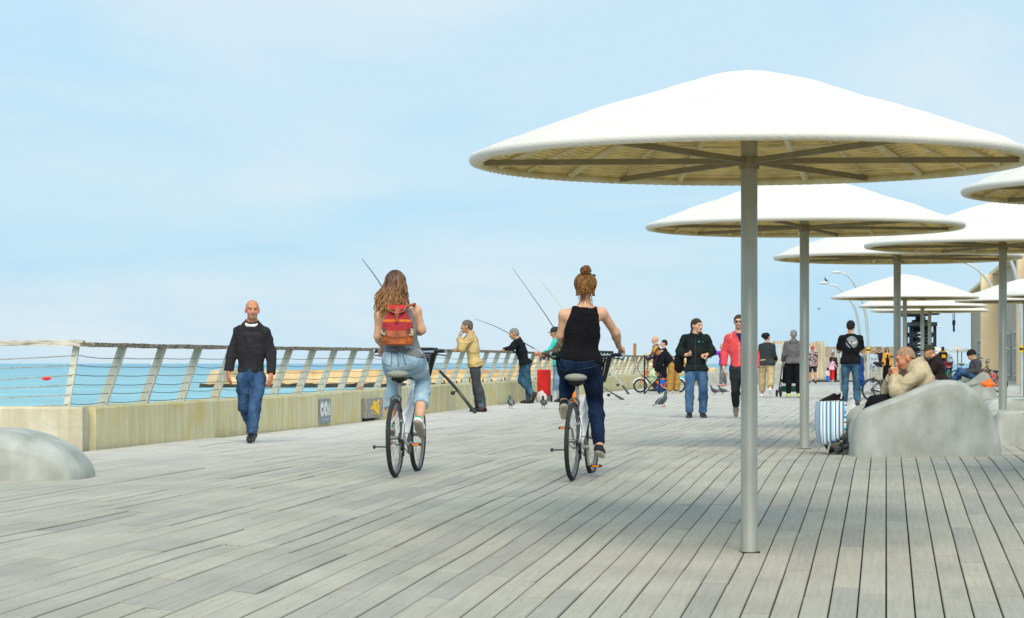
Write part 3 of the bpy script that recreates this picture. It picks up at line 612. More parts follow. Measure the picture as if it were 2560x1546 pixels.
# ---- curved street lamps
M_LAMP = pm('lamp_post_grey', (0.50, 0.53, 0.54), 0.45, 0.4, 0.08, 4, 0.0)
M_LHEAD = pm('lamp_head_silver', (0.62, 0.64, 0.64), 0.4, 0.3, 0.05, 4, 0.0)
M_TAPE_Y = pm('hazard_yellow', (0.75, 0.50, 0.02), 0.6); M_TAPE_K = pm('hazard_black', (0.015, 0.015, 0.015), 0.6)
def street_lamp(label, d, base_px, arc, head, rad):
    c = on_deck(base_px, d) if d < 140 else W(base_px, 946, d); root = empty('street_lamp', c, 0, label, 'street lamp', 'curved street lamps'); P_ = [W(x, y, d) - c for x, y in arc]
    # smooth the arc
    Q = [Vector((P_[0].x, 0, 0))]; 
    for i in range(len(P_) - 1):
        p0 = P_[max(0, i - 1)]; p1 = P_[i]; p2 = P_[i + 1]; p3 = P_[min(len(P_) - 1, i + 2)]
        for s_ in (0, 0.25, 0.5, 0.75): Q.append(0.5 * ((2 * p1) + (p2 - p0) * s_ + (2 * p0 - 5 * p1 + 4 * p2 - p3) * s_ ** 2 + (3 * p1 - p0 - 3 * p2 + p3) * s_ ** 3))
    Q.append(P_[-1]); m_ = len(Q); mb = MB(); mb.tube(Q, [rad * (1 - 0.6 * i / m_) for i in range(m_)], 8); mb.build('pole', M_LAMP, root, True)
    hx, hy, hw = head; h0 = W(hx, hy, d) - c; wdt = hw / F * d
    mb = MB(); mb.ell(h0, (wdt / 2, wdt * 0.22, wdt * 0.13)); mb.box(h0 + Vector((0, 0, -wdt * 0.06)), (wdt * 0.75, wdt * 0.25, wdt * 0.08)); mb.build('lamp_head', M_LHEAD, root, True)
    z1 = zz(882, d) - c.z; 
    for k in range(3):
        mb = MB(); mb.lathe([(rad * 1.12, z1 + 0.07 * k), (rad * 1.12, z1 + 0.07 * k + 0.07)], 10, (Q[0].x, 0, 0)); mb.build('hazard_band', M_TAPE_Y if k % 2 == 0 else M_TAPE_K, root)
    return root
street_lamp('curved street lamp with a bird perched on its lower head', 112, 2152, [(2152, 930), (2152, 880), (2147, 820), (2137, 770), (2116, 740), (2095, 718), (2074, 711)], (2060, 708, 28), 0.08)
street_lamp('taller curved street lamp just right of the bird lamp', 100, 2170, [(2171, 930), (2170, 870), (2166, 800), (2156, 755), (2140, 718), (2122, 692), (2104, 682)], (2092, 681, 27), 0.075)
street_lamp('curved street lamp reaching left below the right hand canopy', 88, 2512, [(2513, 935), (2512, 880), (2508, 800), (2496, 750), (2478, 715), (2450, 680), (2420, 660), (2392, 654)], (2375, 653, 40), 0.075)
street_lamp('nearest curved street lamp at the far right edge', 70, 2556, [(2556, 950), (2556, 860), (2552, 780), (2542, 700), (2528, 655), (2508, 622), (2482, 604)], (2466, 602, 44), 0.08)
# far square parasols
def square_parasol(label, px, py_r, d, half_px, drop=9):
    c = W(px, 945, d); c.z = 0.0; root = empty('square_parasol', c, 0, label, 'parasol', 'far white parasols'); h = half_px / F * d; zr = zz(py_r, d) - c.z; zt = zz(py_r - drop, d) - c.z
    mb = MB(); P_ = [Vector((-h, -h * .6, zr)), Vector((h, -h, zr)), Vector((h, h, zr)), Vector((-h, h, zr))]; mb.add(P_ + [Vector((0, 0, zt))] + [q + Vector((0, 0, -0.06)) for q in P_], [(0, 1, 4), (1, 2, 4), (2, 3, 4), (3, 0, 4), (0, 5, 6, 1), (1, 6, 7, 2), (2, 7, 8, 3), (3, 8, 5, 0), (5, 8, 7, 6)])
    mb.build('canopy', pm('white_canvas', (0.8, 0.79, 0.75), 0.8, transl=0.2), root); mb = MB(); mb.tube([(0, 0, 0), (0, 0, zt)], 0.04, 6); mb.build('pole', M_STEEL, root)
square_parasol('square white parasol far off, nearest the building', 2394, 873.5, 165, 26)
square_parasol('smaller square white parasol tucked below and right of another', 2404, 879, 180, 27, 6)
square_parasol('far square white parasol half hidden behind the dark capped man', 2336, 876, 160, 28)
square_parasol('lowest far white parasol beside the dark capped man', 2330, 884, 175, 28, 6)
# ================================================================== woven parasols
M_WEAVE = pm('white_woven_strand', (0.88, 0.865, 0.82), 0.75, 0, 0.02, 3, 0.2, 140, transl=0.26, spec=0.2)
M_LINING = pm('yellowed_woven_strand', (0.92, 0.80, 0.47), 0.8, 0, 0.12, 5, 0.3, 120, transl=0.6, spec=0.1)
M_GROOVE_SHADE = pm('lining_groove_shade', (0.74, 0.57, 0.25), 0.85, 0, 0.2, 6, 0.2, transl=0.5, spec=0.1)  # shade between the lining strands, put into the colour of the groove faces
M_WRAP = pm('wrapped_cream_tube', (0.62, 0.52, 0.27), 0.8, 0, 0.2, 5, 0.5, 70, col2=(0.80, 0.74, 0.52), spec=0.2)
M_ARM = pm('olive_grey_steel_arm', (0.25, 0.215, 0.125), 0.6, 0.15, 0.12, 6, 0.05)
RC, ZR = 1.775, 2.51          # rim radius, arm height
def canopy_z(r):
    q = min(1.0, r / RC); return ZR + 0.038 + 0.57 * (1 - q) + 0.022 * math.sin(q * math.pi) ** 1.2 - 0.02 * math.exp(-(r / 0.12) ** 2) - 0.02 * max(0.0, q - 0.93) / 0.07
def make_parasol():
    root = empty('woven_parasol', (0, 0, 0))
    mb = MB(); mb.lathe([(0.056, -0.02), (0.054, 0.0), (0.053, 2.95), (0.03, 3.0)], 28); mb.build('pole', M_STEEL, root, True)
    mb = MB(); mb.box((0.004, 0.003, 0.002), (0.124, 0.116, 0.006)); mb.build('deck_socket', M_UNDER, root)
    mb = MB(); mb.lathe([(0.066, ZR - 0.05), (0.066, ZR + 0.03)], 24); mb.build('collar', M_ARM, root, True)
    for k in range(6):
        a = R(-4 + 60 * k); d = Vector((math.cos(a), math.sin(a), 0)); mb = MB(); mb.bar(d * 0.055 + Vector((0, 0, ZR)), d * (RC - 0.06) + Vector((0, 0, ZR + 0.0)), 0.028, 0.036); mb.build('arm', M_ARM, root)
    for k in range(24):
        a = R(11 + 15 * k); d = Vector((math.cos(a), math.sin(a), 0)); thick = 0.024 if k % 2 == 0 else 0.012; P_ = []
        for j in range(9):
            r = 0.12 + (RC - 0.19) * j / 8; P_.append(d * r + Vector((0, 0, canopy_z(r) - 0.042)))
        mb = MB(); mb.tube(P_, thick, 6); mb.build('rib', M_WRAP, root, True)
    for r in (0.62, 1.18):
        mb = MB(); mb.tube([(r * math.cos(2 * math.pi * k / 48), r * math.sin(2 * math.pi * k / 48), canopy_z(r) - 0.055) for k in range(48)], 0.009, 5, closed=True); mb.build('batten', M_WRAP, root, True)
    mb = MB(); NR = 72
    P_ = []
    for k in range(NR):
        a = 2 * math.pi * k / NR; P_.append(((RC - 0.045) * math.cos(a), (RC - 0.045) * math.sin(a), ZR - 0.005))
    mb.tube(P_, 0.024, 10, closed=True); mb.build('rim', M_WRAP, root, True)
    # woven skin, turned round the rim, and the yellowed strands seen from below
    N = 320; rows = []; r = 0.012
    while r < RC - 0.03: rows.append((r, canopy_z(r))); r += 0.0215
    for q in range(9):
        th = R(76 - 25 * q); rows.append((RC - 0.006 + 0.026 * math.cos(th), ZR + 0.004 + 0.028 * math.sin(th)))
    lump = lambda a, r: (0.012 * math.sin(a * 12 + 0.9) * math.sin(r * 5.5) + 0.006 * math.sin(a * 5 + r * 9) + 0.004 * math.sin(a * 24 + r * 3)) * min(1, r * 2) * max(0.0, min(1, (RC - r) * 6))
    def skin_mesh(name, rows_, N_, mat, ampf, dz):
        mb = MB(); nR = len(rows_); vs_ = []
        for i, (r, z) in enumerate(rows_):
            nx_ = rows_[min(i + 1, nR - 1)]; pv = rows_[max(i - 1, 0)]; t = Vector((nx_[0] - pv[0], nx_[1] - pv[1])).normalized(); nn = Vector((-t.y, t.x)); amp = ampf(r, i)
            for k in range(N_):
                a = 2 * math.pi * k / N_; w_ = amp * (1 if (k + i) % 2 else -1); vs_.append(((r + nn.x * w_) * math.cos(a), (r + nn.x * w_) * math.sin(a), z + nn.y * w_ + lump(a, r) + dz))
        fs = [tuple(reversed(range(N_)))]; mi_ = [0]
        for i in range(nR - 1):
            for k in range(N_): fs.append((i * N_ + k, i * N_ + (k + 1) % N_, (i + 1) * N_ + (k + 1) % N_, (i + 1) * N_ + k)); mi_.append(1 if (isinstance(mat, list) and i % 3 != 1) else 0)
        mb.add(vs_, fs); mb.m = mi_; tag(mb.build(name, mat, root, True, 180), kind='stuff')
    skin_mesh('woven_canopy', rows, N, M_WEAVE, lambda r, i: 0.0 if r < 0.4 else (0.0012 if r < 1.2 else (0.0025 if r < 1.5 else 0.0042)), 0.0)
    rl = []; r = 0.03; i = 0
    while r < RC - 0.035: rl.append((r, canopy_z(r) - (0.024 if i % 3 == 1 else (0.022 if i % 3 == 2 else 0.004)))); r += 0.0125; i += 1
    skin_mesh('woven_lining', rl, 96, [M_LINING, M_GROOVE_SHADE], lambda r, i: 0.0012, 0.0)
    return root
parasol = make_parasol()
PARA = [(1873, 15.4, 0, 'largest woven white parasol in front, its pole standing on bare boards'),
        (2011, 27.2, 14, 'woven white parasol second from the front, pole left of the striped trolley'),
        (2243, 35.0, 22, 'woven white parasol with its pole behind the old man in beige'),
        (2507, 31.4, -9, 'woven white parasol with its pole behind the right hand bench'),
        (2942, 20.3, 17, 'woven parasol cut off by the right edge, only its left rim showing'),
        (2262, 59.0, 8, 'small far woven parasol with pointed top above the crane'),
        (2306, 68.0, 25, 'far woven parasol directly below the pointed one'),
        (2324, 74.0, 3, 'lowest far woven parasol, its rim peeking out beneath another'),
        (2563, 62.0, 12, 'far woven parasol in front of the beige building at right edge'),
        (2700, 57.0, 30, 'woven parasol with only its left tip showing at right edge')]
for i, (px, d, rz, lab) in enumerate(PARA):
    o = parasol if i == 0 else copy_tree(parasol); o.location = on_deck(px, d); o.rotation_euler = (0, 0, R(rz)); tag(o, lab, 'parasol', 'woven parasols')
# ================================================================== concrete lounge benches
def bench_from_profile(label, prof, base_px, base_py, d, dep, seat=0.10, s_dep=0.0, rz=0.0, dome=False, name='concrete_bench'):
    """prof: outline points in photograph px, from one bottom corner over the top to the other"""
    c = W(base_px, base_py, d); c.z = deck_z(c.x, c.y); k = d / F
    P_ = [((x - base_px) * k, max(0.0, (base_py - y) * k)) for x, y in prof]
    # resample with a smooth curve
    Q = []
    for i in range(len(P_) - 1):
        p0 = P_[max(0, i - 1)]; p1 = P_[i]; p2 = P_[i + 1]; p3 = P_[min(len(P_) - 1, i + 2)]
        for s_ in (0, 1 / 3, 2 / 3):
            Q.append(tuple(0.5 * ((2 * p1[j]) + (p2[j] - p0[j]) * s_ + (2 * p0[j] - 5 * p1[j] + 4 * p2[j] - p3[j]) * s_ ** 2 + (3 * p1[j] - p0[j] - 3 * p2[j] + p3[j]) * s_ ** 3) for j in (0, 1)))
    Q.append(P_[-1]); n_ = len(Q); cx_ = sum(q[0] for q in Q) / n_; mb = MB(); rings = []
    secs = [(0.0, 0.90, 0.93, 0), (0.008, 0.945, 0.962, 0), (0.03, 0.975, 0.985, 0), (0.08, 0.996, 0.998, 0), (0.16, 1.0, 1.0, 0), (0.24, 1.0, 0.995, 0.35), (0.4, 1, 0.99, 0.9), (0.6, 1, 0.99, 0.9), (0.78, 1, 0.995, 0.3), (0.88, 0.995, 0.995, 0), (0.95, 0.97, 0.98, 0), (1.0, 0.90, 0.93, 0)]
    if dome: secs = [(0.0, 0.80, 0.62, 0), (0.02, 0.86, 0.72, 0), (0.06, 0.91, 0.82, 0), (0.13, 0.955, 0.905, 0), (0.22, 0.985, 0.965, 0), (0.35, 1.0, 0.995, 0), (0.5, 1, 1, 0.3), (0.65, 1, 0.99, 0), (0.8, 0.97, 0.95, 0), (0.92, 0.9, 0.85, 0), (1.0, 0.78, 0.65, 0)]
    top = max(q[1] for q in Q)
    for t_, sx, sz, dip in secs:
        ring = []
        for i, (x, z) in enumerate(Q):
            bow = 0.0 if t_ > 0.5 else -0.10 * dep * (1 - ((x - cx_) / max(1e-3, (Q[-1][0] - Q[0][0]) / 2)) ** 2) * (1 - t_ * 2)
            w_ = math.sin(math.pi * i / (n_ - 1)); zz_ = z * sz - dip * seat * min(1, w_ * 1.3) * (z / max(top, .01))
            ring.append(Vector((cx_ + (x - cx_) * sx, t_ * dep + bow, max(zz_, -0.0) - (0.12 if z < 1e-4 else 0))))
        rings.append(ring)
    mb.loft(rings); o = mb.build(name, M_CONC, None, True, 50, loc=c); o.rotation_euler = (0, 0, rz); return tag(o, label, 'bench', 'moulded concrete benches')
bench_from_profile('big moulded concrete bench the old man in beige sits on', [(2134, 1141), (2136, 1090), (2143, 1052), (2155, 1030), (2176, 1017), (2210, 1004), (2260, 985), (2310, 963), (2350, 951), (2385, 950), (2412, 957), (2442, 978), (2470, 1010), (2494, 1060), (2505, 1100), (2510, 1141)], 2322, 1141, 24.95, 1.05, 0.16)
bench_from_profile('rounded concrete bench cut off by the left edge', [(-240, 1204), (-238, 1160), (-215, 1110), (-165, 1080), (-80, 1072), (0, 1073), (50, 1080), (96, 1094), (150, 1122), (182, 1155), (196, 1180), (200, 1204)], -20, 1200, 20.2, 1.1, 0.02, dome=True)
bench_from_profile('low flat concrete bench cut off by the right edge', [(2486, 1118), (2488, 1080), (2494, 1045), (2506, 1031), (2560, 1030), (2640, 1034), (2720, 1045), (2750, 1090), (2755, 1118)], 2620, 1118, 28.2, 0.9, 0.05)
bench_from_profile('concrete bench beside the orange bag at the right edge', [(2456, 1001), (2464, 985), (2476, 970), (2500, 961), (2560, 958), (2640, 962), (2680, 980), (2690, 1001)], 2570, 1001, 44.0, 1.0, 0.03)
bench_from_profile('curved concrete bench the young man in grey hoodie sits on', [(2290, 985), (2296, 974), (2320, 962), (2370, 951), (2400, 946), (2425, 936), (2442, 924), (2452, 916), (2462, 914), (2474, 922), (2484, 938), (2490, 955), (2494, 985)], 2392, 985, 58.0, 1.5, 0.22)
# ================================================================== figure toolkit: smooth blends of tapered shapes, meshed on a grid
A3 = lambda *q: np.array(q, dtype=np.float64)
def nrm(v): v = np.asarray(v, float); return v / (np.linalg.norm(v) + 1e-12)
def rcone(a, b, ra, rb):
    a = np.asarray(a, float); b = np.asarray(b, float); ab = b - a; L2 = float(ab @ ab) + 1e-9
    def f(P):
        h = np.clip(((P - a) @ ab) / L2, 0, 1); return np.linalg.norm(P - a - h[:, None] * ab, axis=1) - (ra + (rb - ra) * h)
    return f
def framed(f, o, M, sc):
    """f evaluated in a frame (rows of M) about o, squashed by sc"""
    sc = np.asarray(sc, float); mn = sc.min()
    def g(P): return f(((P - o) @ M.T) / sc) * mn
    return g
def ellip(c, r, M=None):
    c = np.asarray(c, float); r = np.asarray(r, float)
    def f(P):
        q = P - c
        if M is not None: q = q @ M.T
        k0 = np.linalg.norm(q / r, axis=1); k1 = np.linalg.norm(q / (r * r), axis=1) + 1e-9; return k0 * (k0 - 1) / k1
    return f
def smin(a, b, k):
    h = np.maximum(k - np.abs(a - b), 0) / k; return np.minimum(a, b) - h * h * k * 0.25
def union(fs, k):
    def f(P):
        d = fs[0](P)
        for g in fs[1:]: d = smin(d, g(P), k)
        return d
    return f
def offset(f, o): return lambda P: f(P) - o
def cut(f, g): return lambda P: np.maximum(f(P), g(P))          # keep where g < 0
def plane(p, n_): p = np.asarray(p, float); n_ = nrm(n_); return lambda P: (P - p) @ n_   # negative behind the plane
def sub(f, g, k=0.0):
    if k <= 0: return lambda P: np.maximum(f(P), -g(P))
    return lambda P: -smin(-f(P), g(P), k)
def folds(f, amp, freq=38, seed=0, st=(1, 1, 1.6)):
    """cloth: narrow raised creases over shallow hollows"""
    rs = np.random.RandomState(seed); D = rs.randn(5, 3) * np.array(st); D /= np.linalg.norm(D, axis=1)[:, None]; ph = rs.rand(5) * 6.28; fr = freq * (0.45 + 0.8 * rs.rand(5))
    def g(P):
        w_ = np.sin(P @ D[0] * freq * 0.35 + 1) + 0.6 * np.sin(P @ D[1] * freq * 0.5 + 2); s_ = np.zeros(len(P))
        for q in range(3): s_ = np.maximum(s_, np.exp(-(np.sin(P @ D[q + 2] * fr[q + 2] * 0.5 + ph[q + 2] + w_ * 1.1) / 0.28) ** 2) * (0.55 + 0.45 * np.sin(P @ D[q] * freq * 0.33 + ph[q])))
        return f(P) - amp * (1.7 * s_ - 0.5)
    return g
EDG = [(0, 1), (2, 3), (4, 5), (6, 7), (0, 2), (1, 3), (4, 6), (5, 7), (0, 4), (1, 5), (2, 6), (3, 7)]
CRN = np.array([(0, 0, 0), (0, 0, 1), (0, 1, 0), (0, 1, 1), (1, 0, 0), (1, 0, 1), (1, 1, 0), (1, 1, 1)])
def grid_surface(f, lo, hi, res):
    lo = np.asarray(lo, float) - res * 2; hi = np.asarray(hi, float) + res * 2; B = 4
    nb = np.maximum(1, np.ceil((hi - lo) / (res * B)).astype(int)); n_ = nb * B
    cc = [lo[i] + (np.arange(nb[i]) + 0.5) * B * res for i in range(3)]
    G = np.stack(np.meshgrid(*cc, indexing='ij'), -1).reshape(-1, 3); dc = f(G)
    keep = (np.abs(dc) < res * B * 1.5).reshape(nb)
    full = np.repeat(np.repeat(np.repeat(dc.reshape(nb), B, 0), B, 1), B, 2); km = np.repeat(np.repeat(np.repeat(keep, B, 0), B, 1), B, 2)
    # grow so that shared corners are exact
    km2 = km.copy()
    km2[1:] |= km[:-1]; km2[:, 1:] |= km2[:, :-1].copy(); km2[:, :, 1:] |= km2[:, :, :-1].copy()
    I = np.argwhere(km2); V = full
    V[km2] = f(lo + (I + 0.0) * res); ins = V < 0
    c = [ins[x:n_[0] - 1 + x, y:n_[1] - 1 + y, z:n_[2] - 1 + z] for x, y, z in CRN]
    cnt = sum(q.astype(np.int8) for q in c); act = np.argwhere((cnt > 0) & (cnt < 8)); m = len(act)
    if m == 0: return np.zeros((0, 3)), np.zeros((0, 4), int)
    vals = np.stack([V[act[:, 0] + x, act[:, 1] + y, act[:, 2] + z] for x, y, z in CRN], 1)
    pos = np.zeros((m, 3)); num = np.zeros(m)
    for a, b in EDG:
        va, vb = vals[:, a], vals[:, b]; s_ = (va < 0) != (vb < 0); t = np.where(s_, va / np.where(s_, va - vb, 1), 0)
        pos += np.where(s_[:, None], CRN[a] + t[:, None] * (CRN[b] - CRN[a]), 0); num += s_
    verts = lo + (act + pos / num[:, None]) * res
    idx = -np.ones(tuple(np.array(cnt.shape)), dtype=np.int64); idx[act[:, 0], act[:, 1], act[:, 2]] = np.arange(m)
    quads = []
    for ax in range(3):
        o1, o2 = [(1, 2), (2, 0), (0, 1)][ax]
        a = ins; sl0 = [slice(1, -1)] * 3; sl0[ax] = slice(0, n_[ax] - 1); sl1 = list(sl0); sl1[ax] = slice(1, n_[ax])
        A_, B_ = a[tuple(sl0)], a[tuple(sl1)]; E = np.argwhere(A_ != B_); 
        if len(E) == 0: continue
        base = E.copy(); base[:, o1] += 1; base[:, o2] += 1; inside_first = A_[E[:, 0], E[:, 1], E[:, 2]]
        def cell(d1, d2): q = base.copy(); q[:, o1] -= d1; q[:, o2] -= d2; return idx[q[:, 0], q[:, 1], q[:, 2]]
        Q = np.stack([cell(1, 1), cell(0, 1), cell(0, 0), cell(1, 0)], 1); Q[~inside_first] = Q[~inside_first][:, ::-1]; quads.append(Q)
    Q = np.concatenate(quads); Q = Q[(Q >= 0).all(1)]; return verts, Q
def np_mesh(name, parts, mats, smooth=True, matf=None):
    """parts: list of (verts, quads, material index); matf(centres) may give indices per face of the first part"""
    vs_ = []; qs = []; mi = []; o = 0
    for k, (v, q, m) in enumerate(parts):
        if len(q) == 0: continue
        vs_.append(v); qs.append(q + o); o += len(v)
        mi.append(m(v[q].mean(1)) if callable(m) else np.full(len(q), m))
    v = np.concatenate(vs_); q = np.concatenate(qs); mi = np.concatenate(mi).astype(np.int32)
    me = bpy.data.meshes.new(name); me.vertices.add(len(v)); me.vertices.foreach_set('co', v.astype(np.float32).ravel())
    me.loops.add(len(q) * 4); me.loops.foreach_set('vertex_index', q.astype(np.int32).ravel()); me.polygons.add(len(q))
    me.polygons.foreach_set('loop_start', np.arange(0, len(q) * 4, 4, dtype=np.int32)); me.polygons.foreach_set('loop_total', np.full(len(q), 4, dtype=np.int32))
    for m in mats: me.materials.append(m)
    me.polygons.foreach_set('material_index', mi)
    if smooth: me.polygons.foreach_set('use_smooth', np.ones(len(q), dtype=bool))
    me.update(calc_edges=True); me.validate(); return me
def march(P, d, f, n_=60, mx=1.0):
    P = np.array(P, float); t = np.zeros(len(P))
    for _ in range(n_): t += np.clip(f(P + t[:, None] * d), -0.02, 0.05); t = np.clip(t, 0, mx)
    return P + t[:, None] * d
# ---- skin, hair, shoes
def skin(name, c):
    m = pm(name, c, 0.6, 0, 0.12, 22, 0.08, 140, spec=0.3); b = m.node_tree.nodes['Principled BSDF']; b.inputs['Subsurface Weight'].default_value = 0.12; b.inputs['Subsurface Radius'].default_value = (0.012, 0.005, 0.003); b.inputs['Subsurface Scale'].default_value = 1.0; return m
SK_FAIR = skin('skin_fair', (0.58, 0.335, 0.215)); SK_TAN = skin('skin_tan', (0.50, 0.25, 0.135)); SK_RED = skin('skin_ruddy', (0.50, 0.215, 0.12))
M_EYE = pm('eye_dark', (0.03, 0.02, 0.015), 0.3); M_LIP = pm('lip', (0.36, 0.13, 0.09), 0.5); M_BROW = pm('brow_hair', (0.10, 0.06, 0.035), 0.8); M_STUB = skin('stubbled_skin', (0.40, 0.21, 0.135))
def hairm(name, c, c2): return pm(name, c, 0.6, 0, 0.2, 26, 0.6, 60, col2=c2, stretch=(3, 3, 0.5), spec=0.22, lo=0.38, hi=0.66)
H_BLACK = hairm('hair_black', (0.005, 0.004, 0.004), (0.014, 0.012, 0.011)); H_BROWN = hairm('hair_dark_brown', (0.022, 0.014, 0.010), (0.07, 0.045, 0.03))
H_GREY = hairm('hair_grey', (0.10, 0.095, 0.085), (0.34, 0.32, 0.29)); H_SALT = hairm('hair_salt_brown', (0.06, 0.05, 0.04), (0.2, 0.17, 0.14)); H_SAND = hairm('hair_sandy_grey', (0.30, 0.20, 0.12), (0.52, 0.42, 0.32))
def pose(yaw=0, H=1.75, lean=0, hip=(8, -8), knee=(4, 6), sh=((5, 8), (5, 8)), elb=(12, 12), look=None, sit=False, twist=0, head_pitch=0, foot=(None, None), splay=4, fem=False, stoop=0):
    """forward kinematics; yaw 0 looks away from the camera, 90 to the left, 180 at the camera. L/R pairs are (left, right)"""
    k = H / 1.75; J = {}; u = A3(0, 0, 1.0)
    def rx(v, a):  # pitch forward: positive leans +y
        c, s_ = math.cos(R(a)), math.sin(R(a)); return A3(v[0], v[1] * c + v[2] * s_, v[2] * c - v[1] * s_)
    def rz(v, a): c, s_ = math.cos(R(a)), math.sin(R(a)); return A3(v[0] * c - v[1] * s_, v[0] * s_ + v[1] * c, v[2])
    pel = A3(0, 0, 0.0); hw = (0.098 if fem else 0.092) * k; sw = (0.155 if fem else 0.178) * k
    J['pel'] = pel
    up = rx(u, lean); J['neck'] = pel + up * 0.535 * k; J['up'] = up
    for s_, n_ in ((-1, 'L'), (1, 'R')):
        i = 0 if s_ < 0 else 1
        J['hip' + n_] = pel + A3(s_ * hw, 0, -0.01 * k)
        th = rz(rx(A3(0, 0, -1.0), -hip[i]), 0); th = nrm(th + A3(s_ * math.sin(R(splay)), 0, 0)); J['kne' + n_] = J['hip' + n_] + th * 0.43 * k
        sh_ = rx(A3(0, 0, -1.0), -(hip[i] - knee[i])); sh_ = nrm(sh_ + A3(s_ * math.sin(R(splay)) * 0.4, 0, 0)); J['ank' + n_] = J['kne' + n_] + sh_ * 0.42 * k
        pitch = foot[i] if foot[i] is not None else max(-20, min(70, -(hip[i] - knee[i]) * (0.0 if hip[i] > 0 and knee[i] < 15 else 0.8)))
        J['ft' + n_] = nrm(A3(s_ * 0.14, math.cos(R(pitch)), -math.sin(R(pitch))))
        base = J['neck'] + up * -0.085 * k; q = rz(A3(s_ * sw, 0, 0), twist); J['sh' + n_] = base + q
        fl, ab = sh[i]; d = rx(A3(0, 0, -1.0), -(fl - 0)); d = nrm(d + A3(s_ * math.sin(R(ab)), 0, 0)); d = rz(d, twist); J['el' + n_] = J['sh' + n_] + d * 0.285 * k
        e = elb[i]; fwd = rz(A3(0, 1.0, 0), twist); ax = nrm(np.cross(A3(1.0, 0, 0), d)); # bends forward
        fd = nrm(d * math.cos(R(e)) + nrm(np.cross(nrm(np.cross(d, fwd)), d)) * math.sin(R(e)) if e else d); J['wr' + n_] = J['el' + n_] + fd * 0.25 * k; J['hd' + n_] = fd
    hp = rx(u, lean * 0.4 + stoop); J['head'] = J['neck'] + hp * 0.155 * k
    lk = look if look is not None else 0
    J['look'] = rz(A3(0, math.cos(R(head_pitch)), -math.sin(R(head_pitch))), lk)
    for n_ in list(J):
        J[n_] = rz(J[n_], yaw)
    low = min(J['ankL'][2] - 0.085 * k - max(0, -J['ftL'][2]) * 0.12 * k, J['ankR'][2] - 0.085 * k - max(0, -J['ftR'][2]) * 0.12 * k)
    if not sit:
        for n_ in J:
            if n_ not in ('up', 'look', 'ftL', 'ftR', 'hdL', 'hdR'): J[n_] = J[n_] - A3(0, 0, low)
    J['k'] = k; return J
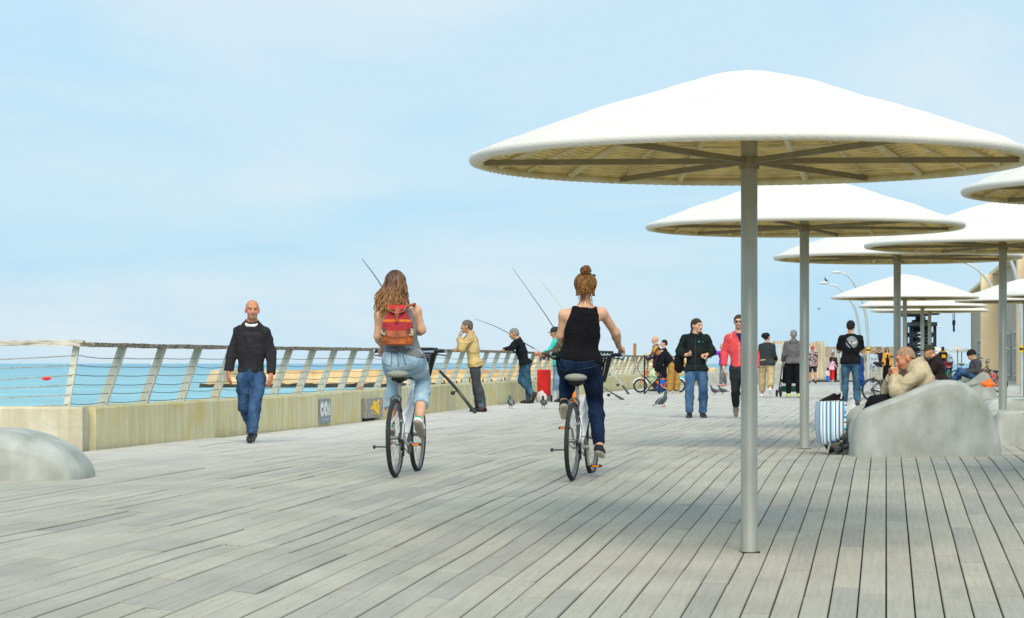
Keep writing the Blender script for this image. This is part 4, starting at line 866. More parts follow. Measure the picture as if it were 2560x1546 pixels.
class Fig:
    def __init__(s, label, J, loc, res=0.014, fem=False, build=1.0, skin_m=SK_FAIR, group=None, belly=0.0):
        s.J = J; s.k = J['k']; s.res = res; s.loc = loc; s.fem = fem; s.b = build; s.skin = skin_m; s.label = label; s.kids = []; s.group = group; s.belly = belly
        s.frames(); s.prims()
    def frames(s):
        J = s.J; s.pel = (J['hipL'] + J['hipR']) / 2; s.up = nrm(J['neck'] - s.pel); r = nrm(J['hipR'] - J['hipL']); s.rL = nrm(r - s.up * (r @ s.up)); s.fL = np.cross(s.up, s.rL)
        r = nrm(J['shR'] - J['shL']); s.rU = nrm(r - s.up * (r @ s.up)); s.fU = np.cross(s.up, s.rU); s.rM = nrm(s.rL + s.rU); s.fM = np.cross(s.up, s.rM)
        lk = nrm(J['look']); hu = nrm(J['head'] - J['neck']); hu = nrm(A3(0, 0, 1) * 0.8 + hu * 0.4); r = nrm(np.cross(lk, hu)); s.hr = r; s.hf = lk; s.hu = np.cross(r, lk); s.HM = np.stack([s.hr, s.hf, s.hu])
    def tor(s, o, r_, f_, a, b, ra, rb, flat): return framed(rcone(a, b, ra, rb), o, np.stack([r_, f_, s.up]), (1, flat, 1))
    def torso(s, add=0.0, low=0.0, fac=1.0):
        k = s.k; b = s.b; L = np.linalg.norm(s.J['neck'] - s.pel); fem = s.fem; J = s.J
        hipr = (0.162 if fem else 0.150) * k * b + add; wst = (0.118 if fem else 0.138) * k * b + add; ch = (0.142 if fem else 0.162) * k * b + add
        f = [s.tor(s.pel, s.rL, s.fL, A3(0, 0, 0.015 * k - low), A3(0, 0, 0.09 * k), hipr + low * 0.12, hipr * 0.93, 0.70),
             s.tor(s.pel, s.rM, s.fM, A3(0, 0.0, L * 0.30), A3(0, 0, L * 0.46), wst, wst * 1.03, 0.74),
             s.tor(s.pel, s.rU, s.fU, A3(0, -0.01, L * 0.50), A3(0, -0.012, L * 0.655), ch, ch * 0.96, 0.70)]
        sa = J['shL'] + (J['shR'] - J['shL']) * 0.12 - s.up * 0.012; sb = J['shR'] - (J['shR'] - J['shL']) * 0.12 - s.up * 0.012
        f.append(rcone(sa - s.up * 0.02, sb - s.up * 0.02, 0.052 * k + add * 0.6, 0.052 * k + add * 0.6)); f.append(rcone(J['neck'] - s.up * 0.10 * k, J['neck'] - s.up * 0.005, 0.085 * k + add * 0.6, 0.058 * k + add * 0.4)); f += [rcone(J['neck'] - s.up * 0.02 * k, J[q] - s.up * 0.012, 0.052 * k + add * 0.5, 0.044 * k + add * 0.6) for q in ('shL', 'shR')]
        if fem:
            for q in (-1, 1): f.append(ellip(s.pel + s.up * L * 0.60 + s.rU * q * 0.068 * k + s.fU * 0.075 * k, A3(1, 1, 1) * (0.062 * k + add * 0.7)))
        if s.belly: f.append(ellip(s.pel + s.up * L * 0.30 + s.fM * 0.05 * k, A3(1, 1, 1.1) * (0.115 * k * (1 + s.belly) + add)))
        for q in (-1, 1): f.append(ellip(s.pel + s.rL * q * 0.075 * k - s.fL * 0.055 * k - s.up * (0.01 + low * 0.3), A3(1, 1, 1.05) * ((0.100 if fem else 0.088) * k * b + add)))
        return f
    def arm(s, side, add=0.0, to=1.0, cuff=0.0, full=False):
        J = s.J; k = s.k; b = s.b ** 0.7 * (0.88 if s.fem else 1.0); a, e, w = J['sh' + side], J['el' + side], J['wr' + side]; f = [ellip(a - s.up * 0.012, A3(1, 1, 1) * (0.050 * k * b + add * 0.6))]
        if to <= 1: 
            q = a + (e - a) * to; f.append(rcone(a, q, 0.049 * k * b + add, (0.050 - 0.009 * to) * k * b + add + cuff))
        else:
            t = to - 1; q = e + (w - e) * t; mid = e + (w - e) * min(t, 0.3)
            f += [rcone(a, e, 0.049 * k * b + add, 0.042 * k * b + add), rcone(e, mid, 0.043 * k * b + add, 0.043 * k * b + add)]
            if t > 0.3: f.append(rcone(mid, q, 0.043 * k * b + add, (0.043 - 0.016 * t) * k * b + add + cuff))
        return f
    def leg(s, side, add=0.0, to=2.0, flare=0.0, kn=0.0):
        J = s.J; k = s.k; b = s.b ** 0.7 * (1.03 if s.fem else 1.0); h, n_, a = J['hip' + side], J['kne' + side], J['ank' + side]; t = to - 1
        f = [rcone(h, h + (n_ - h) * 0.4, 0.090 * k * b + add, 0.082 * k * b + add), rcone(h + (n_ - h) * 0.4, h + (n_ - h) * min(1, to), 0.082 * k * b + add, 0.058 * k * b + add + kn)]
        if t > 0:
            back = -nrm(np.cross(np.cross(J['ft' + side], a - n_), a - n_)); back = nrm(np.cross(np.cross(a - n_, J['ft' + side]), a - n_)); m = n_ + (a - n_) * 0.32
            if (back @ J['ft' + side]) > 0: back = -back
            q = n_ + (a - n_) * t; f += [rcone(n_, m + back * 0.012 * k, 0.055 * k * b + add + kn, 0.056 * k * b + add + kn * .6 + flare * 0.3), rcone(m + back * 0.012 * k, q, 0.056 * k * b + add + kn * .6 + flare * 0.3, (0.056 - 0.019 * t) * k * b + add + flare)]
        return f
    def prims(s):
        J = s.J
        s.neckf = [rcone(J['neck'] - s.up * 0.03, J['head'] - s.hu * 0.05 * s.k - s.hf * 0.012, 0.062 * s.k * (0.84 if s.fem else 1), 0.057 * s.k * (0.84 if s.fem else 1))]
        s.bodyf = union(s.torso() + s.arm('L', to=2) + s.arm('R', to=2) + s.leg('L') + s.leg('R') + s.neckf, 0.026)
    def headf(s):
        h = s.k ** 0.4 * (0.99 if s.fem else 1.07); c = s.J['head']; M = s.HM; T = lambda x, y, z: c + (M.T @ A3(x, y, z)) * h
        f = [ellip(T(0, -0.012, 0.032), A3(0.074, 0.094, 0.084) * h, M), ellip(T(0, 0.028, -0.022), A3(0.060, 0.068, 0.088) * h, M), ellip(T(0, 0.052, -0.078), A3(0.040, 0.036, 0.030) * h, M),
             rcone(T(-0.03, 0.074, 0.026), T(0.03, 0.074, 0.026), 0.016 * h, 0.016 * h), rcone(T(-0.034, 0.062, -0.018), T(-0.034, 0.062, -0.02), 0.026 * h, 0.026 * h), rcone(T(0.034, 0.062, -0.018), T(0.034, 0.062, -0.02), 0.026 * h, 0.026 * h)]
        d = union(f, 0.022 * h)
        for q in (-1, 1): d = sub(d, ellip(T(q * 0.031, 0.102, 0.006), A3(0.020, 0.018, 0.013) * h, M), 0.012)
        g = [d, rcone(T(0, 0.088, 0.012), T(0, 0.108, -0.028), 0.009 * h, 0.014 * h), ellip(T(-0.012, 0.094, -0.03), A3(.01, .012, .009) * h, M), ellip(T(0.012, 0.094, -0.03), A3(.01, .012, .009) * h, M), rcone(T(-0.016, 0.090, -0.055), T(0.016, 0.090, -0.055), 0.009 * h, 0.009 * h)]
        for q in (-1, 1): g.append(ellip(T(q * 0.076, -0.006, -0.004), A3(0.010, 0.022, 0.033) * h, M))
        return union(g, 0.010), T, h
    def hand(s, side, curl=0.5, palm=None, res=0.005, spread=0.0, d=None):
        """five fingers leaving a palm; palm: direction the palm faces"""
        J = s.J; k = s.k * (0.90 if s.fem else 1.0); w = J['wr' + side]; d = nrm(J.get('hd' + side, w - J['el' + side]) if d is None else d)
        pn = nrm(palm) if palm is not None else nrm((s.pel + s.up * 0.1) - w); pn = nrm(pn - d * (pn @ d)); sd = np.cross(d, pn) * (1 if side == 'L' else -1)   # sd points to the thumb
        f = []; 
        def at(a, b_, c): return w + (d * a + sd * b_ + pn * c) * k
        for b_ in (-0.026, -0.008, 0.010, 0.027): f.append(rcone(at(0.0, b_ * 0.6, 0), at(0.085, b_, 0), 0.0145 * k, 0.0115 * k))
        pal = union(f, 0.012); fs = []
        for i, (b_, L) in enumerate(((-0.029, 0.062), (-0.010, 0.078), (0.010, 0.085), (0.029, 0.074))):
            ang = curl * (0.55 + 0.1 * (3 - i) * 0.4); p = at(0.084, b_, 0.0); dirn = d + sd * (b_ * 3 * spread); q = p
            for j, seg in enumerate((0.46, 0.30, 0.24)):
                ang_j = curl * (0.9 + 0.75 * j + 0.08 * i); v = nrm(dirn) * math.cos(ang_j) + pn * math.sin(ang_j); q2 = q + v * L * seg * k * 1.05; fs.append(rcone(q, q2, (0.0095 - 0.001 * j) * k, (0.0088 - 0.001 * j) * k)); q = q2
        p = at(0.022, 0.022, 0.006); v = nrm(d * 0.75 + sd * 0.75 + pn * (0.25 + 0.5 * curl)); q = p + v * 0.042 * k; v2 = nrm(d * 0.95 + sd * (0.35 - 0.45 * curl) + pn * (0.3 + 0.7 * curl)); q2 = q + v2 * 0.032 * k; q3 = q2 + nrm(v2 + pn * 0.2 * curl) * 0.026 * k
        fs += [rcone(p, q, 0.015 * k, 0.0115 * k), rcone(q, q2, 0.011 * k, 0.010 * k), rcone(q2, q3, 0.010 * k, 0.008 * k)]
        g = union([pal] + fs, 0.006); g = union([g, rcone(J['el' + side] + (w - J['el' + side]) * 0.85, w + d * 0.02 * k, 0.027 * k, 0.024 * k)], 0.015)
        c = w + d * 0.09 * k; lo = np.minimum(w, c) - 0.13 * k; hi = np.maximum(w, c) + 0.13 * k
        return grid_surface(g, lo, hi, res)
    def bounds(s, pts, pad): P = np.array(pts); return P.min(0) - pad, P.max(0) + pad
    def make(s, eyes=True, hands=((0.5, None), (0.5, None)), lips=True, stub=False, hres=None, hand_d=(None, None)):
        J = s.J; lo, hi = s.bounds([J[n_] for n_ in ('hipL', 'hipR', 'kneL', 'kneR', 'ankL', 'ankR', 'shL', 'shR', 'elL', 'elR', 'wrL', 'wrR', 'neck')], 0.17)
        parts = [(*grid_surface(s.bodyf, lo, hi, s.res * 1.15), 0)]
        hf, T, h = s.headf(); hf2 = union([hf] + s.neckf, 0.02); c = J['head']
        def hm(C):
            q = ((C - c) @ s.HM.T) / h; m = np.zeros(len(C), int)
            e = (np.abs(np.abs(q[:, 0]) - 0.031) < 0.014) & (np.abs(q[:, 2] - 0.004) < 0.0065) & (q[:, 1] > 0.06); br = (np.abs(np.abs(q[:, 0]) - 0.032) < 0.020) & (np.abs(q[:, 2] - 0.026) < 0.0035) & (q[:, 1] > 0.06)
            lp = (np.abs(q[:, 0]) < 0.022) & (np.abs(q[:, 2] + 0.055) < 0.0065) & (q[:, 1] > 0.07)
            if stub: m[(q[:, 2] < -0.035) & (q[:, 1] > 0.0) & (np.abs(q[:, 0]) < 0.07)] = 4
            if eyes: m[br] = 3; m[e] = 1; m[lp] = 2
            return m
        r = hres or max(0.006, s.res * 0.5); parts.append((*grid_surface(hf2, c - 0.16 * h, c + 0.16 * h, r), hm))
        for i, sd in enumerate('LR'):
            if hands[i] is not None: parts.append((*s.hand(sd, hands[i][0], hands[i][1], max(0.005, s.res * 0.4), d=hand_d[i]), 0))
        me = np_mesh('person', parts, [s.skin, M_EYE, M_LIP, M_BROW, M_STUB]); s.o = link('person', me); s.o.location = s.loc
        tag(s.o, s.label, 'person', s.group); return s.o
    def piece(s, name, f, pts, mats, pad=0.2, res=None, matf=0):
        lo, hi = s.bounds(pts, pad); v, q = grid_surface(f, lo, hi, res or s.res); me = np_mesh(name, [(v, q, matf)], mats if isinstance(mats, list) else [mats]); o = link(name, me, s.o); return o
    def J_(s, *n_): return [s.J[q] for q in n_]
    def top(s, mat, name='shirt', add=0.016, sleeve=1.9, hem=0.0, neck_r=0.070, fold=0.006, seed=1, low=0.0, cuff=0.004, matf=0, armadd=None, side='both', neck_drop=0.0, hem_n=None, opened=None):
        J = s.J; fs = s.torso(add, low); aa = add if armadd is None else armadd
        if hem > 0: fs += [s.leg('L', add + 0.010, 0.25)[0], s.leg('R', add + 0.010, 0.25)[0]]
        f = cut(union(fs, 0.026), plane(s.pel - s.up * hem, -s.up if hem_n is None else hem_n))
        if sleeve <= 0:
            for sd, q in (('L', -1), ('R', 1)): f = cut(f, plane(J['sh' + sd] - s.rU * q * (0.040 - sleeve), s.rU * q + s.up * 0.24))
        else:
            arms = []
            for sd in 'LR':
                a_, b_ = (J['sh' + sd], J['el' + sd]) if sleeve <= 1 else (J['el' + sd], J['wr' + sd]); tt = sleeve if sleeve <= 1 else sleeve - 1
                pc_ = s.arm(sd, aa, sleeve, cuff); last = cut(union(pc_[-2:] if sleeve > 1.3 else pc_[-1:], 0.02), plane(a_ + (b_ - a_) * tt, b_ - a_)); arms += pc_[:-2] + [last] if sleeve > 1.3 else pc_[:-1] + [last]
            f = union([f] + arms, 0.026)
        if fold: f = folds(f, min(fold, 0.009), 34, seed)
        f = sub(f, ellip(J['neck'] + s.up * (0.035 - neck_drop) + s.fU * 0.02, A3(neck_r, neck_r, neck_r * 0.9)))
        if opened: f = opened(f)
        s.topf = f; return s.piece(name, f, s.J_('hipL', 'hipR', 'shL', 'shR', 'neck') + ([J['elL'], J['elR']] if sleeve > 0 else []) + ([J['wrL'], J['wrR']] if sleeve > 1 else []) + [s.pel - s.up * (0.12 + max(0, hem))], mat, 0.19, None, matf)
    def pants(s, mat, name='trousers', add=0.012, to=1.95, flare=0.012, waist=0.12, fold=0.005, seed=2, kn=0.006, matf=0, cuffs=None):
        J = s.J; b = s.torso(add); t = to - 1 if to > 1 else to; fs = [cut(union([b[0], *b[-2:]], 0.03), plane(s.pel + s.up * waist * s.k, s.up))]
        for sd in 'LR':
            a_, b_ = (J['kne' + sd], J['ank' + sd]) if to > 1 else (J['hip' + sd], J['kne' + sd]); pc_ = s.leg(sd, add, to, flare, kn); fs += pc_[:-1] + [cut(pc_[-1], plane(a_ + (b_ - a_) * t, b_ - a_))]
        f = union(fs, 0.028)
        if fold: f = folds(f, min(fold, 0.008), 34, seed, (1.2, 1.2, 1))
        s.pantf = f; return s.piece(name, f, s.J_('hipL', 'hipR', 'kneL', 'kneR', 'ankL', 'ankR') + [s.pel + s.up * 0.1], mat, 0.17, None, matf)
    def shoes(s, mat, sole=None, size=1.0, high=0.0, names='shoe', heel=None):
        for sd in 'LR':
            J = s.J; k = s.k * size * (0.92 if s.fem else 1.0); A_ = J['ank' + sd]; fw = nrm(J['ft' + sd]); side = nrm(np.cross(fw, A3(0, 0, 1))); up = np.cross(side, fw); M = np.stack([side, fw, up]); o = A_ - up * 0.085 * k
            T = lambda x, y, z: A3(x, y, z)
            f = union([rcone(T(0, -0.045 * k, 0.040 * k), T(0, 0.06 * k, 0.038 * k), 0.040 * k, 0.045 * k), rcone(T(0, 0.06 * k, 0.036 * k), T(0.0, 0.155 * k, 0.026 * k), 0.047 * k, 0.036 * k), rcone(T(0, -0.02 * k, 0.05 * k), T(0, -0.012 * k, (0.095 + high) * k), 0.043 * k, 0.043 * k)], 0.03)
            f = cut(f, plane(T(0, 0, 0.0), T(0, 0, -1))); f = cut(f, plane(T(0, 0, (0.095 + high) * k), T(0, 0, 1)))
            lo = A3(-0.07, -0.11, -0.02) * k; hi = A3(0.07, 0.22, 0.13 + high) * k; v, q = grid_surface(f, lo, hi, max(0.007, s.res * 0.6))
            def mf(C, k=k):
                m = np.zeros(len(C), int); m[C[:, 2] < 0.022 * k] = 1
                if heel: m[(C[:, 1] < -0.045 * k) & (C[:, 2] > 0.05 * k)] = 2
                return m
            mi = mf(v[q].mean(1)); v = v @ M + o; me = np_mesh(names, [(v, q, lambda C, mi=mi: mi)], [mat, sole or mat] + ([heel] if heel else [])); link(names, me, s.o)
    def hair_cap(s, mat, thick=0.012, line=0.0, slope=0.78, nape=-0.075, amp=0.0012, name='hair', top=0.0, back=0.0):
        hf, T, h = s.headf(); c = s.J['head']; M = s.HM
        f = union([ellip(T(0, -0.012 - back * 0.5, 0.032 + top * 0.5), (A3(0.074, 0.094 + back * 0.5, 0.084 + top * 0.5) + thick) * h, M), ellip(T(0, -0.05, -0.02), (A3(0.055, 0.05, 0.06) + thick) * h, M)], 0.03)
        f = folds(f, amp, 120, 5)
        def keep(P): q = ((P - c) @ M.T) / h; return np.maximum(line + slope * q[:, 1] - q[:, 2], nape - q[:, 2]) * 0.8
        f = cut(f, keep); v, q = grid_surface(f, c - 0.17 * h, c + 0.19 * h, max(0.006, s.res * 0.5)); return link(name, np_mesh(name, [(v, q, 0)], [mat]), s.o)
    def cap(s, mat, brim=True, name='cap'):
        hf, T, h = s.headf(); c = s.J['head']; M = s.HM
        f = ellip(T(0, -0.010, 0.038), A3(0.086, 0.106, 0.092) * h, M); f = cut(f, plane(T(0, 0, 0.036), -s.hu + s.hf * 0.1)); fs = [f]
        if brim: fs.append(framed(rcone(A3(-0.03, 0.07, 0), A3(0.03, 0.07, 0), 0.07, 0.07), T(0, 0.03, 0.042) - s.hu * 0.005, M, (1, 1, 0.13)))
        f = union(fs, 0.008); v, q = grid_surface(f, c - 0.2 * h, c + 0.22 * h, max(0.006, s.res * 0.5)); return link(name, np_mesh(name, [(v, q, 0)], [mat]), s.o)
    def sunglasses(s, mat=None):
        hf, T, h = s.headf(); mb = MB(); M = Matrix([list(r) for r in s.HM.T])
        for q in (-1, 1): mb.ell(T(q * 0.032, 0.098, 0.006), (0.025 * h, 0.009 * h, 0.019 * h), M); mb.tube([T(q * 0.056, 0.088, 0.012), T(q * 0.078, 0.03, 0.014), T(q * 0.079, -0.01, 0.008)], 0.003 * h, 5)
        mb.tube([T(-0.012, 0.104, 0.014), T(0.012, 0.104, 0.014)], 0.003 * h, 5); return mb.build('sunglasses', mat or M_BLACK, s.o, True)
    def decal(s, name, pts2, faces, mat, o, ax, up, d, off=0.003, f=None):
        """flat print (x, y in metres) laid on the cloth surface"""
        P = np.array([o + ax * q[0] + up * q[1] for q in pts2]) - d * 0.3; P = march(P, d, f or s.topf, 70, 0.7) - d * off
        mb = MB(); mb.add([tuple(q) for q in P], faces); return mb.build(name, mat, s.o)
def PX(px0, py0, s_):
    """photograph px to metres about (px0, py0) at scale s_"""
    return lambda x, y, dy=0.0: A3((x - px0) / s_, dy, (py0 - y) / s_)
# ================================================================== people
def pj(px0, py0, d, H, look, pitch, ftL, ftR, J, hd=(None, None)):
    """pose from joints seen in the photograph: name -> (px, py, metres away from the root depth)"""
    s_ = F / d; q = PX(px0, py0, s_); o = {n_: q(*v) for n_, v in J.items()}; a = R(look); p = R(pitch)
    o['look'] = A3(-math.sin(a) * math.cos(p), math.cos(a) * math.cos(p), -math.sin(p)); o['k'] = H / 1.75
    for n_, (yw, pt) in (('ftL', ftL), ('ftR', ftR)): a = R(yw); p = R(pt); o[n_] = A3(-math.sin(a) * math.cos(p), math.cos(a) * math.cos(p), -math.sin(p))
    for i, sd in enumerate('LR'): o['hd' + sd] = nrm(hd[i]) if hd[i] is not None else nrm(o['wr' + sd] - o['el' + sd])
    o['up'] = nrm(o['neck'] - (o['hipL'] + o['hipR']) / 2)
    for sd in 'LR': o['sh' + sd] = o['sh' + sd] - o['up'] * 0.03 * o['k']
    return o
def root_at(px, py, d=None):
    return ground_at(px, py) if d is None else on_deck(px, d)
def denim(name, c1, c2): return pm(name, c1, 0.9, 0, 0.2, 5.0, 0.45, 120, col2=c2, spec=0.15, lo=0.36, hi=0.74, stretch=(1.4, 1.4, 0.7), wrinkle=0.6)
D_MID = denim('denim_mid_blue', (0.016, 0.045, 0.115), (0.075, 0.155, 0.29)); D_LIGHT = denim('denim_pale_blue', (0.27, 0.42, 0.55), (0.50, 0.64, 0.74)); D_DARK = denim('denim_dark_navy', (0.004, 0.010, 0.030), (0.012, 0.028, 0.075)); D_TEAL = denim('denim_worn_teal', (0.02, 0.06, 0.10), (0.07, 0.16, 0.25))
H_THIN = hairm('thin_sandy_hair', (0.26, 0.13, 0.075), (0.42, 0.29, 0.20))
WHITE_SOLE = pm('white_rubber', (0.72, 0.72, 0.68), 0.6); SH_BLACK = pm('black_shoe_leather', (0.012, 0.012, 0.013), 0.45, 0, 0.2, 12, 0.1); SH_WHITE = pm('white_leather', (0.75, 0.75, 0.73), 0.5)
# ---- man in charcoal sweater walking towards the camera
R1 = ground_at(630, 1107); d1 = R1.y
J = pj(630, 1107, d1, 1.74, 190, 2, (180, 4), (180, 30), dict(hipL=(646, 946, 0), hipR=(611, 946, 0), kneL=(639, 1022, -0.13), ankL=(630, 1086, -0.10), kneR=(608, 1017, 0.10), ankR=(624, 1075, 0.42), neck=(630, 801, 0.03), shL=(662, 824, 0.02), shR=(597, 822, 0.04), elL=(677, 880, 0.05), elR=(579, 877, 0.05), wrL=(679, 936, -0.06), wrR=(572, 929, -0.04), head=(631, 776, -0.01)), hd=((-0.10, -0.25, -1), (0.05, -0.25, -1)))
P = Fig('bald man in charcoal long-sleeved sweater and blue jeans walking towards the viewer', J, R1, 0.011, build=1.0, skin_m=SK_RED)
P.make(stub=True, hands=((0.35, (-0.6, 0.5, 0)), (0.35, (0.6, 0.5, 0))), hres=0.006)
P.top(cloth('charcoal_jersey', (0.026, 0.025, 0.029)), 'sweater', 0.019, 1.97, -0.075, 0.078, 0.009, 3, low=0.0, cuff=0.006)
tvs, tfs = text_mesh('TRAINING', 0.075); M_PRINT = cloth('sweater_print', (0.055, 0.048, 0.052)); dfw = A3(0, 1.0, 0); oc = PX(630, 1107, F / d1)(629, 838) + A3(0, -0.1, 0)
arc = [(x, y - 1.1 * x * x + 0.0) for x, y, z in tvs]; P.decal('chest_lettering', arc, tfs, M_PRINT, oc, A3(1.0, 0, 0), A3(0, 0, 1.0), dfw)
tvs, tfs = text_mesh('90.', 0.06); P.decal('chest_lettering', [(x, y) for x, y, z in tvs], tfs, M_PRINT, oc - A3(0, 0, 0.085), A3(1.0, 0, 0), A3(0, 0, 1.0), dfw)
P.decal('chest_line', [(-0.12, 0.004), (-0.06, -0.004), (0, -0.007), (0.06, -0.004), (0.12, 0.004), (0.12, -0.004), (0.06, -0.012), (0, -0.015), (-0.06, -0.012), (-0.12, -0.004)], [(0, 1, 8, 9), (1, 2, 7, 8), (2, 3, 6, 7), (3, 4, 5, 6)], M_PRINT, oc - A3(0, 0, 0.12), A3(1.0, 0, 0), A3(0, 0, 1.0), dfw)
P.pants(D_MID, 'jeans', 0.009, 1.96, 0.020, 0.11, 0.008, 4, 0.010)
P.shoes(SH_BLACK, SH_BLACK, 1.02)
f_ = cut(sub(union([rcone(J['neck'] - A3(0, 0, 0.045), J['neck'] + A3(0, -0.012, 0.022), 0.096, 0.073)], 0.01), rcone(J['neck'] - A3(0, 0, .1), J['neck'] + A3(0, -0.02, 0.1), 0.066, 0.066)), plane(J['neck'] + A3(0, -0.05, -0.034), (0, -0.5, 1)))
P.piece('undershirt', f_, [J['neck']], cloth('white_cotton', (0.78, 0.78, 0.77)), 0.13, 0.008)
# ---- rider with backpack
RB1 = ground_at(988, 1194); dB1 = RB1.y; HB1 = R(8.2); RB2 = ground_at(1430, 1202); dB2 = RB2.y; HB2 = R(11.0)
J = pj(988, 1194, dB1, 1.66, -4, 2, (-2, 15), (-14, 42), dict(hipL=(977, 899, 0.30), hipR=(1033, 899, 0.32), kneL=(977, 955, 0.66), ankL=(968, 1068, 0.50), kneR=(1052, 952, 0.60), ankR=(1047, 1052, 0.20), neck=(984, 764, 0.33), shL=(943, 776, 0.30), shR=(1034, 765, 0.36), elL=(940, 840, 0.34), elR=(1050, 824, 0.38), wrL=(948, 868, 0.58), wrR=(1032, 832, 0.60), head=(983, 706, 0.37)))
P = Fig('woman with long wavy hair in grey top and pale cropped jeans riding left', J, RB1, 0.011, True, 1.06, SK_FAIR)
P.make(hands=((0.9, (0, 0.2, -1)), (0.8, (-1, 0, 0))))
P.top(cloth('grey_linen', (0.19, 0.20, 0.21)), 'sleeveless_top', 0.015, -0.004, -0.035, 0.085, 0.006, 8, hem_n=nrm(-P.up - P.rL * 0.35))
P.pants(D_LIGHT, 'cropped_jeans', 0.009, 1.62, 0.010, 0.115, 0.007, 9, 0.002)
for sd in 'LR':
    a_, b_ = J['kne' + sd], J['ank' + sd]; q0 = a_ + (b_ - a_) * 0.52; q1 = a_ + (b_ - a_) * 0.635; f_ = cut(cut(folds(rcone(q0, q1, 0.069, 0.071), 0.003, 60, 3), plane(q1, b_ - a_)), plane(q0, a_ - b_)); P.piece('turn_up', f_, [q0, q1], D_LIGHT, 0.12, 0.010)
P.shoes(SH_WHITE, pm('worn_gum_sole', (0.34, 0.30, 0.24), 0.8), 1.02, heel=pm('green_heel_tab', (0.03, 0.32, 0.15), 0.6))
for sd in 'LR':
    a_ = J['ank' + sd]; P.piece('sock', cut(rcone(a_ + nrm(J['kne' + sd] - a_) * 0.035, a_ - A3(0, 0, 0.03), 0.040, 0.043), plane(a_ + nrm(J['kne' + sd] - a_) * 0.045, J['kne' + sd] - a_)), [a_], cloth('sock_%s' % sd, (0.03, 0.012, 0.03)), 0.09, 0.008)
# jeans seams and pockets
M_SEAM = cloth('dark_denim_seam', (0.11, 0.20, 0.34))
def seams(P, paths, mat, f, d, w=0.004):
    for pth in paths:
        q = np.array(pth, float); Pm = march(q - d * 0.3, d, f, 70, 0.7) - d * 0.003; mb = MB(); mb.tube([tuple(v) for v in Pm], w, 5); mb.build('seam', mat, P.o, True)
px_ = PX(988, 1194, F / dB1); fwd = A3(0, 1.0, 0)
def seg(*pts):
    out = []
    for (x0, y0), (x1, y1) in zip(pts, pts[1:]):
        for t_ in np.linspace(0, 1, 6): out.append(px_(x0 + (x1 - x0) * t_, y0 + (y1 - y0) * t_, -0.1))
    return out
seams(P, [seg((951, 878), (976, 880), (977, 905), (974, 916), (950, 908)), seg((1004, 880), (1033, 876)), seg((1004, 880), (1012, 913)), seg((991, 872), (994, 916)), seg((948, 872), (1000, 871), (1046, 872))], M_SEAM, P.pantf, fwd, 0.0035)
# hair: a soft core with many wavy locks
M_LONG = bpy.data.materials.new('wavy_golden_brown_hair'); M_LONG.use_nodes = True
t = M_LONG.node_tree; n = t.nodes; l = t.links; b = n['Principled BSDF']; b.inputs['Roughness'].default_value = 0.42; b.inputs['Specular IOR Level'].default_value = 0.5
co = n.new('ShaderNodeTexCoord'); spz = n.new('ShaderNodeSeparateXYZ'); l.new(co.outputs['Object'], spz.inputs[0]); geo = n.new('ShaderNodeNewGeometry')
mr_ = n.new('ShaderNodeMapRange'); mr_.inputs[1].default_value = 1.80; mr_.inputs[2].default_value = 1.44; l.new(spz.outputs[2], mr_.inputs[0])
ml = n.new('ShaderNodeMath'); ml.operation = 'MULTIPLY_ADD'; ml.inputs[1].default_value = 0.55; ml.inputs[2].default_value = -0.22; l.new(geo.outputs['Random Per Island'], ml.inputs[0])
ad = n.new('ShaderNodeMath'); ad.operation = 'ADD'; l.new(mr_.outputs[0], ad.inputs[0]); l.new(ml.outputs[0], ad.inputs[1])
rp_ = n.new('ShaderNodeValToRGB'); e = rp_.color_ramp.elements; e[0].position = 0.0; e[0].color = (0.040, 0.018, 0.007, 1); e[1].position = 1.0; e[1].color = (0.33, 0.165, 0.045, 1); q = e.new(0.5); q.color = (0.16, 0.062, 0.017, 1); l.new(ad.outputs[0], rp_.inputs['Fac']); l.new(rp_.outputs[0], b.inputs['Base Color'])
mb = MB(); rnd = random.Random(11); hc = J['head']; hh = P.k ** 0.4 * 0.96
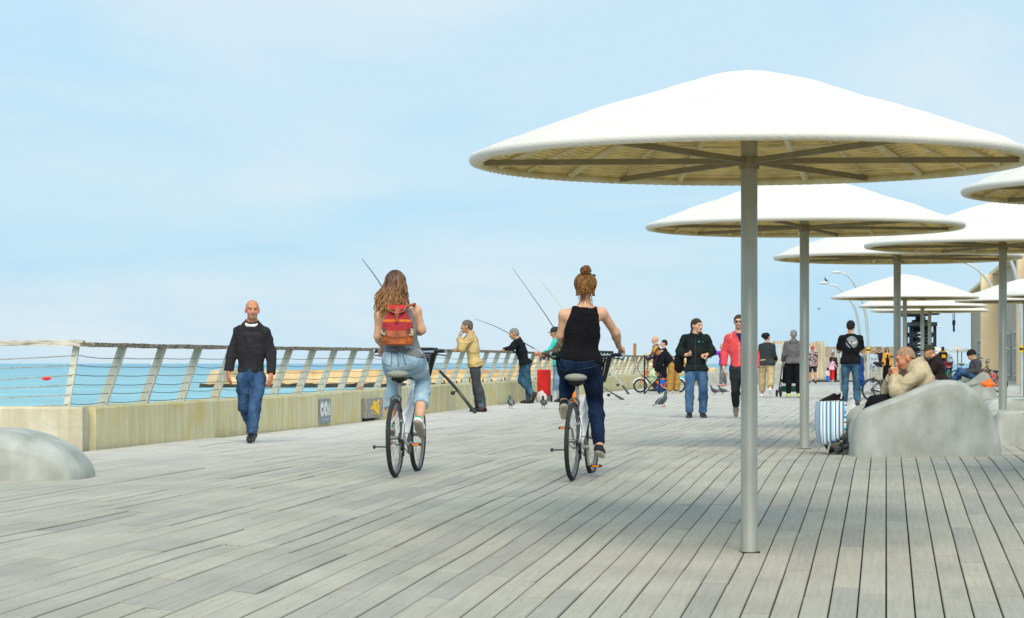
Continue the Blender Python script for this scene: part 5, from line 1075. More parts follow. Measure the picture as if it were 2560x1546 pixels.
for i in range(420):
    a = rnd.uniform(-math.pi * 0.82, math.pi * 0.82); el = rnd.uniform(0.1, 1.45); lay = rnd.uniform(0.92, 1.06)   # a = 0 is straight back
    sx, cx_ = math.sin(a), -math.cos(a); c0 = hc + A3(0, -0.012, 0.032) * hh
    start = c0 + A3(0.080 * math.cos(el) * sx, 0.100 * math.cos(el) * cx_, 0.091 * math.sin(el)) * hh * lay
    end_z = 1.40 + rnd.uniform(-0.02, 0.15) + 0.06 * (abs(a) / 2.6) + (0.03 if sx > 0.3 else 0); tgt_x = (hc[0] - 0.030) + sx * rnd.uniform(0.08, 0.155); tgt_y = hc[1] - 0.085 + min(0.02, cx_ * 0.05) - rnd.uniform(0, 0.035) + (0.06 if abs(a) > 1.6 else 0)
    ph = rnd.uniform(0, 6.28); fr = rnd.uniform(1.1, 1.9); amp = rnd.uniform(0.006, 0.019); pts = []; rad = []; m_ = 15
    for j in range(m_):
        t_ = j / (m_ - 1); z = start[2] * (1 - t_) + end_z * t_; e_ = min(1.0, t_ * 1.9)
        ex = c0[0] + 0.088 * hh * sx * lay; ey = c0[1] + 0.106 * hh * cx_ * lay
        if t_ < 0.30: w_ = t_ / 0.30; w_ = math.sin(w_ * math.pi / 2); x = start[0] + (ex - start[0]) * w_; y = start[1] + (ey - start[1]) * w_
        else: w_ = (t_ - 0.30) / 0.70; w_ = w_ * w_ * (3 - 2 * w_); x = ex + (tgt_x - ex) * w_; y = ey + (tgt_y - ey) * w_
        wv = amp * max(0, t_ - 0.25) / 0.75; x += wv * math.sin(ph + fr * 6.28 * t_); y += wv * math.cos(ph * 1.3 + fr * 6.28 * t_)
        pts.append((x, y, z)); rad.append((0.0075 + 0.0035 * math.sin(3.14 * t_)) * (1 - 0.75 * t_ ** 4))
    mb.tube(pts, rad, 5)
hair = mb.build('hair', M_LONG, P.o, True, 80); hair['kind'] = 'stuff'
P.hair_cap(hairm('hair_under', (0.06, 0.03, 0.012), (0.12, 0.06, 0.022)), 0.004, 0.0, 0.5, -0.2, 0.001, 'hair_core')
# ---- rider in black tank top
J = pj(1430, 1202, dB2, 1.68, -3, 2, (0, 35), (-14, 14), dict(hipL=(1421, 905, 0.31), hipR=(1478, 905, 0.33), kneL=(1426, 952, 0.72), ankL=(1413, 1010, 0.46), kneR=(1494, 1008, 0.54), ankR=(1502, 1120, 0.36), neck=(1466, 762, 0.37), shL=(1414, 776, 0.37), shR=(1510, 771, 0.40), elL=(1405, 838, 0.42), elR=(1545, 830, 0.52), wrL=(1414, 866, 0.63), wrR=(1556, 866, 0.70), head=(1467, 714, 0.40)), hd=((0.1, 0.8, -0.2), (0.3, 0.8, -0.15)))
P = Fig('woman in black tank top and dark jeans riding the right bicycle, hair in a bun', J, RB2, 0.011, True, 1.10, SK_FAIR)
P.make(hands=((1.0, (0, 0.2, -1)), (1.0, (0, 0.2, -1))))
P.top(cloth('black_rib_knit', (0.006, 0.0055, 0.007), bscale=220), 'tank_top', 0.013, -0.002, 0.012, 0.098, 0.004, 12, neck_drop=0.01)
P.pants(D_DARK, 'skinny_jeans', 0.008, 1.95, 0.006, 0.06, 0.004, 13, 0.002)
P.shoes(pm('black_canvas_shoe', (0.01, 0.01, 0.011), 0.8), pm('cream_shoe_sole', (0.55, 0.50, 0.40), 0.7), 1.0)
px_ = PX(1430, 1202, F / dB2)
seams(P, [seg((1398, 908), (1402, 920), (1410, 928), (1426, 924)), seg((1458, 922), (1478, 920), (1497, 912)), seg((1446, 896), (1447, 930)), seg((1396, 896), (1425, 906), (1446, 907), (1475, 905), (1505, 896))], cloth('navy_seam', (0.03, 0.05, 0.10)), P.pantf, fwd, 0.003)
H_COPPER = hairm('copper_blond_hair', (0.085, 0.036, 0.012), (0.28, 0.135, 0.042)); P.hair_cap(H_COPPER, 0.012, -0.005, 0.6, -0.085, 0.005, 'hair')
hf, T, h = P.headf(); mb = MB(); rnd = random.Random(5)
for i in range(150):      # locks combed up into the bun
    a = rnd.uniform(-2.5, 2.5); s0 = T(0.083 * math.sin(a), -0.012 - 0.104 * math.cos(a), rnd.uniform(-0.085, 0.04)); s1 = T(0.03 * math.sin(a), -0.055 - 0.02 * math.cos(a), 0.118); pts = []
    for j in range(8): t_ = j / 7; q = s0 * (1 - t_) + s1 * t_; c0 = T(0, -0.012, 0.03); v = q - c0; L = np.linalg.norm(v); bul = max(L, 0.098 * h + 0.004 * rnd.random()) if t_ < 0.8 else L; pts.append(tuple(c0 + v / L * bul))
    mb.tube(pts, [0.0055] * 7 + [0.004], 4)
mb.build('hair_locks', H_COPPER, P.o, True, 80)['kind'] = 'stuff'
mb = MB(); bc_ = T(0.004, -0.06, 0.145)
for i in range(46):
    ax = nrm(A3(rnd.gauss(0, 1), rnd.gauss(0, 1), rnd.gauss(0, 1.6))); u_ = nrm(np.cross(ax, A3(0.3, 0.2, 1))); w_ = np.cross(ax, u_); r_ = rnd.uniform(0.030, 0.046); off = ax * rnd.uniform(-0.018, 0.018)
    mb.tube([tuple(bc_ + off + (u_ * math.cos(2 * math.pi * k / 14) + w_ * math.sin(2 * math.pi * k / 14)) * r_) for k in range(14)], 0.0065, 5, closed=True)
mb.build('hair_bun', H_COPPER, P.o, True, 80)['kind'] = 'stuff'
mb = MB()
for i in range(14):
    x = rnd.uniform(-0.05, 0.05); s0 = T(x, -0.095, -0.06); mb.tube([tuple(s0), tuple(s0 - P.hu * 0.05 + P.hr * rnd.uniform(-0.02, 0.02)), tuple(s0 - P.hu * rnd.uniform(0.07, 0.13) + P.hr * rnd.uniform(-0.03, 0.03))], [0.004, 0.003, 0.001], 4)
mb.build('loose_hair', H_COPPER, P.o, True)['kind'] = 'stuff'
mb = MB(); mb.tube([T(-0.088, -0.02, 0.03), T(-0.082, 0.03, 0.085), T(-0.04, 0.07, 0.105), T(0.04, 0.07, 0.108), T(0.078, 0.02, 0.10), T(0.088, -0.02, 0.075)], 0.006, 5); mb.ell(T(0.072, 0.0, 0.105), (0.024, 0.02, 0.012)); mb.build('sunglasses', M_BLACK, P.o, True)
mb = MB(); w_ = J['wrL']; mb.tube([tuple(w_ + A3(0.031 * math.cos(2 * math.pi * k / 12), 0.0, 0.031 * math.sin(2 * math.pi * k / 12))) for k in range(12)], 0.007, 5, closed=True); mb.build('wristwatch', M_BLACK, P.o, True)
# ---- man in tan jacket, elbow on the rail
d = 46.6; R_ = on_deck(1206, d); py0 = HOR + (CAMZ - R_.z) * F / d
J = pj(1206, py0, d, 1.80, 82, 2, (75, 0), (85, 0), dict(hipL=(1187, 909, -0.09), hipR=(1185, 909, 0.10), kneL=(1192, 960, -0.10), kneR=(1190, 960, 0.10), ankL=(1207, py0 - 11, -0.12), ankR=(1198, py0 - 11, 0.12), neck=(1176, 832, 0.0), shL=(1174, 842, -0.17), shR=(1171, 840, 0.18), elL=(1155, 871, -0.20), elR=(1153, 870, 0.22), wrL=(1149, 843, -0.12), wrR=(1146, 872, 0.10), head=(1167, 817, 0.0)), hd=((0.1, 0.1, 1), (-0.5, -1, 0)))
P = Fig('grey haired man in tan jacket leaning on the railing with hand at his mouth', J, R_, 0.014, skin_m=SK_TAN); P.make(hands=((0.7, (0.8, 0, 0.2)), (0.6, (0, 0, -1))))
P.top(cloth('tan_jacket_cloth', (0.52, 0.38, 0.17)), 'jacket', 0.028, 1.95, 0.07, 0.085, 0.009, 21, low=0.04, cuff=0.01); P.pants(cloth('charcoal_trousers', (0.055, 0.06, 0.07)), 'trousers', 0.014, 1.97, 0.03, 0.10, 0.009, 22, 0.012); P.shoes(SH_BLACK, SH_BLACK); P.hair_cap(H_SALT, 0.008)
# ---- man in black sweater with crossed legs
d = 54.6; R_ = on_deck(1321, d); py0 = HOR + (CAMZ - R_.z) * F / d
J = pj(1321, py0, d, 1.74, 88, 15, (80, 0), (80, 68), dict(hipL=(1313, 909, -0.08), hipR=(1311, 909, 0.10), kneL=(1320, 955, -0.04), kneR=(1303, 952, 0.0), ankL=(1321, py0 - 9, 0.0), ankR=(1332, py0 - 22, -0.13), neck=(1294, 847, 0.0), shL=(1291, 856, -0.17), shR=(1288, 854, 0.18), elL=(1278, 874, -0.20), elR=(1274, 874, 0.20), wrL=(1262, 876, -0.14), wrR=(1258, 876, 0.14), head=(1285, 835, 0.0)))
P = Fig('grey haired man in black sweater bent over the railing with crossed legs', J, R_, 0.015, skin_m=SK_TAN); P.make(hands=((0.5, (0, 0, -1)), (0.5, (0, 0, -1))))
P.top(cloth('black_sweater', (0.009, 0.010, 0.014)), 'sweater', 0.026, 1.95, 0.03, 0.075, 0.008, 23, low=0.03); P.pants(D_TEAL, 'jeans', 0.013, 1.96, 0.016, 0.10, 0.007, 24, 0.008); P.shoes(SH_BLACK, SH_BLACK); P.hair_cap(H_GREY, 0.008)
# ---- anglers
d = 57.5; R_ = on_deck(1396, d)
J = pose(84, 1.76, 8, (6, -6), (2, 5), ((28, 6), (25, 6)), (62, 60), 0, head_pitch=18)
P = Fig('angler in turquoise shirt and dark cap by the red trolley', J, R_, 0.016, skin_m=SK_RED); P.make(hands=((0.8, None), (0.8, None)))
P.top(cloth('turquoise_shirt', (0.05, 0.55, 0.47)), 'shirt', 0.03, 1.6, 0.08, 0.075, 0.01, 31, low=0.05); P.pants(denim('denim_angler', (0.10, 0.20, 0.32), (0.28, 0.42, 0.55)), 'jeans', 0.014, 1.96, 0.02, 0.10, 0.007, 32); P.shoes(pm('brown_boot', (0.06, 0.045, 0.03), 0.8), SH_BLACK); P.cap(cloth('dark_grey_cap', (0.04, 0.042, 0.045))); P.hair_cap(H_BROWN, 0.004, 0.0, 0.2)
d = 55.8; R_ = on_deck(1412, d)
J = pose(84, 1.76, 10, (4, -4), (2, 4), ((30, 6), (32, 6)), (55, 50), 0, head_pitch=14)
P = Fig('angler in brown jacket and cap half hidden behind the right rider', J, R_, 0.016, skin_m=SK_TAN); P.make(hands=((0.9, None), (0.9, None)))
P.top(cloth('brown_angler_jacket', (0.085, 0.07, 0.055)), 'jacket', 0.03, 1.93, 0.08, 0.075, 0.01, 33, low=0.05); P.pants(cloth('slate_trousers', (0.09, 0.11, 0.14)), 'trousers', 0.014, 1.96, 0.02); P.shoes(SH_BLACK, SH_BLACK); P.cap(cloth('black_cap', (0.02, 0.02, 0.022))); P.hair_cap(H_BROWN, 0.004, 0.0, 0.2)
# ---- man in dark fleece
R_ = ground_at(1741, 1045); d = R_.y
J = pj(1741, 1045, d, 1.78, 222, 2, (188, 4), (172, 4), dict(hipL=(1753, 926, 0), hipR=(1727, 926, 0), kneL=(1758, 976, -0.04), kneR=(1722, 974, -0.16), ankL=(1758, 1033, 0.06), ankR=(1722, 1033, -0.12), neck=(1740, 832, 0.02), shL=(1765, 843, 0.02), shR=(1713, 843, 0.03), elL=(1781, 880, 0.06), elR=(1699, 878, 0.06), wrL=(1766, 887, -0.14), wrR=(1712, 888, -0.16), head=(1742, 815, 0.0)), hd=((-0.8, -0.5, 0), (0.8, -0.3, 0.15)))
P = Fig('dark haired man in black fleece jacket and blue jeans walking towards the viewer', J, R_, 0.013, build=1.04, skin_m=SK_FAIR); P.make(hands=((1.1, (0, 0, -1)), (1.2, (0, 0.6, 0.5))), stub=False)
P.top(cloth('black_green_fleece', (0.012, 0.018, 0.019), bscale=260), 'fleece_jacket', 0.027, 1.93, 0.02, 0.078, 0.009, 41, low=0.03, cuff=0.012); P.pants(denim('denim_bright_blue', (0.03, 0.075, 0.165), (0.10, 0.20, 0.34)), 'jeans', 0.012, 1.97, 0.018, 0.10, 0.008, 42, 0.008); P.shoes(SH_BLACK, SH_BLACK, 1.05); P.hair_cap(H_BROWN, 0.009, 0.004, 0.62)
q = PX(1741, 1045, F / d)
P.decal('jacket_logo', [(-0.045, -0.008), (0.045, -0.008), (0.045, 0.008), (-0.045, 0.008)], [(0, 1, 2, 3)], cloth('logo_thread', (0.25, 0.34, 0.33)), q(1751, 855, -0.1), A3(1, 0, 0), A3(0, 0, 1), A3(0, 1, 0)); P.decal('jacket_logo', [(-0.014, -0.009), (0.012, -0.009), (0.012, 0.009), (-0.014, 0.009)], [(0, 1, 2, 3)], cloth('logo_green', (0.05, 0.42, 0.22)), q(1747, 854.5, -0.1), A3(1, 0, 0), A3(0, 0, 1), A3(0, 1, 0), 0.004)
zp = [q(1737, y, -0.1) for y in range(846, 925, 6)]; seams(P, [zp], cloth('zip_dark', (0.05, 0.05, 0.055)), P.topf, fwd, 0.006)
f_ = cut(sub(rcone(J['neck'] - A3(0, 0, 0.04), J['neck'] + A3(0, -0.012, 0.05), 0.112, 0.088), rcone(J['neck'] - A3(0, 0.02, .1), J['neck'] + A3(0, -0.05, 0.12), 0.070, 0.078)), plane(J['neck'] + A3(0, -0.03, 0.03), (0, -0.75, 1)))
P.piece('collar', f_, [J['neck']], cloth('black_green_fleece', (0.012, 0.018, 0.019)), 0.15, 0.009)
M_BAG = cloth('black_bag_nylon', (0.010, 0.010, 0.011)); bag = empty('shoulder_bag', R_ + Vector(q(1699, 932, 0.12)), 0, 'black shoulder bag hanging at the side of the fleece jacket man', 'bag')
mb = MB(); mb.box((0, 0, 0.17), (0.16, 0.30, 0.36), None, 0, 0.06); mb.build('bag_body', M_BAG, bag, True, 80)
bl = np.array(bag.location) - np.array(R_); pts = march(np.array([q(1716 - 1.2 * k, 838 + 8 * k, -0.05) for k in range(9)]) - fwd * 0.3, fwd, P.topf, 70, 0.7) - fwd * 0.006
mb = MB(); mb.tube([tuple(p - bl) for p in pts] + [(0.0, -0.1, 0.34)], 0.016, 6); mb.build('strap', M_BAG, bag, True)
# ---- man in coral cardigan, half behind the front parasol pole
R_ = ground_at(1852, 1047); d = R_.y
J = pj(1852, 1047, d, 1.80, 172, 0, (184, 2), (180, 62), dict(hipL=(1862, 922, 0), hipR=(1838, 922, 0), kneL=(1862, 980, -0.18), kneR=(1840, 972, 0.08), ankL=(1860, 1034, -0.25), ankR=(1846, 1015, 0.46), neck=(1847, 829, 0), shL=(1874, 841, 0), shR=(1821, 841, 0.0), elL=(1888, 884, 0.06), elR=(1812, 882, 0.06), wrL=(1891, 922, -0.05), wrR=(1809, 917, -0.05), head=(1847, 806, -0.02)))
P = Fig('man in coral cardigan and sunglasses, half hidden by the front parasol pole', J, R_, 0.013, skin_m=SK_FAIR); P.make(hands=((0.5, None), (0.5, None)), stub=True)
P.top(cloth('coral_knit', (0.66, 0.075, 0.085)), 'cardigan', 0.024, 1.95, -0.03, 0.08, 0.008, 51, low=0.0, neck_drop=0.0); P.pants(cloth('charcoal_denim', (0.028, 0.030, 0.036)), 'jeans', 0.012, 1.96, 0.012, 0.10, 0.006, 52, 0.006); P.shoes(pm('khaki_canvas', (0.22, 0.20, 0.14), 0.8), pm('pale_sole', (0.50, 0.46, 0.36), 0.8)); P.hair_cap(H_BROWN, 0.010, 0.008, 0.62); P.sunglasses()
q = PX(1852, 1047, F / d); vq = [q(1836, 829, -0.05), q(1858, 829, -0.05), q(1850, 858, -0.05)]; tri = []; 
for i in range(7):
    for j in range(7 - i): a_, b_ = i / 6, j / 6; tri.append(vq[0] * (1 - a_ - b_) + vq[1] * a_ + vq[2] * b_)
ids = {}; c_ = 0
for i in range(7):
    for j in range(7 - i): ids[(i, j)] = c_; c_ += 1
fc = [(ids[(i, j)], ids[(i + 1, j)], ids[(i, j + 1)]) for i in range(6) for j in range(6 - i)] + [(ids[(i + 1, j)], ids[(i + 1, j + 1)], ids[(i, j + 1)]) for i in range(6) for j in range(5 - i)]
Pm = march(np.array(tri) - fwd * 0.3, fwd, P.topf, 70, 0.7) - fwd * 0.004; mb = MB(); mb.add([tuple(v) for v in Pm], fc); mb.build('tee_shirt', cloth('navy_tee', (0.012, 0.02, 0.07)), P.o)
seams(P, [[q(1846, y, -0.1) for y in range(858, 914, 5)]], pm('zip_silver', (0.6, 0.55, 0.5), 0.4, 0.5), P.topf, fwd, 0.005); seams(P, [[q(1828 - 0.3 * k, 834 + 2.4 * k, -0.1) for k in range(6)]], cloth('white_piping', (0.75, 0.7, 0.66)), P.topf, fwd, 0.005)
# ---- simple builder for the rest of the walkers
def walker(label, px, d, yaw, H, top, bottom, hair=None, shoe=SH_BLACK, sole=None, fem=False, res=0.018, skin_m=SK_FAIR, sleeve=1.93, hem=0.06, add=0.022, low=0.04, leg_to=1.95, flare=0.018, build=1.0, hat=None, sun=False, base=None, kids=None, hands=True, **kw):
    R_ = base if base is not None else on_deck(px, d); J = pose(yaw, H, fem=fem, **kw); P = Fig(label, J, R_, res, fem, build, skin_m); hn = ((0.5, None), (0.5, None)) if hands else (None, None)
    P.make(hands=hn); P.top(top, 'top', add, sleeve, hem, 0.078, 0.007, sum(map(ord, label)) % 97, low=low); P.pants(bottom, 'trousers', 0.013, leg_to, flare, 0.10, 0.006, 5, 0.008)
    P.shoes(shoe, sole or shoe)
    if hair: P.hair_cap(hair, 0.010)
    if hat: P.cap(hat)
    if sun: P.sunglasses()
    return P
def ponytail(P, mat, a, b, r0=0.03):
    hf, T, h = P.headf(); mb = MB(); p0 = T(*a); p1 = T(*b); mb.tube([tuple(p0 + (p1 - p0) * t_ + P.hf * (-0.03 * math.sin(3.14 * t_))) for t_ in (0, .2, .4, .6, .8, 1)], [r0 * .8, r0, r0, r0 * .9, r0 * .7, r0 * .3], 7); mb.build('ponytail', mat, P.o, True)
def small_pack(P, label, c1, c2, w=0.28, h=0.38, dz=0.0):
    o = P.pel + P.up * (0.18 + dz) - P.fU * 0.17; loc = Vector(P.loc) + Vector(o); r = math.atan2(-P.fU[0], P.fU[1]); root = empty('backpack', loc, r, label, 'backpack'); mb = MB(); mb.box((0, -0.02, h / 2), (w, 0.16, h), None, 0, 0.06); mb.build('bag_body', c1, root, True, 80); mb = MB(); mb.box((0, -0.115, h * 0.3), (w * 0.72, 0.05, h * 0.42), None, 0, 0.02); mb.build('pocket', c2, root, True, 80); mb = MB(); mb.box((0, -0.06, h * 0.86), (w * 0.9, 0.17, h * 0.12), None, 0, 0.04); mb.build('flap', c2, root, True, 80)
    for q in (-1, 1): mb = MB(); mb.tube([(q * w * 0.3, 0.05, h * 0.95), (q * w * 0.34, 0.14, h * 1.02), (q * w * 0.38, 0.27, h * 0.75), (q * w * 0.42, 0.16, h * 0.2), (q * w * 0.4, 0.05, h * 0.08)], 0.016, 6); mb.build('strap', c1, root, True)
KHAKI = cloth('khaki_twill', (0.46, 0.36, 0.20)); CHAR = cloth('charcoal_sweat', (0.035, 0.042, 0.045)); BLK = cloth('black_cotton', (0.008, 0.008, 0.010))
P = walker('woman in charcoal sweatshirt and rolled khaki trousers walking away, dark hair tied up', 1917, 63.5, -12, 1.72, CHAR, KHAKI, H_BLACK, SH_WHITE, fem=True, hip=(10, -20), knee=(4, 26), elb=(70, 60), sh=((0, 10), (8, 10)), leg_to=1.82, build=1.12, look=-30, flare=0.03, res=0.015)
ponytail(P, H_BLACK, (-0.02, -0.09, 0.09), (-0.05, -0.13, -0.02), 0.042)
P = walker('man in grey hooded sweatshirt and black trousers pushing a pushchair', 1984, 63.0, -4, 1.76, cloth('grey_hoodie', (0.13, 0.12, 0.125)), BLK, H_GREY, pm('neon_shoe', (0.55, 0.62, 0.05), 0.6), WHITE_SOLE, hip=(4, -4), knee=(3, 4), elb=(28, 30), sh=((14, 10), (14, 10)), build=1.04, hem=0.05, add=0.032, res=0.015)
f_ = folds(ellip(P.J['neck'] - P.fU * 0.075 - P.up * 0.03, A3(0.115, 0.07, 0.085)), 0.006, 50, 3); P.piece('hood', f_, [P.J['neck']], cloth('grey_hoodie', (0.13, 0.12, 0.125)), 0.24)
P = walker('young man in black tee with round back print and blue jeans, jacket tied at hip', 2127, 50.2, -8, 1.80, BLK, D_TEAL, H_BLACK, pm('navy_shoe', (0.02, 0.03, 0.05), 0.7), sleeve=0.85, hip=(3, -5), knee=(2, 4), elb=(110, 115), sh=((22, 14), (30, 8)), hem=0.06, add=0.026, low=0.04, build=1.05, res=0.013, head_pitch=8, look=-10)
# round grey print, built as plain rings with two pale leaf shapes
rr = 0.125; o_ = P.pel + P.up * 0.395 - P.fU * 0.25 + P.rU * 0.02
def disc(r0, r1, n_=26): return [(r * math.cos(2 * math.pi * k / n_), r * math.sin(2 * math.pi * k / n_)) for r in np.linspace(r0, r1, 5) for k in range(n_)], [(j * n_ + k, j * n_ + (k + 1) % n_, (j + 1) * n_ + (k + 1) % n_, (j + 1) * n_ + k) for j in range(4) for k in range(n_)]
for (r0, r1, c_) in ((0.001, 0.03, (0.16, 0.18, 0.20)), (0.032, 0.075, (0.24, 0.27, 0.30)), (0.077, 0.125, (0.19, 0.22, 0.25))): v_, f2 = disc(r0, r1); P.decal('back_print', v_, f2, cloth('print_grey_%d' % int(c_[0] * 100), c_), o_, P.rU, P.up, P.fU, 0.004)
for q in (-1, 1):
    v_ = []; 
    for k in range(9): t_ = k / 8; x = q * (0.012 + 0.10 * t_); y = -0.028 + 0.03 * t_; w_ = 0.02 * math.sin(3.14 * t_) + 0.002; v_ += [(x, y - w_), (x, y + w_)]
    P.decal('back_print', v_, [(2 * k, 2 * k + 1, 2 * k + 3, 2 * k + 2) for k in range(8)], cloth('print_cream', (0.62, 0.62, 0.52)), o_, P.rU, P.up, P.fU, 0.006)
q0 = P.J['shL'] - P.rU * -0.03 + P.up * 0.03; q1 = P.J['hipR'] + P.rL * 0.10 + P.up * 0.07; pts = march(np.array([q0 + (q1 - q0) * t_ - P.fU * 0.1 for t_ in np.linspace(0.0, 1, 14)]) - P.fU * 0.2, P.fU, P.topf, 60, 0.6) - P.fU * 0.008
mb = MB(); mb.tube([tuple(v) for v in pts], 0.018, 6); mb.build('shoulder_strap', M_BAG, P.o, True)
f_ = folds(union([rcone(P.J['hipR'] + P.rL * 0.06 + P.up * 0.10, P.J['kneR'] + P.rL * 0.06 + P.up * 0.06, 0.055, 0.065), rcone(P.J['hipR'] + P.rL * 0.12 + P.up * 0.03, P.J['kneR'] + P.rL * 0.12 - P.up * 0.10, 0.06, 0.03)], 0.05), 0.014, 34, 6); P.piece('tied_jacket', f_, [P.J['hipR'] + P.rL * 0.15, P.J['kneR'] + P.rL * 0.15], [cloth('royal_blue_lining', (0.012, 0.05, 0.20)), cloth('dark_grey_shell', (0.05, 0.05, 0.048))], 0.2, None, lambda C: (((C - P.J['hipR']) @ P.rL) < 0.08).astype(int))
# ---- old man in beige on the concrete bench
d = 25.42; R_ = on_deck(2270, d); py0 = HOR + (CAMZ - R_.z) * F / d
J = pj(2270, py0, d, 1.70, 98, 22, (88, 10), (88, 10), dict(hipL=(2318, 1000, -0.10), hipR=(2316, 1000, 0.09), kneL=(2205, 1008, -0.10), kneR=(2192, 1010, 0.14), ankL=(2142, 1098, -0.08), ankR=(2140, 1100, 0.16), neck=(2288, 909, 0), shL=(2284, 930, -0.185), shR=(2276, 926, 0.18), elL=(2232, 980, -0.22), elR=(2228, 976, 0.20), wrL=(2238, 941, -0.06), wrR=(2234, 943, 0.07), head=(2263, 897, 0.0)), hd=((-0.15, 0.2, 1), (-0.15, -0.2, 1)))
P = Fig('old man with thin sandy hair in beige fleece eating on the concrete bench', J, R_, 0.012, build=1.04, skin_m=SK_RED); P.make(hands=((1.0, (0.2, 1, 0)), (1.0, (0.2, -1, 0))), hres=0.006)
P.top(cloth('beige_fleece', (0.47, 0.385, 0.255), bscale=240), 'fleece_jacket', 0.034, 1.90, 0.02, 0.088, 0.014, 61, low=0.02, cuff=0.012); P.pants(BLK, 'trousers', 0.018, 1.97, 0.02, 0.08, 0.006, 62, 0.01); P.shoes(SH_BLACK, SH_BLACK); P.hair_cap(H_THIN, 0.003, 0.02, 0.72, -0.07)
f_ = cut(sub(rcone(J['neck'] - P.up * 0.05, J['neck'] + P.up * 0.05, 0.125, 0.098), rcone(J['neck'] - P.up * .1, J['neck'] + P.up * 0.12 - A3(0.05, 0, 0), 0.075, 0.085)), plane(J['neck'] + P.up * 0.05, P.up)); P.piece('collar', f_, [J['neck']], cloth('beige_fleece', (0.47, 0.385, 0.255)), 0.17, 0.01)
mb = MB(); mb.box((0, 0, 0), (0.05, 0.09, 0.03), None, 0, 0.01); tag(mb.build('sandwich', cloth('bread', (0.6, 0.45, 0.22)), None, True, 60, loc=R_ + Vector((J['wrL'] + J['wrR']) / 2 + A3(-0.02, 0, 0.085))), 'small sandwich in the hands of the old man in beige', 'food')
# ---- man in brown jacket and cap behind him, on his own bench
bench_from_profile('low concrete bench hidden behind the old man, below the dark capped man', [(2296, 1024), (2300, 990), (2312, 972), (2340, 966), (2380, 966), (2400, 975), (2408, 1000), (2410, 1024)], 2352, 1024, 46.9, 0.8, 0.02)
d = 47.3; R_ = on_deck(2340, d); py0 = HOR + (CAMZ - R_.z) * F / d
J = pj(2340, py0, d, 1.78, 100, 5, (90, 5), (90, 5), dict(hipL=(2346, 952, -0.1), hipR=(2345, 952, 0.1), kneL=(2292, 958, -0.1), kneR=(2290, 958, 0.12), ankL=(2284, 1010, -0.1), ankR=(2282, 1010, 0.12), neck=(2336, 893, 0), shL=(2337, 906, -0.18), shR=(2331, 905, 0.18), elL=(2318, 930, -0.22), elR=(2314, 930, 0.2), wrL=(2300, 922, -0.1), wrR=(2298, 922, 0.1), head=(2323, 880, 0)))
P = Fig('man in dark brown jacket and olive cap seated behind the old man', J, R_, 0.015, build=1.05, skin_m=SK_TAN); P.make(hands=((0.7, None), (0.7, None))); P.top(cloth('dark_brown_fleece', (0.022, 0.014, 0.014)), 'jacket', 0.04, 1.93, 0.02, 0.08, 0.010, 63); P.pants(cloth('dark_trousers', (0.02, 0.02, 0.025)), 'trousers'); P.shoes(SH_BLACK, SH_BLACK); P.cap(cloth('olive_cap', (0.035, 0.04, 0.022))); P.hair_cap(H_GREY, 0.006, 0.02, 0.0, -0.09); ponytail(P, H_GREY, (0.0, -0.085, -0.03), (0.02, -0.15, -0.17), 0.03)
# ---- young man in grey hoodie on the curved bench
d = 58.6; R_ = on_deck(2430, d); py0 = HOR + (CAMZ - R_.z) * F / d
J = pj(2430, py0, d, 1.74, 98, 38, (85, 10), (85, 10), dict(hipL=(2437, 940, -0.1), hipR=(2436, 940, 0.1), kneL=(2398, 927, -0.08), kneR=(2402, 930, 0.12), ankL=(2379, 956, -0.08), ankR=(2388, 956, 0.14), neck=(2437, 899, 0), shL=(2440, 906, -0.17), shR=(2436, 905, 0.18), elL=(2443, 930, -0.22), elR=(2434, 930, 0.2), wrL=(2418, 928, -0.1), wrR=(2416, 926, 0.06), head=(2429, 888, 0)))
P = Fig('young man in grey hoodie and jeans reclining on the curved bench over his phone', J, R_, 0.015, skin_m=SK_FAIR); P.make(hands=((0.8, None), (0.8, None))); P.top(cloth('slate_hoodie', (0.07, 0.072, 0.08)), 'hoodie', 0.03, 1.93, 0.0, 0.078, 0.010, 64); P.pants(D_MID, 'jeans', 0.014, 1.95, 0.015); P.shoes(SH_BLACK, SH_BLACK); P.hair_cap(H_BLACK, 0.016, 0.0, 0.5)
# ---- man in straw hat bending, and the bald man behind
d = 71.6; R_ = on_deck(1684, d); py0 = HOR + (CAMZ - R_.z) * F / d
J = pj(1684, py0, d, 1.78, 92, 55, (80, 0), (95, 0), dict(hipL=(1680, 914, -0.09), hipR=(1682, 914, 0.1), kneL=(1675, 947, -0.1), kneR=(1692, 947, 0.1), ankL=(1673, py0 - 7, -0.1), ankR=(1692, py0 - 7, 0.1), neck=(1656, 880, 0), shL=(1656, 887, -0.17), shR=(1653, 886, 0.18), elL=(1650, 911, -0.18), elR=(1646, 910, 0.18), wrL=(1646, 932, -0.12), wrR=(1641, 930, 0.12), head=(1644, 878, 0)))
P = Fig('man in straw hat and ochre cargo trousers bending over the folding bicycle', J, R_, 0.016, build=1.05, skin_m=SK_TAN); P.make(hands=((0.8, None), (0.8, None))); P.top(cloth('black_navy_jumper', (0.008, 0.010, 0.016)), 'jumper', 0.03, 1.95, 0.0, 0.08, 0.010, 71); P.pants(cloth('ochre_cargo', (0.40, 0.22, 0.055)), 'cargo_trousers', 0.024, 1.97, 0.035, 0.09, 0.012, 72, 0.02); P.shoes(pm('pale_trainer', (0.5, 0.45, 0.4), 0.7), WHITE_SOLE); P.hair_cap(H_BROWN, 0.006)
hf, T, h = P.headf(); mb = MB(); Mh = Matrix([list(r_) for r_ in P.HM.T]); prof = [(0.19, 0.045), (0.20, 0.052), (0.105, 0.042), (0.10, 0.10), (0.085, 0.15), (0.02, 0.155)]
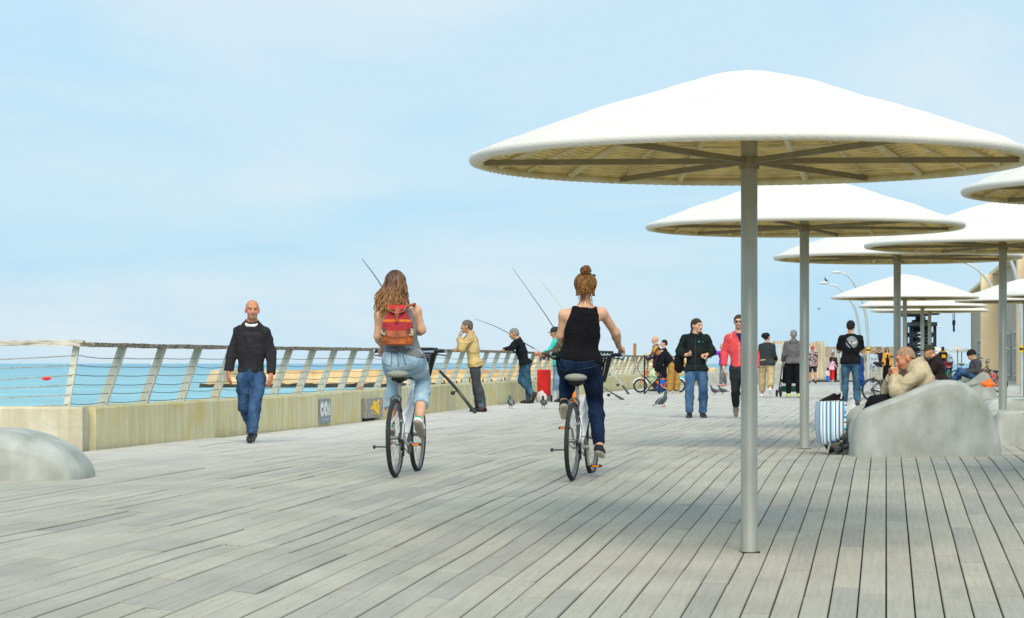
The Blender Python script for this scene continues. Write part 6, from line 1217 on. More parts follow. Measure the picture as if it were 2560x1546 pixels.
rings = [[Vector(T(r_ * math.cos(2 * math.pi * k / 22), r_ * math.sin(2 * math.pi * k / 22) * 1.1, z + 0.25 * abs(math.cos(2 * math.pi * k / 22)) * max(0, r_ - 0.11))) for k in range(22)] for r_, z in prof]; mb.loft(rings); mb.build('straw_hat', cloth('golden_straw', (0.50, 0.26, 0.06)), P.o, True)
walker('bald man in dark plum coat behind the straw hat man', 1643, 76.5, 86, 1.76, cloth('plum_coat', (0.035, 0.015, 0.035)), cloth('plum_trousers', (0.03, 0.018, 0.03)), None, add=0.035, hem=0.16, low=0.12, lean=6, elb=(40, 40), sh=((20, 8), (20, 8)), hands=False)
walker('person with dark hair hidden behind the straw hat', 1660, 79.0, 100, 1.66, BLK, BLK, H_BLACK, hands=False, res=0.022)
P = walker('woman in purple top photographing beside the coral cardigan man', 1806, 93.0, 96, 1.66, cloth('purple_top', (0.20, 0.035, 0.40)), denim('grey_denim', (0.10, 0.12, 0.13), (0.2, 0.22, 0.23)), H_SAND, pm('rose_shoe', (0.5, 0.2, 0.2), 0.7), fem=True, sh=((80, 8), (85, 8)), elb=(90, 90), res=0.02, build=1.1)
# ---- crowd towards the far end
FLOR = pm('floral_print', (0.035, 0.03, 0.035), 0.9, 0, 0.2, 14, 0.1, 60, col2=(0.42, 0.30, 0.30), lo=0.49, hi=0.53)
walker('man in floral shirt and dark shorts seen from behind', 2031, 108, 0, 1.66, FLOR, cloth('navy_shorts', (0.02, 0.022, 0.05)), None, SH_BLACK, sleeve=0.9, hem=0.14, add=0.04, low=0.1, leg_to=0.95, flare=0.03, build=1.15, hat=cloth('red_cap', (0.55, 0.06, 0.03)), res=0.02, skin_m=SK_TAN)
P = walker('woman in pale grey top and blue shorts with sun hat walking away', 2048, 121, 4, 1.62, cloth('pale_grey_top', (0.55, 0.57, 0.58)), cloth('blue_shorts', (0.01, 0.06, 0.16)), H_SAND, SH_BLACK, fem=True, sleeve=0.9, hem=0.10, add=0.035, low=0.08, leg_to=0.8, flare=0.03, build=1.1, hat=cloth('straw_sun_hat', (0.50, 0.46, 0.30)), res=0.02, hip=(6, -10), knee=(2, 14), skin_m=SK_TAN)
small_pack(P, 'small brown bag on the back of the woman in blue shorts', cloth('tan_leather_bag', (0.40, 0.18, 0.07)), cloth('tan_leather_bag2', (0.34, 0.15, 0.06)), 0.22, 0.26, 0.0)
b_ = on_deck(2079, 115.5)
P = walker('girl in pink top and red trousers with long dark hair', 2079, 115.5, -25, 1.20, cloth('pink_top', (0.72, 0.42, 0.52)), cloth('red_trousers', (0.70, 0.015, 0.02)), H_BLACK, SH_WHITE, fem=True, res=0.018, hip=(10, -12), knee=(4, 10), sh=((20, 8), (35, 8)), elb=(30, 30)); ponytail(P, H_BLACK, (0, -0.09, 0.05), (0.0, -0.13, -0.22), 0.05)
walker('toddler in white shirt and blue trousers beside the girl in red', 2069, 115.0, 20, 0.66, cloth('toddler_white', (0.6, 0.55, 0.55)), cloth('toddler_blue', (0.03, 0.18, 0.55)), H_BROWN, res=0.016, hands=False)
walker('woman in dark coat and sunglasses behind the girl in red', 2083, 116.4, 178, 1.42, cloth('dark_coat', (0.02, 0.022, 0.035)), BLK, H_BROWN, fem=True, add=0.03, hem=0.14, low=0.1, sun=True, res=0.02, skin_m=SK_TAN)
walker('woman in pale blue jacket and sunglasses facing the viewer', 2184, 122, 184, 1.62, cloth('pale_blue_jacket', (0.40, 0.48, 0.58)), denim('pale_denim_far', (0.3, 0.42, 0.5), (0.45, 0.55, 0.62)), H_SAND, fem=True, add=0.035, hem=0.12, low=0.08, sun=True, res=0.02, elb=(30, 25))
walker('man in dark jacket just behind the pale blue jacket', 2198, 124.5, 182, 1.72, cloth('navy_black_jacket', (0.015, 0.016, 0.022)), BLK, H_BROWN, add=0.03, res=0.02, elb=(70, 70), sh=((15, 8), (15, 8)), skin_m=SK_RED)
P = walker('woman in mustard cardigan over black dress, long dark hair', 2218, 116, 178, 1.66, cloth('mustard_knit', (0.62, 0.30, 0.05)), BLK, H_BROWN, fem=True, add=0.03, hem=0.10, low=0.06, sun=True, res=0.018)
f_ = folds(union([rcone(P.pel + P.up * 0.36 + P.fM * 0.075, P.pel - P.up * 0.45 + P.fM * 0.02, 0.075, 0.17)], 0.03), 0.01, 30, 4); P.piece('dress', f_, [P.pel + P.up * 0.3, P.pel - P.up * 0.5], BLK, 0.22)
ponytail(P, H_BROWN, (0.075, 0.0, 0.02), (0.085, 0.02, -0.20), 0.035); ponytail(P, H_BROWN, (-0.075, 0.0, 0.02), (-0.085, 0.02, -0.20), 0.035)
walker('person in camouflage shirt by the lamp posts', 2160, 127, 180, 1.72, pm('camouflage_cloth', (0.12, 0.11, 0.07), 0.9, 0, 0.2, 12, 0.1, 60, col2=(0.34, 0.30, 0.22)), KHAKI, H_BROWN, res=0.022, skin_m=SK_RED)
walker('person in pink top behind the lamp posts', 2172, 130, 182, 1.66, cloth('rose_top', (0.62, 0.36, 0.32)), KHAKI, H_SAND, res=0.022, fem=True, skin_m=SK_RED)
P = walker('man walking away with a yellow and black backpack', 2357, 128, 0, 1.78, cloth('navy_tee_far', (0.015, 0.025, 0.05)), cloth('dark_jeans_far', (0.02, 0.03, 0.05)), H_BROWN, res=0.02, hip=(8, -8)); small_pack(P, 'yellow and black backpack on the man walking away', cloth('pack_black', (0.015, 0.015, 0.02)), cloth('pack_yellow', (0.70, 0.36, 0.02)), 0.30, 0.44)
d = 118; R_ = on_deck(2373, d); J = pose(0, 1.34, 6, (58, 35), (75, 60), ((35, 10), (35, 10)), (25, 25), 0, sit=True, fem=True); 
for n_ in J:
    if n_ not in ('up', 'look', 'ftL', 'ftR', 'hdL', 'hdR', 'k'): J[n_] = J[n_] + A3(0, 0, 0.74)
P = Fig('child in maroon checked shirt riding the green bicycle away', J, R_, 0.018, True); P.make(hands=((0.9, None), (0.9, None))); P.top(pm('maroon_check', (0.20, 0.012, 0.02), 0.9, 0, 0.2, 30, 0.1, 60, col2=(0.34, 0.05, 0.06)), 'shirt', 0.026, 1.9, 0.08, 0.078, 0.006, 5, low=0.05); P.pants(D_MID, 'jeans'); P.shoes(SH_BLACK, SH_BLACK); P.hair_cap(H_SAND, 0.012); small_pack(P, 'pale blue grey backpack on the child in maroon', cloth('pack_pale', (0.30, 0.40, 0.44)), cloth('pack_pale2', (0.36, 0.46, 0.50)), 0.26, 0.34)
# ================================================================== bicycles
M_ORANGE = pm('orange_reflector', (0.75, 0.20, 0.01), 0.35); M_GREYS = pm('grey_saddle_vinyl', (0.24, 0.25, 0.21), 0.7); M_REDREF = pm('red_stripe', (0.28, 0.01, 0.03), 0.4); M_DARKM = pm('dark_alloy', (0.05, 0.05, 0.052), 0.4, 0.7)
M_RIM = pm('grey_alloy_rim', (0.20, 0.205, 0.21), 0.45, 0.4, 0.1, 10, 0)
def wheel(root, y, Rw, tyre_r, nsp=28, detail=True, name='wheel', tilt=None):
    mb = MB(); r = Rw - tyre_r * 1.9
    mb.lathe([(r - 0.012, -0.010), (r + 0.010, -0.013), (r + 0.012, 0.013), (r - 0.012, 0.010), (r - 0.012, -0.010)], 48, (0, 0, 0), 0, 'x', False); mb.lathe([(0.012, -0.055), (0.022, -0.05), (0.016, -0.02), (0.016, 0.02), (0.022, 0.05), (0.012, 0.055)], 12, (0, 0, 0), 0, 'x')
    w = mb.build(name, M_RIM, root, True, 40, loc=(0, y, Rw))
    mb = MB(); mb.tube([(0, (Rw - tyre_r) * math.cos(2 * math.pi * k / 56), (Rw - tyre_r) * math.sin(2 * math.pi * k / 56)) for k in range(56)], tyre_r, 9, closed=True); mb.build('tyre', M_RUBBER, w, True, 80)
    mb = MB()
    for k in range(nsp):
        a = 2 * math.pi * k / nsp; b_ = a + (0.35 if k % 2 else -0.35); s_ = 1 if k % 4 < 2 else -1; mb.tube([(s_ * 0.045, 0.02 * math.cos(b_), 0.02 * math.sin(b_)), (0, r * math.cos(a), r * math.sin(a))], 0.0011, 3)
    sp = mb.build('spokes', M_DARKM, w); sp['kind'] = 'stuff'; return w
def bicycle(label, loc, heading, Rw=0.345, wb=1.07, frame=M_WHITEP, basket=False, crank=180, tyre=0.021, lean=0.0, seat_h=0.91, bar_h=1.09, detail=True, low=False, group=None, stripe=False, fender=None, saddle_m=None):
    root = empty('bicycle', loc, -heading, label, 'bicycle', group); root.rotation_euler = (0, lean, -heading)
    wheel(root, 0, Rw, tyre); wheel(root, wb, Rw, tyre)
    bb = Vector((0, 0.42 * wb / 1.07, Rw - 0.065)); st = Vector((0, 0.25 * wb / 1.07, 0.60 if not low else 0.52)); hd0 = Vector((0, wb - 0.15, Rw + 0.34)); hd1 = Vector((0, wb - 0.21, Rw + 0.50)); sd = Vector((0, 0.19 * wb / 1.07, seat_h))
    ra = Vector((0, 0, Rw)); fa = Vector((0, wb, Rw)); mb = MB()
    mb.tube([bb, st], 0.019, 10); mb.tube([bb + Vector((0, 0.01, 0.01)), hd0.lerp(hd1, 0.25)], 0.030, 10); mb.tube([st + Vector((0, 0, -0.10)), st.lerp(hd1, 0.5) + Vector((0, 0, -0.13 if not low else -0.2)), hd0.lerp(hd1, 0.75)], 0.019, 10); mb.tube([hd0, hd1], 0.024, 12)
    mb.build('frame', frame, root, True)
    for q in (-1, 1):
        mb = MB(); mb.tube([Vector((q * 0.068, 0, Rw)), Vector((q * 0.058, 0.10, Rw + 0.12)), st + Vector((q * 0.03, -0.02, -0.06)), st + Vector((q * 0.008, 0, -0.03))], 0.010, 8); mb.tube([Vector((q * 0.068, 0, Rw)), bb + Vector((q * 0.055, -0.12, 0.0)), bb + Vector((q * 0.02, 0, 0))], 0.011, 8); mb.build('stay', frame, root, True)
        mb = MB(); mb.tube([Vector((q * 0.058, wb, Rw)), Vector((q * 0.056, wb - 0.03, Rw + 0.20)), hd0 + Vector((q * 0.045, 0.03, 0.02)), hd0 + Vector((0, 0.0, 0.01))], 0.013, 8); mb.build('fork_blade', frame, root, True)
    mb = MB(); mb.tube([st + Vector((0, 0.0, -0.05)), sd + Vector((0, 0, -0.07))], 0.0145, 10); mb.build('seat_post', M_STEEL, root, True)
    mb = MB(); mb.tube([sd + Vector((0, 0, -0.09)), sd + Vector((0, 0, -0.05))], 0.022, 10); mb.box(sd + Vector((0, 0.0, -0.055)), (0.12, 0.16, 0.03), None, 0, 0.01); mb.build('saddle_clamp', M_BLACK, root, True)
    # saddle: wide at the back, narrow nose
    rings = []
    for y_, w_, h_ in ((-0.135, 0.03, 0.012), (-0.125, 0.075, 0.026), (-0.09, 0.100, 0.036), (-0.03, 0.094, 0.036), (0.03, 0.055, 0.032), (0.09, 0.028, 0.028), (0.13, 0.020, 0.022), (0.142, 0.008, 0.01)):
        rings.append([sd + Vector((w_ * math.cos(2 * math.pi * k / 14), y_, -0.012 + h_ * math.sin(2 * math.pi * k / 14) * (1 if math.sin(2 * math.pi * k / 14) > 0 else 0.9))) for k in range(14)])
    mb = MB(); mb.loft(rings); mb.build('saddle', saddle_m or M_GREYS, root, True, 80)
    if detail:
        for q in (-0.03, 0.03): mb = MB(); mb.tube([sd + Vector((q * 1.6, -0.09, -0.025)), sd + Vector((q, -0.05, -0.075)), sd + Vector((q, 0.05, -0.075)), sd + Vector((q * .5, 0.10, -0.02))], 0.005, 6); mb.build('saddle_rail', M_DARKM, root, True)
    # handlebar
    bar = hd1 + Vector((0, -0.04, bar_h - hd1.z)); mb = MB(); mb.tube([hd1, hd1 + Vector((0, -0.03, 0.08)), bar + Vector((0, 0.04, 0))], 0.015, 8); mb.build('stem', M_DARKM, root, True)
    mb = MB(); mb.tube([bar + Vector((q * 0.30, -0.11, 0.015)) if abs(q) == 1 else bar + Vector((q * 0.30, 0.03 - 0.14 * abs(q) ** 2.2, 0.015 * abs(q))) for q in (-1, -0.75, -0.5, -0.25, 0, 0.25, 0.5, 0.75, 1)], 0.0115, 8); mb.build('handlebar', M_CHROME, root, True)
    for q in (-1, 1):
        a = bar + Vector((q * 0.215, -0.045, 0.013)); b_ = bar + Vector((q * 0.325, -0.125, 0.016)); mb = MB(); mb.tube([a, b_], 0.0165, 8); g = mb.build('grip', M_BLACK, root, True); mb = MB(); mb.tube([b_, b_ + (b_ - a).normalized() * 0.008], 0.017, 8); mb.build('end_cap', M_CHROME, g, True)
        mb = MB(); mb.tube([a + Vector((0, 0.01, -0.01)), a + Vector((q * 0.02, 0.035, -0.03)), b_ + Vector((0, 0.03, -0.04))], 0.006, 6); mb.build('brake_lever', M_BLACK, root, True)
        mb = MB(); mb.tube([a + Vector((0, 0.01, 0)), a + Vector((-q * 0.02, 0.10, 0.03)), Vector((q * 0.03, hd1.y + 0.07, hd1.z + 0.02)), Vector((q * 0.02, hd0.y + 0.02, hd0.z - 0.05))], 0.0035, 5); mb.build('brake_cable', M_BLACK, root, True)
    # drive side
    mb = MB(); mb.lathe([(0.02, 0.040), (0.095, 0.044), (0.095, 0.050), (0.02, 0.052)], 28, bb, 0, 'x'); mb.build('chainring', M_DARKM, root, True)
    mb = MB(); mb.lathe([(0.015, 0.030), (0.045, 0.034), (0.040, 0.046), (0.015, 0.052)], 20, (0, 0, Rw), 0, 'x'); mb.build('cassette', M_DARKM, root, True)
    mb = MB(); mb.bar((0.047, 0, Rw + 0.042), bb + Vector((0.047, 0, 0.094)), 0.006, 0.008); mb.bar((0.047, 0, Rw - 0.042), bb + Vector((0.047, 0, -0.094)), 0.006, 0.008); mb.build('chain', M_DARKM, root)
    a = R(crank)
    for q, aa in ((1, a), (-1, a + math.pi)):
        e = bb + Vector((q * 0.075, 0.17 * math.cos(aa), 0.17 * math.sin(aa))); mb = MB(); mb.tube([bb + Vector((q * 0.055, 0, 0)), e], [0.014, 0.011], 8); mb.tube([bb + Vector((q * 0.02, 0, 0)), bb + Vector((q * 0.07, 0, 0))], 0.02, 8); mb.build('crank', M_STEEL, root, True)
        c = e + Vector((q * 0.065, 0, 0)); mb = MB(); mb.box(c, (0.095, 0.085, 0.022), None, 0, 0.006); mb.tube([e, c], 0.007, 6); p_ = mb.build('pedal', M_BLACK, root); mb = MB(); mb.box(c + Vector((0, -0.044, 0)), (0.06, 0.004, 0.014)); mb.build('reflector', M_ORANGE, p_)
    if detail:
        mb = MB(); mb.tube([(-0.06, 0.10, Rw - 0.06), (-0.075, 0.02, Rw - 0.08), (-0.15, -0.15, Rw - 0.075)], 0.007, 6); mb.ell((-0.155, -0.155, Rw - 0.075), (0.014, 0.014, 0.018)); mb.build('kickstand', M_DARKM, root, True)
        mb = MB(); z_ = Rw * 2 - 0.03
        for q in (-1, 1): mb.tube([(q * 0.008, 0.05, z_ + 0.06), (q * 0.045, 0.03, z_ + 0.03), (q * 0.038, 0.02, z_ - 0.05), (q * 0.02, 0.015, z_ - 0.07)], 0.009, 6)
        mb.build('brake_caliper', M_DARKM, root, True)
        mb = MB(); mb.tube([(0.062, 0.0, Rw - 0.02), (0.066, 0.03, Rw - 0.09), (0.06, 0.06, Rw - 0.16)], 0.012, 6); mb.lathe([(0.022, 0.045), (0.022, 0.055)], 12, (0, 0.03, Rw - 0.09), 0, 'x'); mb.lathe([(0.022, 0.045), (0.022, 0.055)], 12, (0, 0.06, Rw - 0.16), 0, 'x'); mb.build('derailleur', M_DARKM, root, True)
        mb = MB(); mb.tube([(0.0, 0.12, 0.62), (0.05, 0.05, 0.55), (0.085, -0.02, Rw + 0.1), (0.07, -0.03, Rw - 0.05)], 0.0035, 5); mb.build('gear_cable', M_BLACK, root, True)
    if stripe:
        mb = MB(); a_ = bb.lerp(hd0, 0.25); b_ = bb.lerp(hd0, 0.85); d_ = (b_ - a_).normalized(); n_ = Vector((1, 0, 0)).cross(d_).normalized(); mb.bar(a_ + n_ * 0.0305 * (-1 if n_.y > 0 else 1), b_ + n_ * 0.0305 * (-1 if n_.y > 0 else 1), 0.026, 0.004, n_); mb.build('frame_stripe', M_REDREF, root)
    if fender:
        for y_ in (0, wb):
            mb = MB(); mb.tube([(0, y_ + (Rw + 0.012) * math.cos(a_), Rw + (Rw + 0.012) * math.sin(a_)) for a_ in np.linspace(R(20), R(165), 12)], 0.022, 6); mb.build('mudguard', fender, root, True)
    if basket:
        bk = empty('basket', (0, wb - 0.02, 0.86)); bk.parent = root; rings = []
        lv = [(0.0, 0.105, 0.075), (0.27, 0.165, 0.125)]
        mb = MB()
        for k in range(13):
            t_ = k / 12; w_ = lv[0][1] + (lv[1][1] - lv[0][1]) * t_; d_ = lv[0][2] + (lv[1][2] - lv[0][2]) * t_; z_ = 0.27 * t_
            P_ = [(-w_, -d_, z_), (w_, -d_, z_), (w_, d_, z_), (-w_, d_, z_)]; mb.tube(P_, 0.0055 if 0 < k < 12 else 0.010, 5, closed=True)
        for k in range(44):
            a_ = k / 44 * 4; sdn = int(a_); t_ = a_ - sdn; cs = [(-1, -1), (1, -1), (1, 1), (-1, 1), (-1, -1)]; x_ = cs[sdn][0] + (cs[sdn + 1][0] - cs[sdn][0]) * t_; y_ = cs[sdn][1] + (cs[sdn + 1][1] - cs[sdn][1]) * t_; mb.tube([(x_ * 0.105, y_ * 0.075, 0), (x_ * 0.165, y_ * 0.125, 0.27)], 0.0055, 4)
        mb.box((0, 0, 0.003), (0.21, 0.15, 0.006)); o = mb.build('basket', M_BLACK, root, False, loc=(0, wb - 0.02, 0.86)); o['kind'] = 'stuff'; bpy.data.objects.remove(bk)
    return root
bicycle('white bicycle with grey saddle ridden by the woman with the backpack', RB1, HB1, basket=True, crank=180, stripe=True)
bicycle('white bicycle with black basket ridden by the woman in black', RB2, HB2, basket=True, crank=-78, lean=R(1.0), stripe=True)
GR_ = 'bicycles further off'
bicycle('black folding bicycle parked beside the young man in black tee', on_deck(2180, 57.0), R(74), 0.275, 0.98, M_BLACK, False, 40, 0.024, 0.0, 0.92, 1.05, low=True, group=GR_, saddle_m=M_BLACK)
bicycle('orange folding electric bicycle the straw hat man bends over', on_deck(1697, 73.6), R(-88), 0.218, 1.18, pm('orange_red_frame', (0.55, 0.09, 0.02), 0.35, coat=0.4), False, 20, 0.028, R(3), 0.80, 1.10, low=True, group=GR_, fender=M_WHITEP, saddle_m=M_BLACK)
bicycle('green bicycle ridden by the child in maroon', on_deck(2373, 117.6), R(2), 0.26, 0.9, pm('lime_green_frame', (0.10, 0.55, 0.06), 0.4), False, 120, 0.028, 0, 0.72, 0.95, group=GR_)
bicycle('black bicycle parked behind the reclining young man', on_deck(2392, 92), R(82), 0.33, 1.05, M_BLACK, False, 30, 0.024, 0, 0.9, 1.05, group=GR_)
bicycle('dark bicycle leaning beside the blue bag behind the reclining man', on_deck(2418, 95), R(70), 0.33, 1.05, M_DARKM, False, 100, 0.024, R(6), 0.92, 1.08, group=GR_)
bicycle('red child bicycle half behind the right parasol pole', on_deck(2500, 74), R(-60), 0.25, 0.85, pm('red_frame', (0.6, 0.02, 0.05), 0.35), False, 60, 0.022, R(4), 0.7, 0.95, group=GR_)
# ================================================================== rider's backpack
M_KRED = pm('red_kilim_weave', (0.36, 0.028, 0.035), 0.9, 0, 0.25, 40, 0.5, 180); M_KORG = pm('orange_kilim_band', (0.62, 0.16, 0.02), 0.9, 0, 0.15, 40, 0.5, 180); M_LEA = pm('orange_tan_leather', (0.42, 0.10, 0.022), 0.45, 0, 0.3, 9, 0.25, 60); M_LEAD = pm('dark_tan_leather', (0.33, 0.075, 0.025), 0.5, 0, 0.25, 12, 0.2, 60)
M_KBEI = pm('beige_kilim_motif', (0.08, 0.05, 0.04), 0.9, 0, 0.2, 26, 0.4, 150, col2=(0.50, 0.38, 0.26), lo=0.44, hi=0.5); M_BRASS = pm('brass_buckle', (0.65, 0.48, 0.22), 0.35, 0.9)
q = PX(988, 1194, F / dB1); bp_o = q(992, 864, 0.125)
bp_ = empty('backpack', RB1 + Vector(bp_o), 0, 'red and orange woven backpack with tan leather pockets on the left rider', 'backpack'); bp_.scale = (1, 1, 0.80)
SECS = [(0.0, 0.105, 0.045), (0.012, 0.128, 0.064), (0.05, 0.140, 0.076), (0.10, 0.143, 0.080), (0.125, 0.143, 0.080), (0.127, 0.142, 0.079), (0.21, 0.137, 0.076), (0.255, 0.130, 0.072), (0.257, 0.130, 0.072), (0.285, 0.122, 0.068), (0.287, 0.122, 0.068), (0.335, 0.098, 0.058), (0.37, 0.078, 0.05), (0.40, 0.072, 0.045), (0.405, 0.05, 0.03)]
def sq_ring(w_, d_, z_, n_=28, p=3.0): return [Vector((w_ * abs(math.cos(a_)) ** (2 / p) * (1 if math.cos(a_) > 0 else -1), d_ * abs(math.sin(a_)) ** (2 / p) * (1 if math.sin(a_) > 0 else -1), z_)) for a_ in [2 * math.pi * k / n_ for k in range(n_)]]
rg = [sq_ring(w_ + 0.003 * math.sin(z_ * 60), d_, z_) for z_, w_, d_ in SECS]; mb = MB()
for i in range(len(rg) - 1): mi = 0 if SECS[i][0] < 0.12 else (2 if 0.256 < SECS[i][0] < 0.284 else 1); mb.loft([rg[i], rg[i + 1]], False, mi)
mb.add(rg[0], [tuple(reversed(range(28)))], 0); mb.add(rg[-1], [tuple(range(28))], 1); mb.build('bag_body', [M_LEA, M_KRED, M_KORG], bp_, True, 80)
for sx in (-1, 1): mb = MB(); mb.box((sx * 0.118, -0.062, 0.145), (0.050, 0.030, 0.080), Matrix.Rotation(R(sx * 30), 3, 'Z'), 0, 0.006); mb.build('woven_motif', M_KBEI, bp_, True)
rings = [sq_ring(0.088, 0.026, z_, 20, 4) for z_ in (0.0, 0.05, 0.09, 0.135)]; rings = [[v * (0.94 if i in (0, 3) else 1.0) + Vector((0, 0, v.z * (1 - (0.94 if i in (0, 3) else 1.0)))) for v in r_] for i, r_ in enumerate(rings)]; mb = MB(); mb.loft(rings); pk = mb.build('pocket', M_LEA, bp_, True, 60, loc=(0.0, -0.085, 0.018))
mb = MB(); mb.loft([[Vector((x, y, z)) for x, y, z in ((-0.092, -0.030, 0.135), (0.086, -0.030, 0.137), (0.086, 0.02, 0.15), (-0.092, 0.02, 0.15))], [Vector((x, y, z)) for x, y, z in ((-0.080, -0.036, 0.085), (0.082, -0.036, 0.092), (0.082, -0.028, 0.092), (-0.080, -0.028, 0.085))], [Vector((x, y, z)) for x, y, z in ((-0.040, -0.036, 0.066), (0.070, -0.036, 0.072), (0.070, -0.029, 0.072), (-0.040, -0.029, 0.066))]]); mb.build('pocket_flap', M_LEAD, pk)
mb = MB(); mb.bar((0.004, -0.040, 0.14), (0.0, -0.041, 0.0), 0.014, 0.004, (0, 1, 0)); mb.build('pocket_strap', M_LEAD, pk)
# top flap, rounded, with its strap and buckle
poly = [(-0.082, 0.44), (-0.078, 0.40), (-0.060, 0.372), (-0.03, 0.357), (0, 0.352), (0.03, 0.357), (0.060, 0.372), (0.078, 0.40), (0.082, 0.44), (0.05, 0.446), (0, 0.44), (-0.05, 0.446)]
mb = MB(); r0 = [Vector((x, -0.075 - 0.02 * (0.44 - z) / 0.09, z)) for x, z in poly]; r1 = [v + Vector((0, 0.012, 0)) for v in r0]; r2 = [Vector((v.x * 0.95, 0.02, max(v.z, 0.41))) for v in r0]; mb.loft([r0, r1, r2]); fl = mb.build('flap', M_LEAD, bp_, True, 50)
mb = MB(); poly2 = [(x * 0.86, 0.44 - (0.44 - z) * 0.80) for x, z in poly]; mb.loft([[Vector((x, -0.079 - 0.02 * (0.44 - z) / 0.09, z)) for x, z in poly2], [Vector((x, -0.070 - 0.02 * (0.44 - z) / 0.09, z)) for x, z in poly2]]); mb.build('flap_weave', pm('bright_red_kilim', (0.50, 0.03, 0.035), 0.9, 0, 0.2, 40, 0.5, 180), fl)
for sx in (-1, 1): mb = MB(); mb.box((sx * 0.038, -0.097, 0.388), (0.036, 0.004, 0.010), Matrix.Rotation(R(-sx * 14), 3, 'Y')); mb.build('flap_motif', M_KBEI, fl)
mb = MB(); mb.bar((0, -0.090, 0.42), (0, -0.103, 0.335), 0.030, 0.005, (0, 1, 0)); mb.bar((0, -0.103, 0.336), (0, -0.096, 0.262), 0.024, 0.005, (0, 1, 0)); mb.build('strap', M_LEAD, bp_)
mb = MB(); P_ = [(-0.017, -0.109, 0.318), (0.017, -0.109, 0.318), (0.017, -0.109, 0.348), (-0.017, -0.109, 0.348)]; mb.tube(P_, 0.003, 5, closed=True); mb.build('buckle', M_BRASS, bp_)
mb = MB(); mb.tube([(-0.009, -0.130, 0.072), (0.009, -0.130, 0.072), (0.009, -0.130, 0.088), (-0.009, -0.130, 0.088)], 0.002, 5, closed=True); mb.build('buckle', M_BRASS, bp_)
for sx, dx in ((-1, 0.0), (1, 0.03)):
    mb = MB(); mb.tube([(sx * 0.03, 0.02, 0.40), (sx * 0.06, 0.05, 0.425), (sx * 0.098 + dx, 0.10, 0.452), (sx * 0.115 + dx, 0.17, 0.465), (sx * 0.12, 0.25, 0.40), (sx * 0.14, 0.20, 0.2), (sx * 0.12, 0.05, 0.06)], 0.013, 6); mb.build('shoulder_strap', M_LEAD, bp_, True)
mb = MB(); mb.tube([(-0.04, 0.0, 0.42), (-0.02, -0.01, 0.455), (0.02, -0.01, 0.455), (0.04, 0.0, 0.42)], 0.006, 6); mb.build('carry_loop', M_LEAD, bp_, True)
# ================================================================== fishing rods
M_RODK = pm('black_rod', (0.02, 0.022, 0.022), 0.4); M_RODW = pm('silver_rod', (0.6, 0.6, 0.57), 0.35, 0.4); M_RODG = pm('lime_rod_tip', (0.45, 0.75, 0.15), 0.5)
def rod(label, pts, r0=0.016, reel=None, mid=None, tip_m=M_RODK):
    P_ = [W(*p) for p in pts]; root = empty('fishing_rod', P_[0], 0, label, 'fishing rod'); o = P_[0]; Q = []
    for i in range(len(P_) - 1):
        p0 = P_[max(0, i - 1)]; p1 = P_[i]; p2 = P_[i + 1]; p3 = P_[min(len(P_) - 1, i + 2)]
        for s_ in (0, 0.2, 0.4, 0.6, 0.8): Q.append(0.5 * ((2 * p1) + (p2 - p0) * s_ + (2 * p0 - 5 * p1 + 4 * p2 - p3) * s_ ** 2 + (3 * p1 - p0 - 3 * p2 + p3) * s_ ** 3) - o)
    Q.append(P_[-1] - o); m = len(Q); rad = [max(0.0035, r0 * (1 - 0.85 * i / m)) for i in range(m)]; a = int(m * 0.28) + 1; b_ = int(m * 0.42) + 1
    mb = MB(); mb.tube(Q[:a], [r_ * 1.35 for r_ in rad[:a]], 7); mb.build('handle', M_RODK, root, True)
    mb = MB(); mb.tube(Q[a - 1:b_], rad[a - 1:b_], 7); mb.build('blank', mid or M_RODW, root, True); mb = MB(); mb.tube(Q[b_ - 1:], rad[b_ - 1:], 6); mb.build('tip', tip_m, root, True)
    if reel is not None:
        c = Q[reel]; mb = MB(); mb.lathe([(0.012, -0.04), (0.04, -0.035), (0.03, 0.0), (0.042, 0.035), (0.012, 0.04)], 14, c + Vector((-0.09, 0, -0.05)), 0, 'y'); mb.tube([c, c + Vector((-0.09, 0, -0.05))], 0.010, 6); mb.tube([c + Vector((-0.09, 0.03, -0.05)), c + Vector((-0.13, 0.05, -0.03)), c + Vector((-0.14, 0.08, -0.03))], 0.006, 5); mb.build('reel', M_BLACK, root, True)
    return root
g_ = ground_at(1188, 1034)
rod('long rod leaning on the handrail beside the left rider, butt on the boards', [(1188, 1033, g_.y), (1130, 960, 45.6), (1047, 872, 44.2), (985, 770, 43.0), (944, 700, 42.4), (905, 648, 42.0)], 0.026, 4)
rod('thin rod sloping low across the sky behind the black sweater man', [(1388, 899, 55.6), (1355, 882, 55.6), (1318, 862, 55.4), (1250, 822, 55.0), (1188, 798, 54.6)], 0.018, 3)
rod('rod rising above the turquoise angler', [(1412, 872, 57.2), (1396, 842, 57.2), (1372, 800, 57.2), (1325, 732, 57.2), (1280, 669, 57.2)], 0.018, None, M_RODK)
rod('rod with lime green tip behind the right rider', [(1500, 900, 66), (1470, 862, 65.5), (1430, 805, 65), (1384, 742, 64.5), (1343, 694, 64)], 0.018, None, M_RODK, M_RODG)
g_ = ground_at(1572, 986); rod('white rod leaning on the wall right of the basket', [(1572, 986, g_.y), (1557, 965, g_.y + 1.2), (1528, 930, g_.y + 2.5), (1500, 893, g_.y + 3.4), (1450, 835, g_.y + 4.5)], 0.028, 6, M_RODW, M_RODW)
g_ = ground_at(1558, 1000); rod('black rod lying low right of the rear wheel', [(1558, 1000, g_.y), (1535, 986, g_.y + 0.8), (1512, 971, g_.y + 1.6), (1480, 945, g_.y + 3.0)], 0.026, 6, M_RODK)
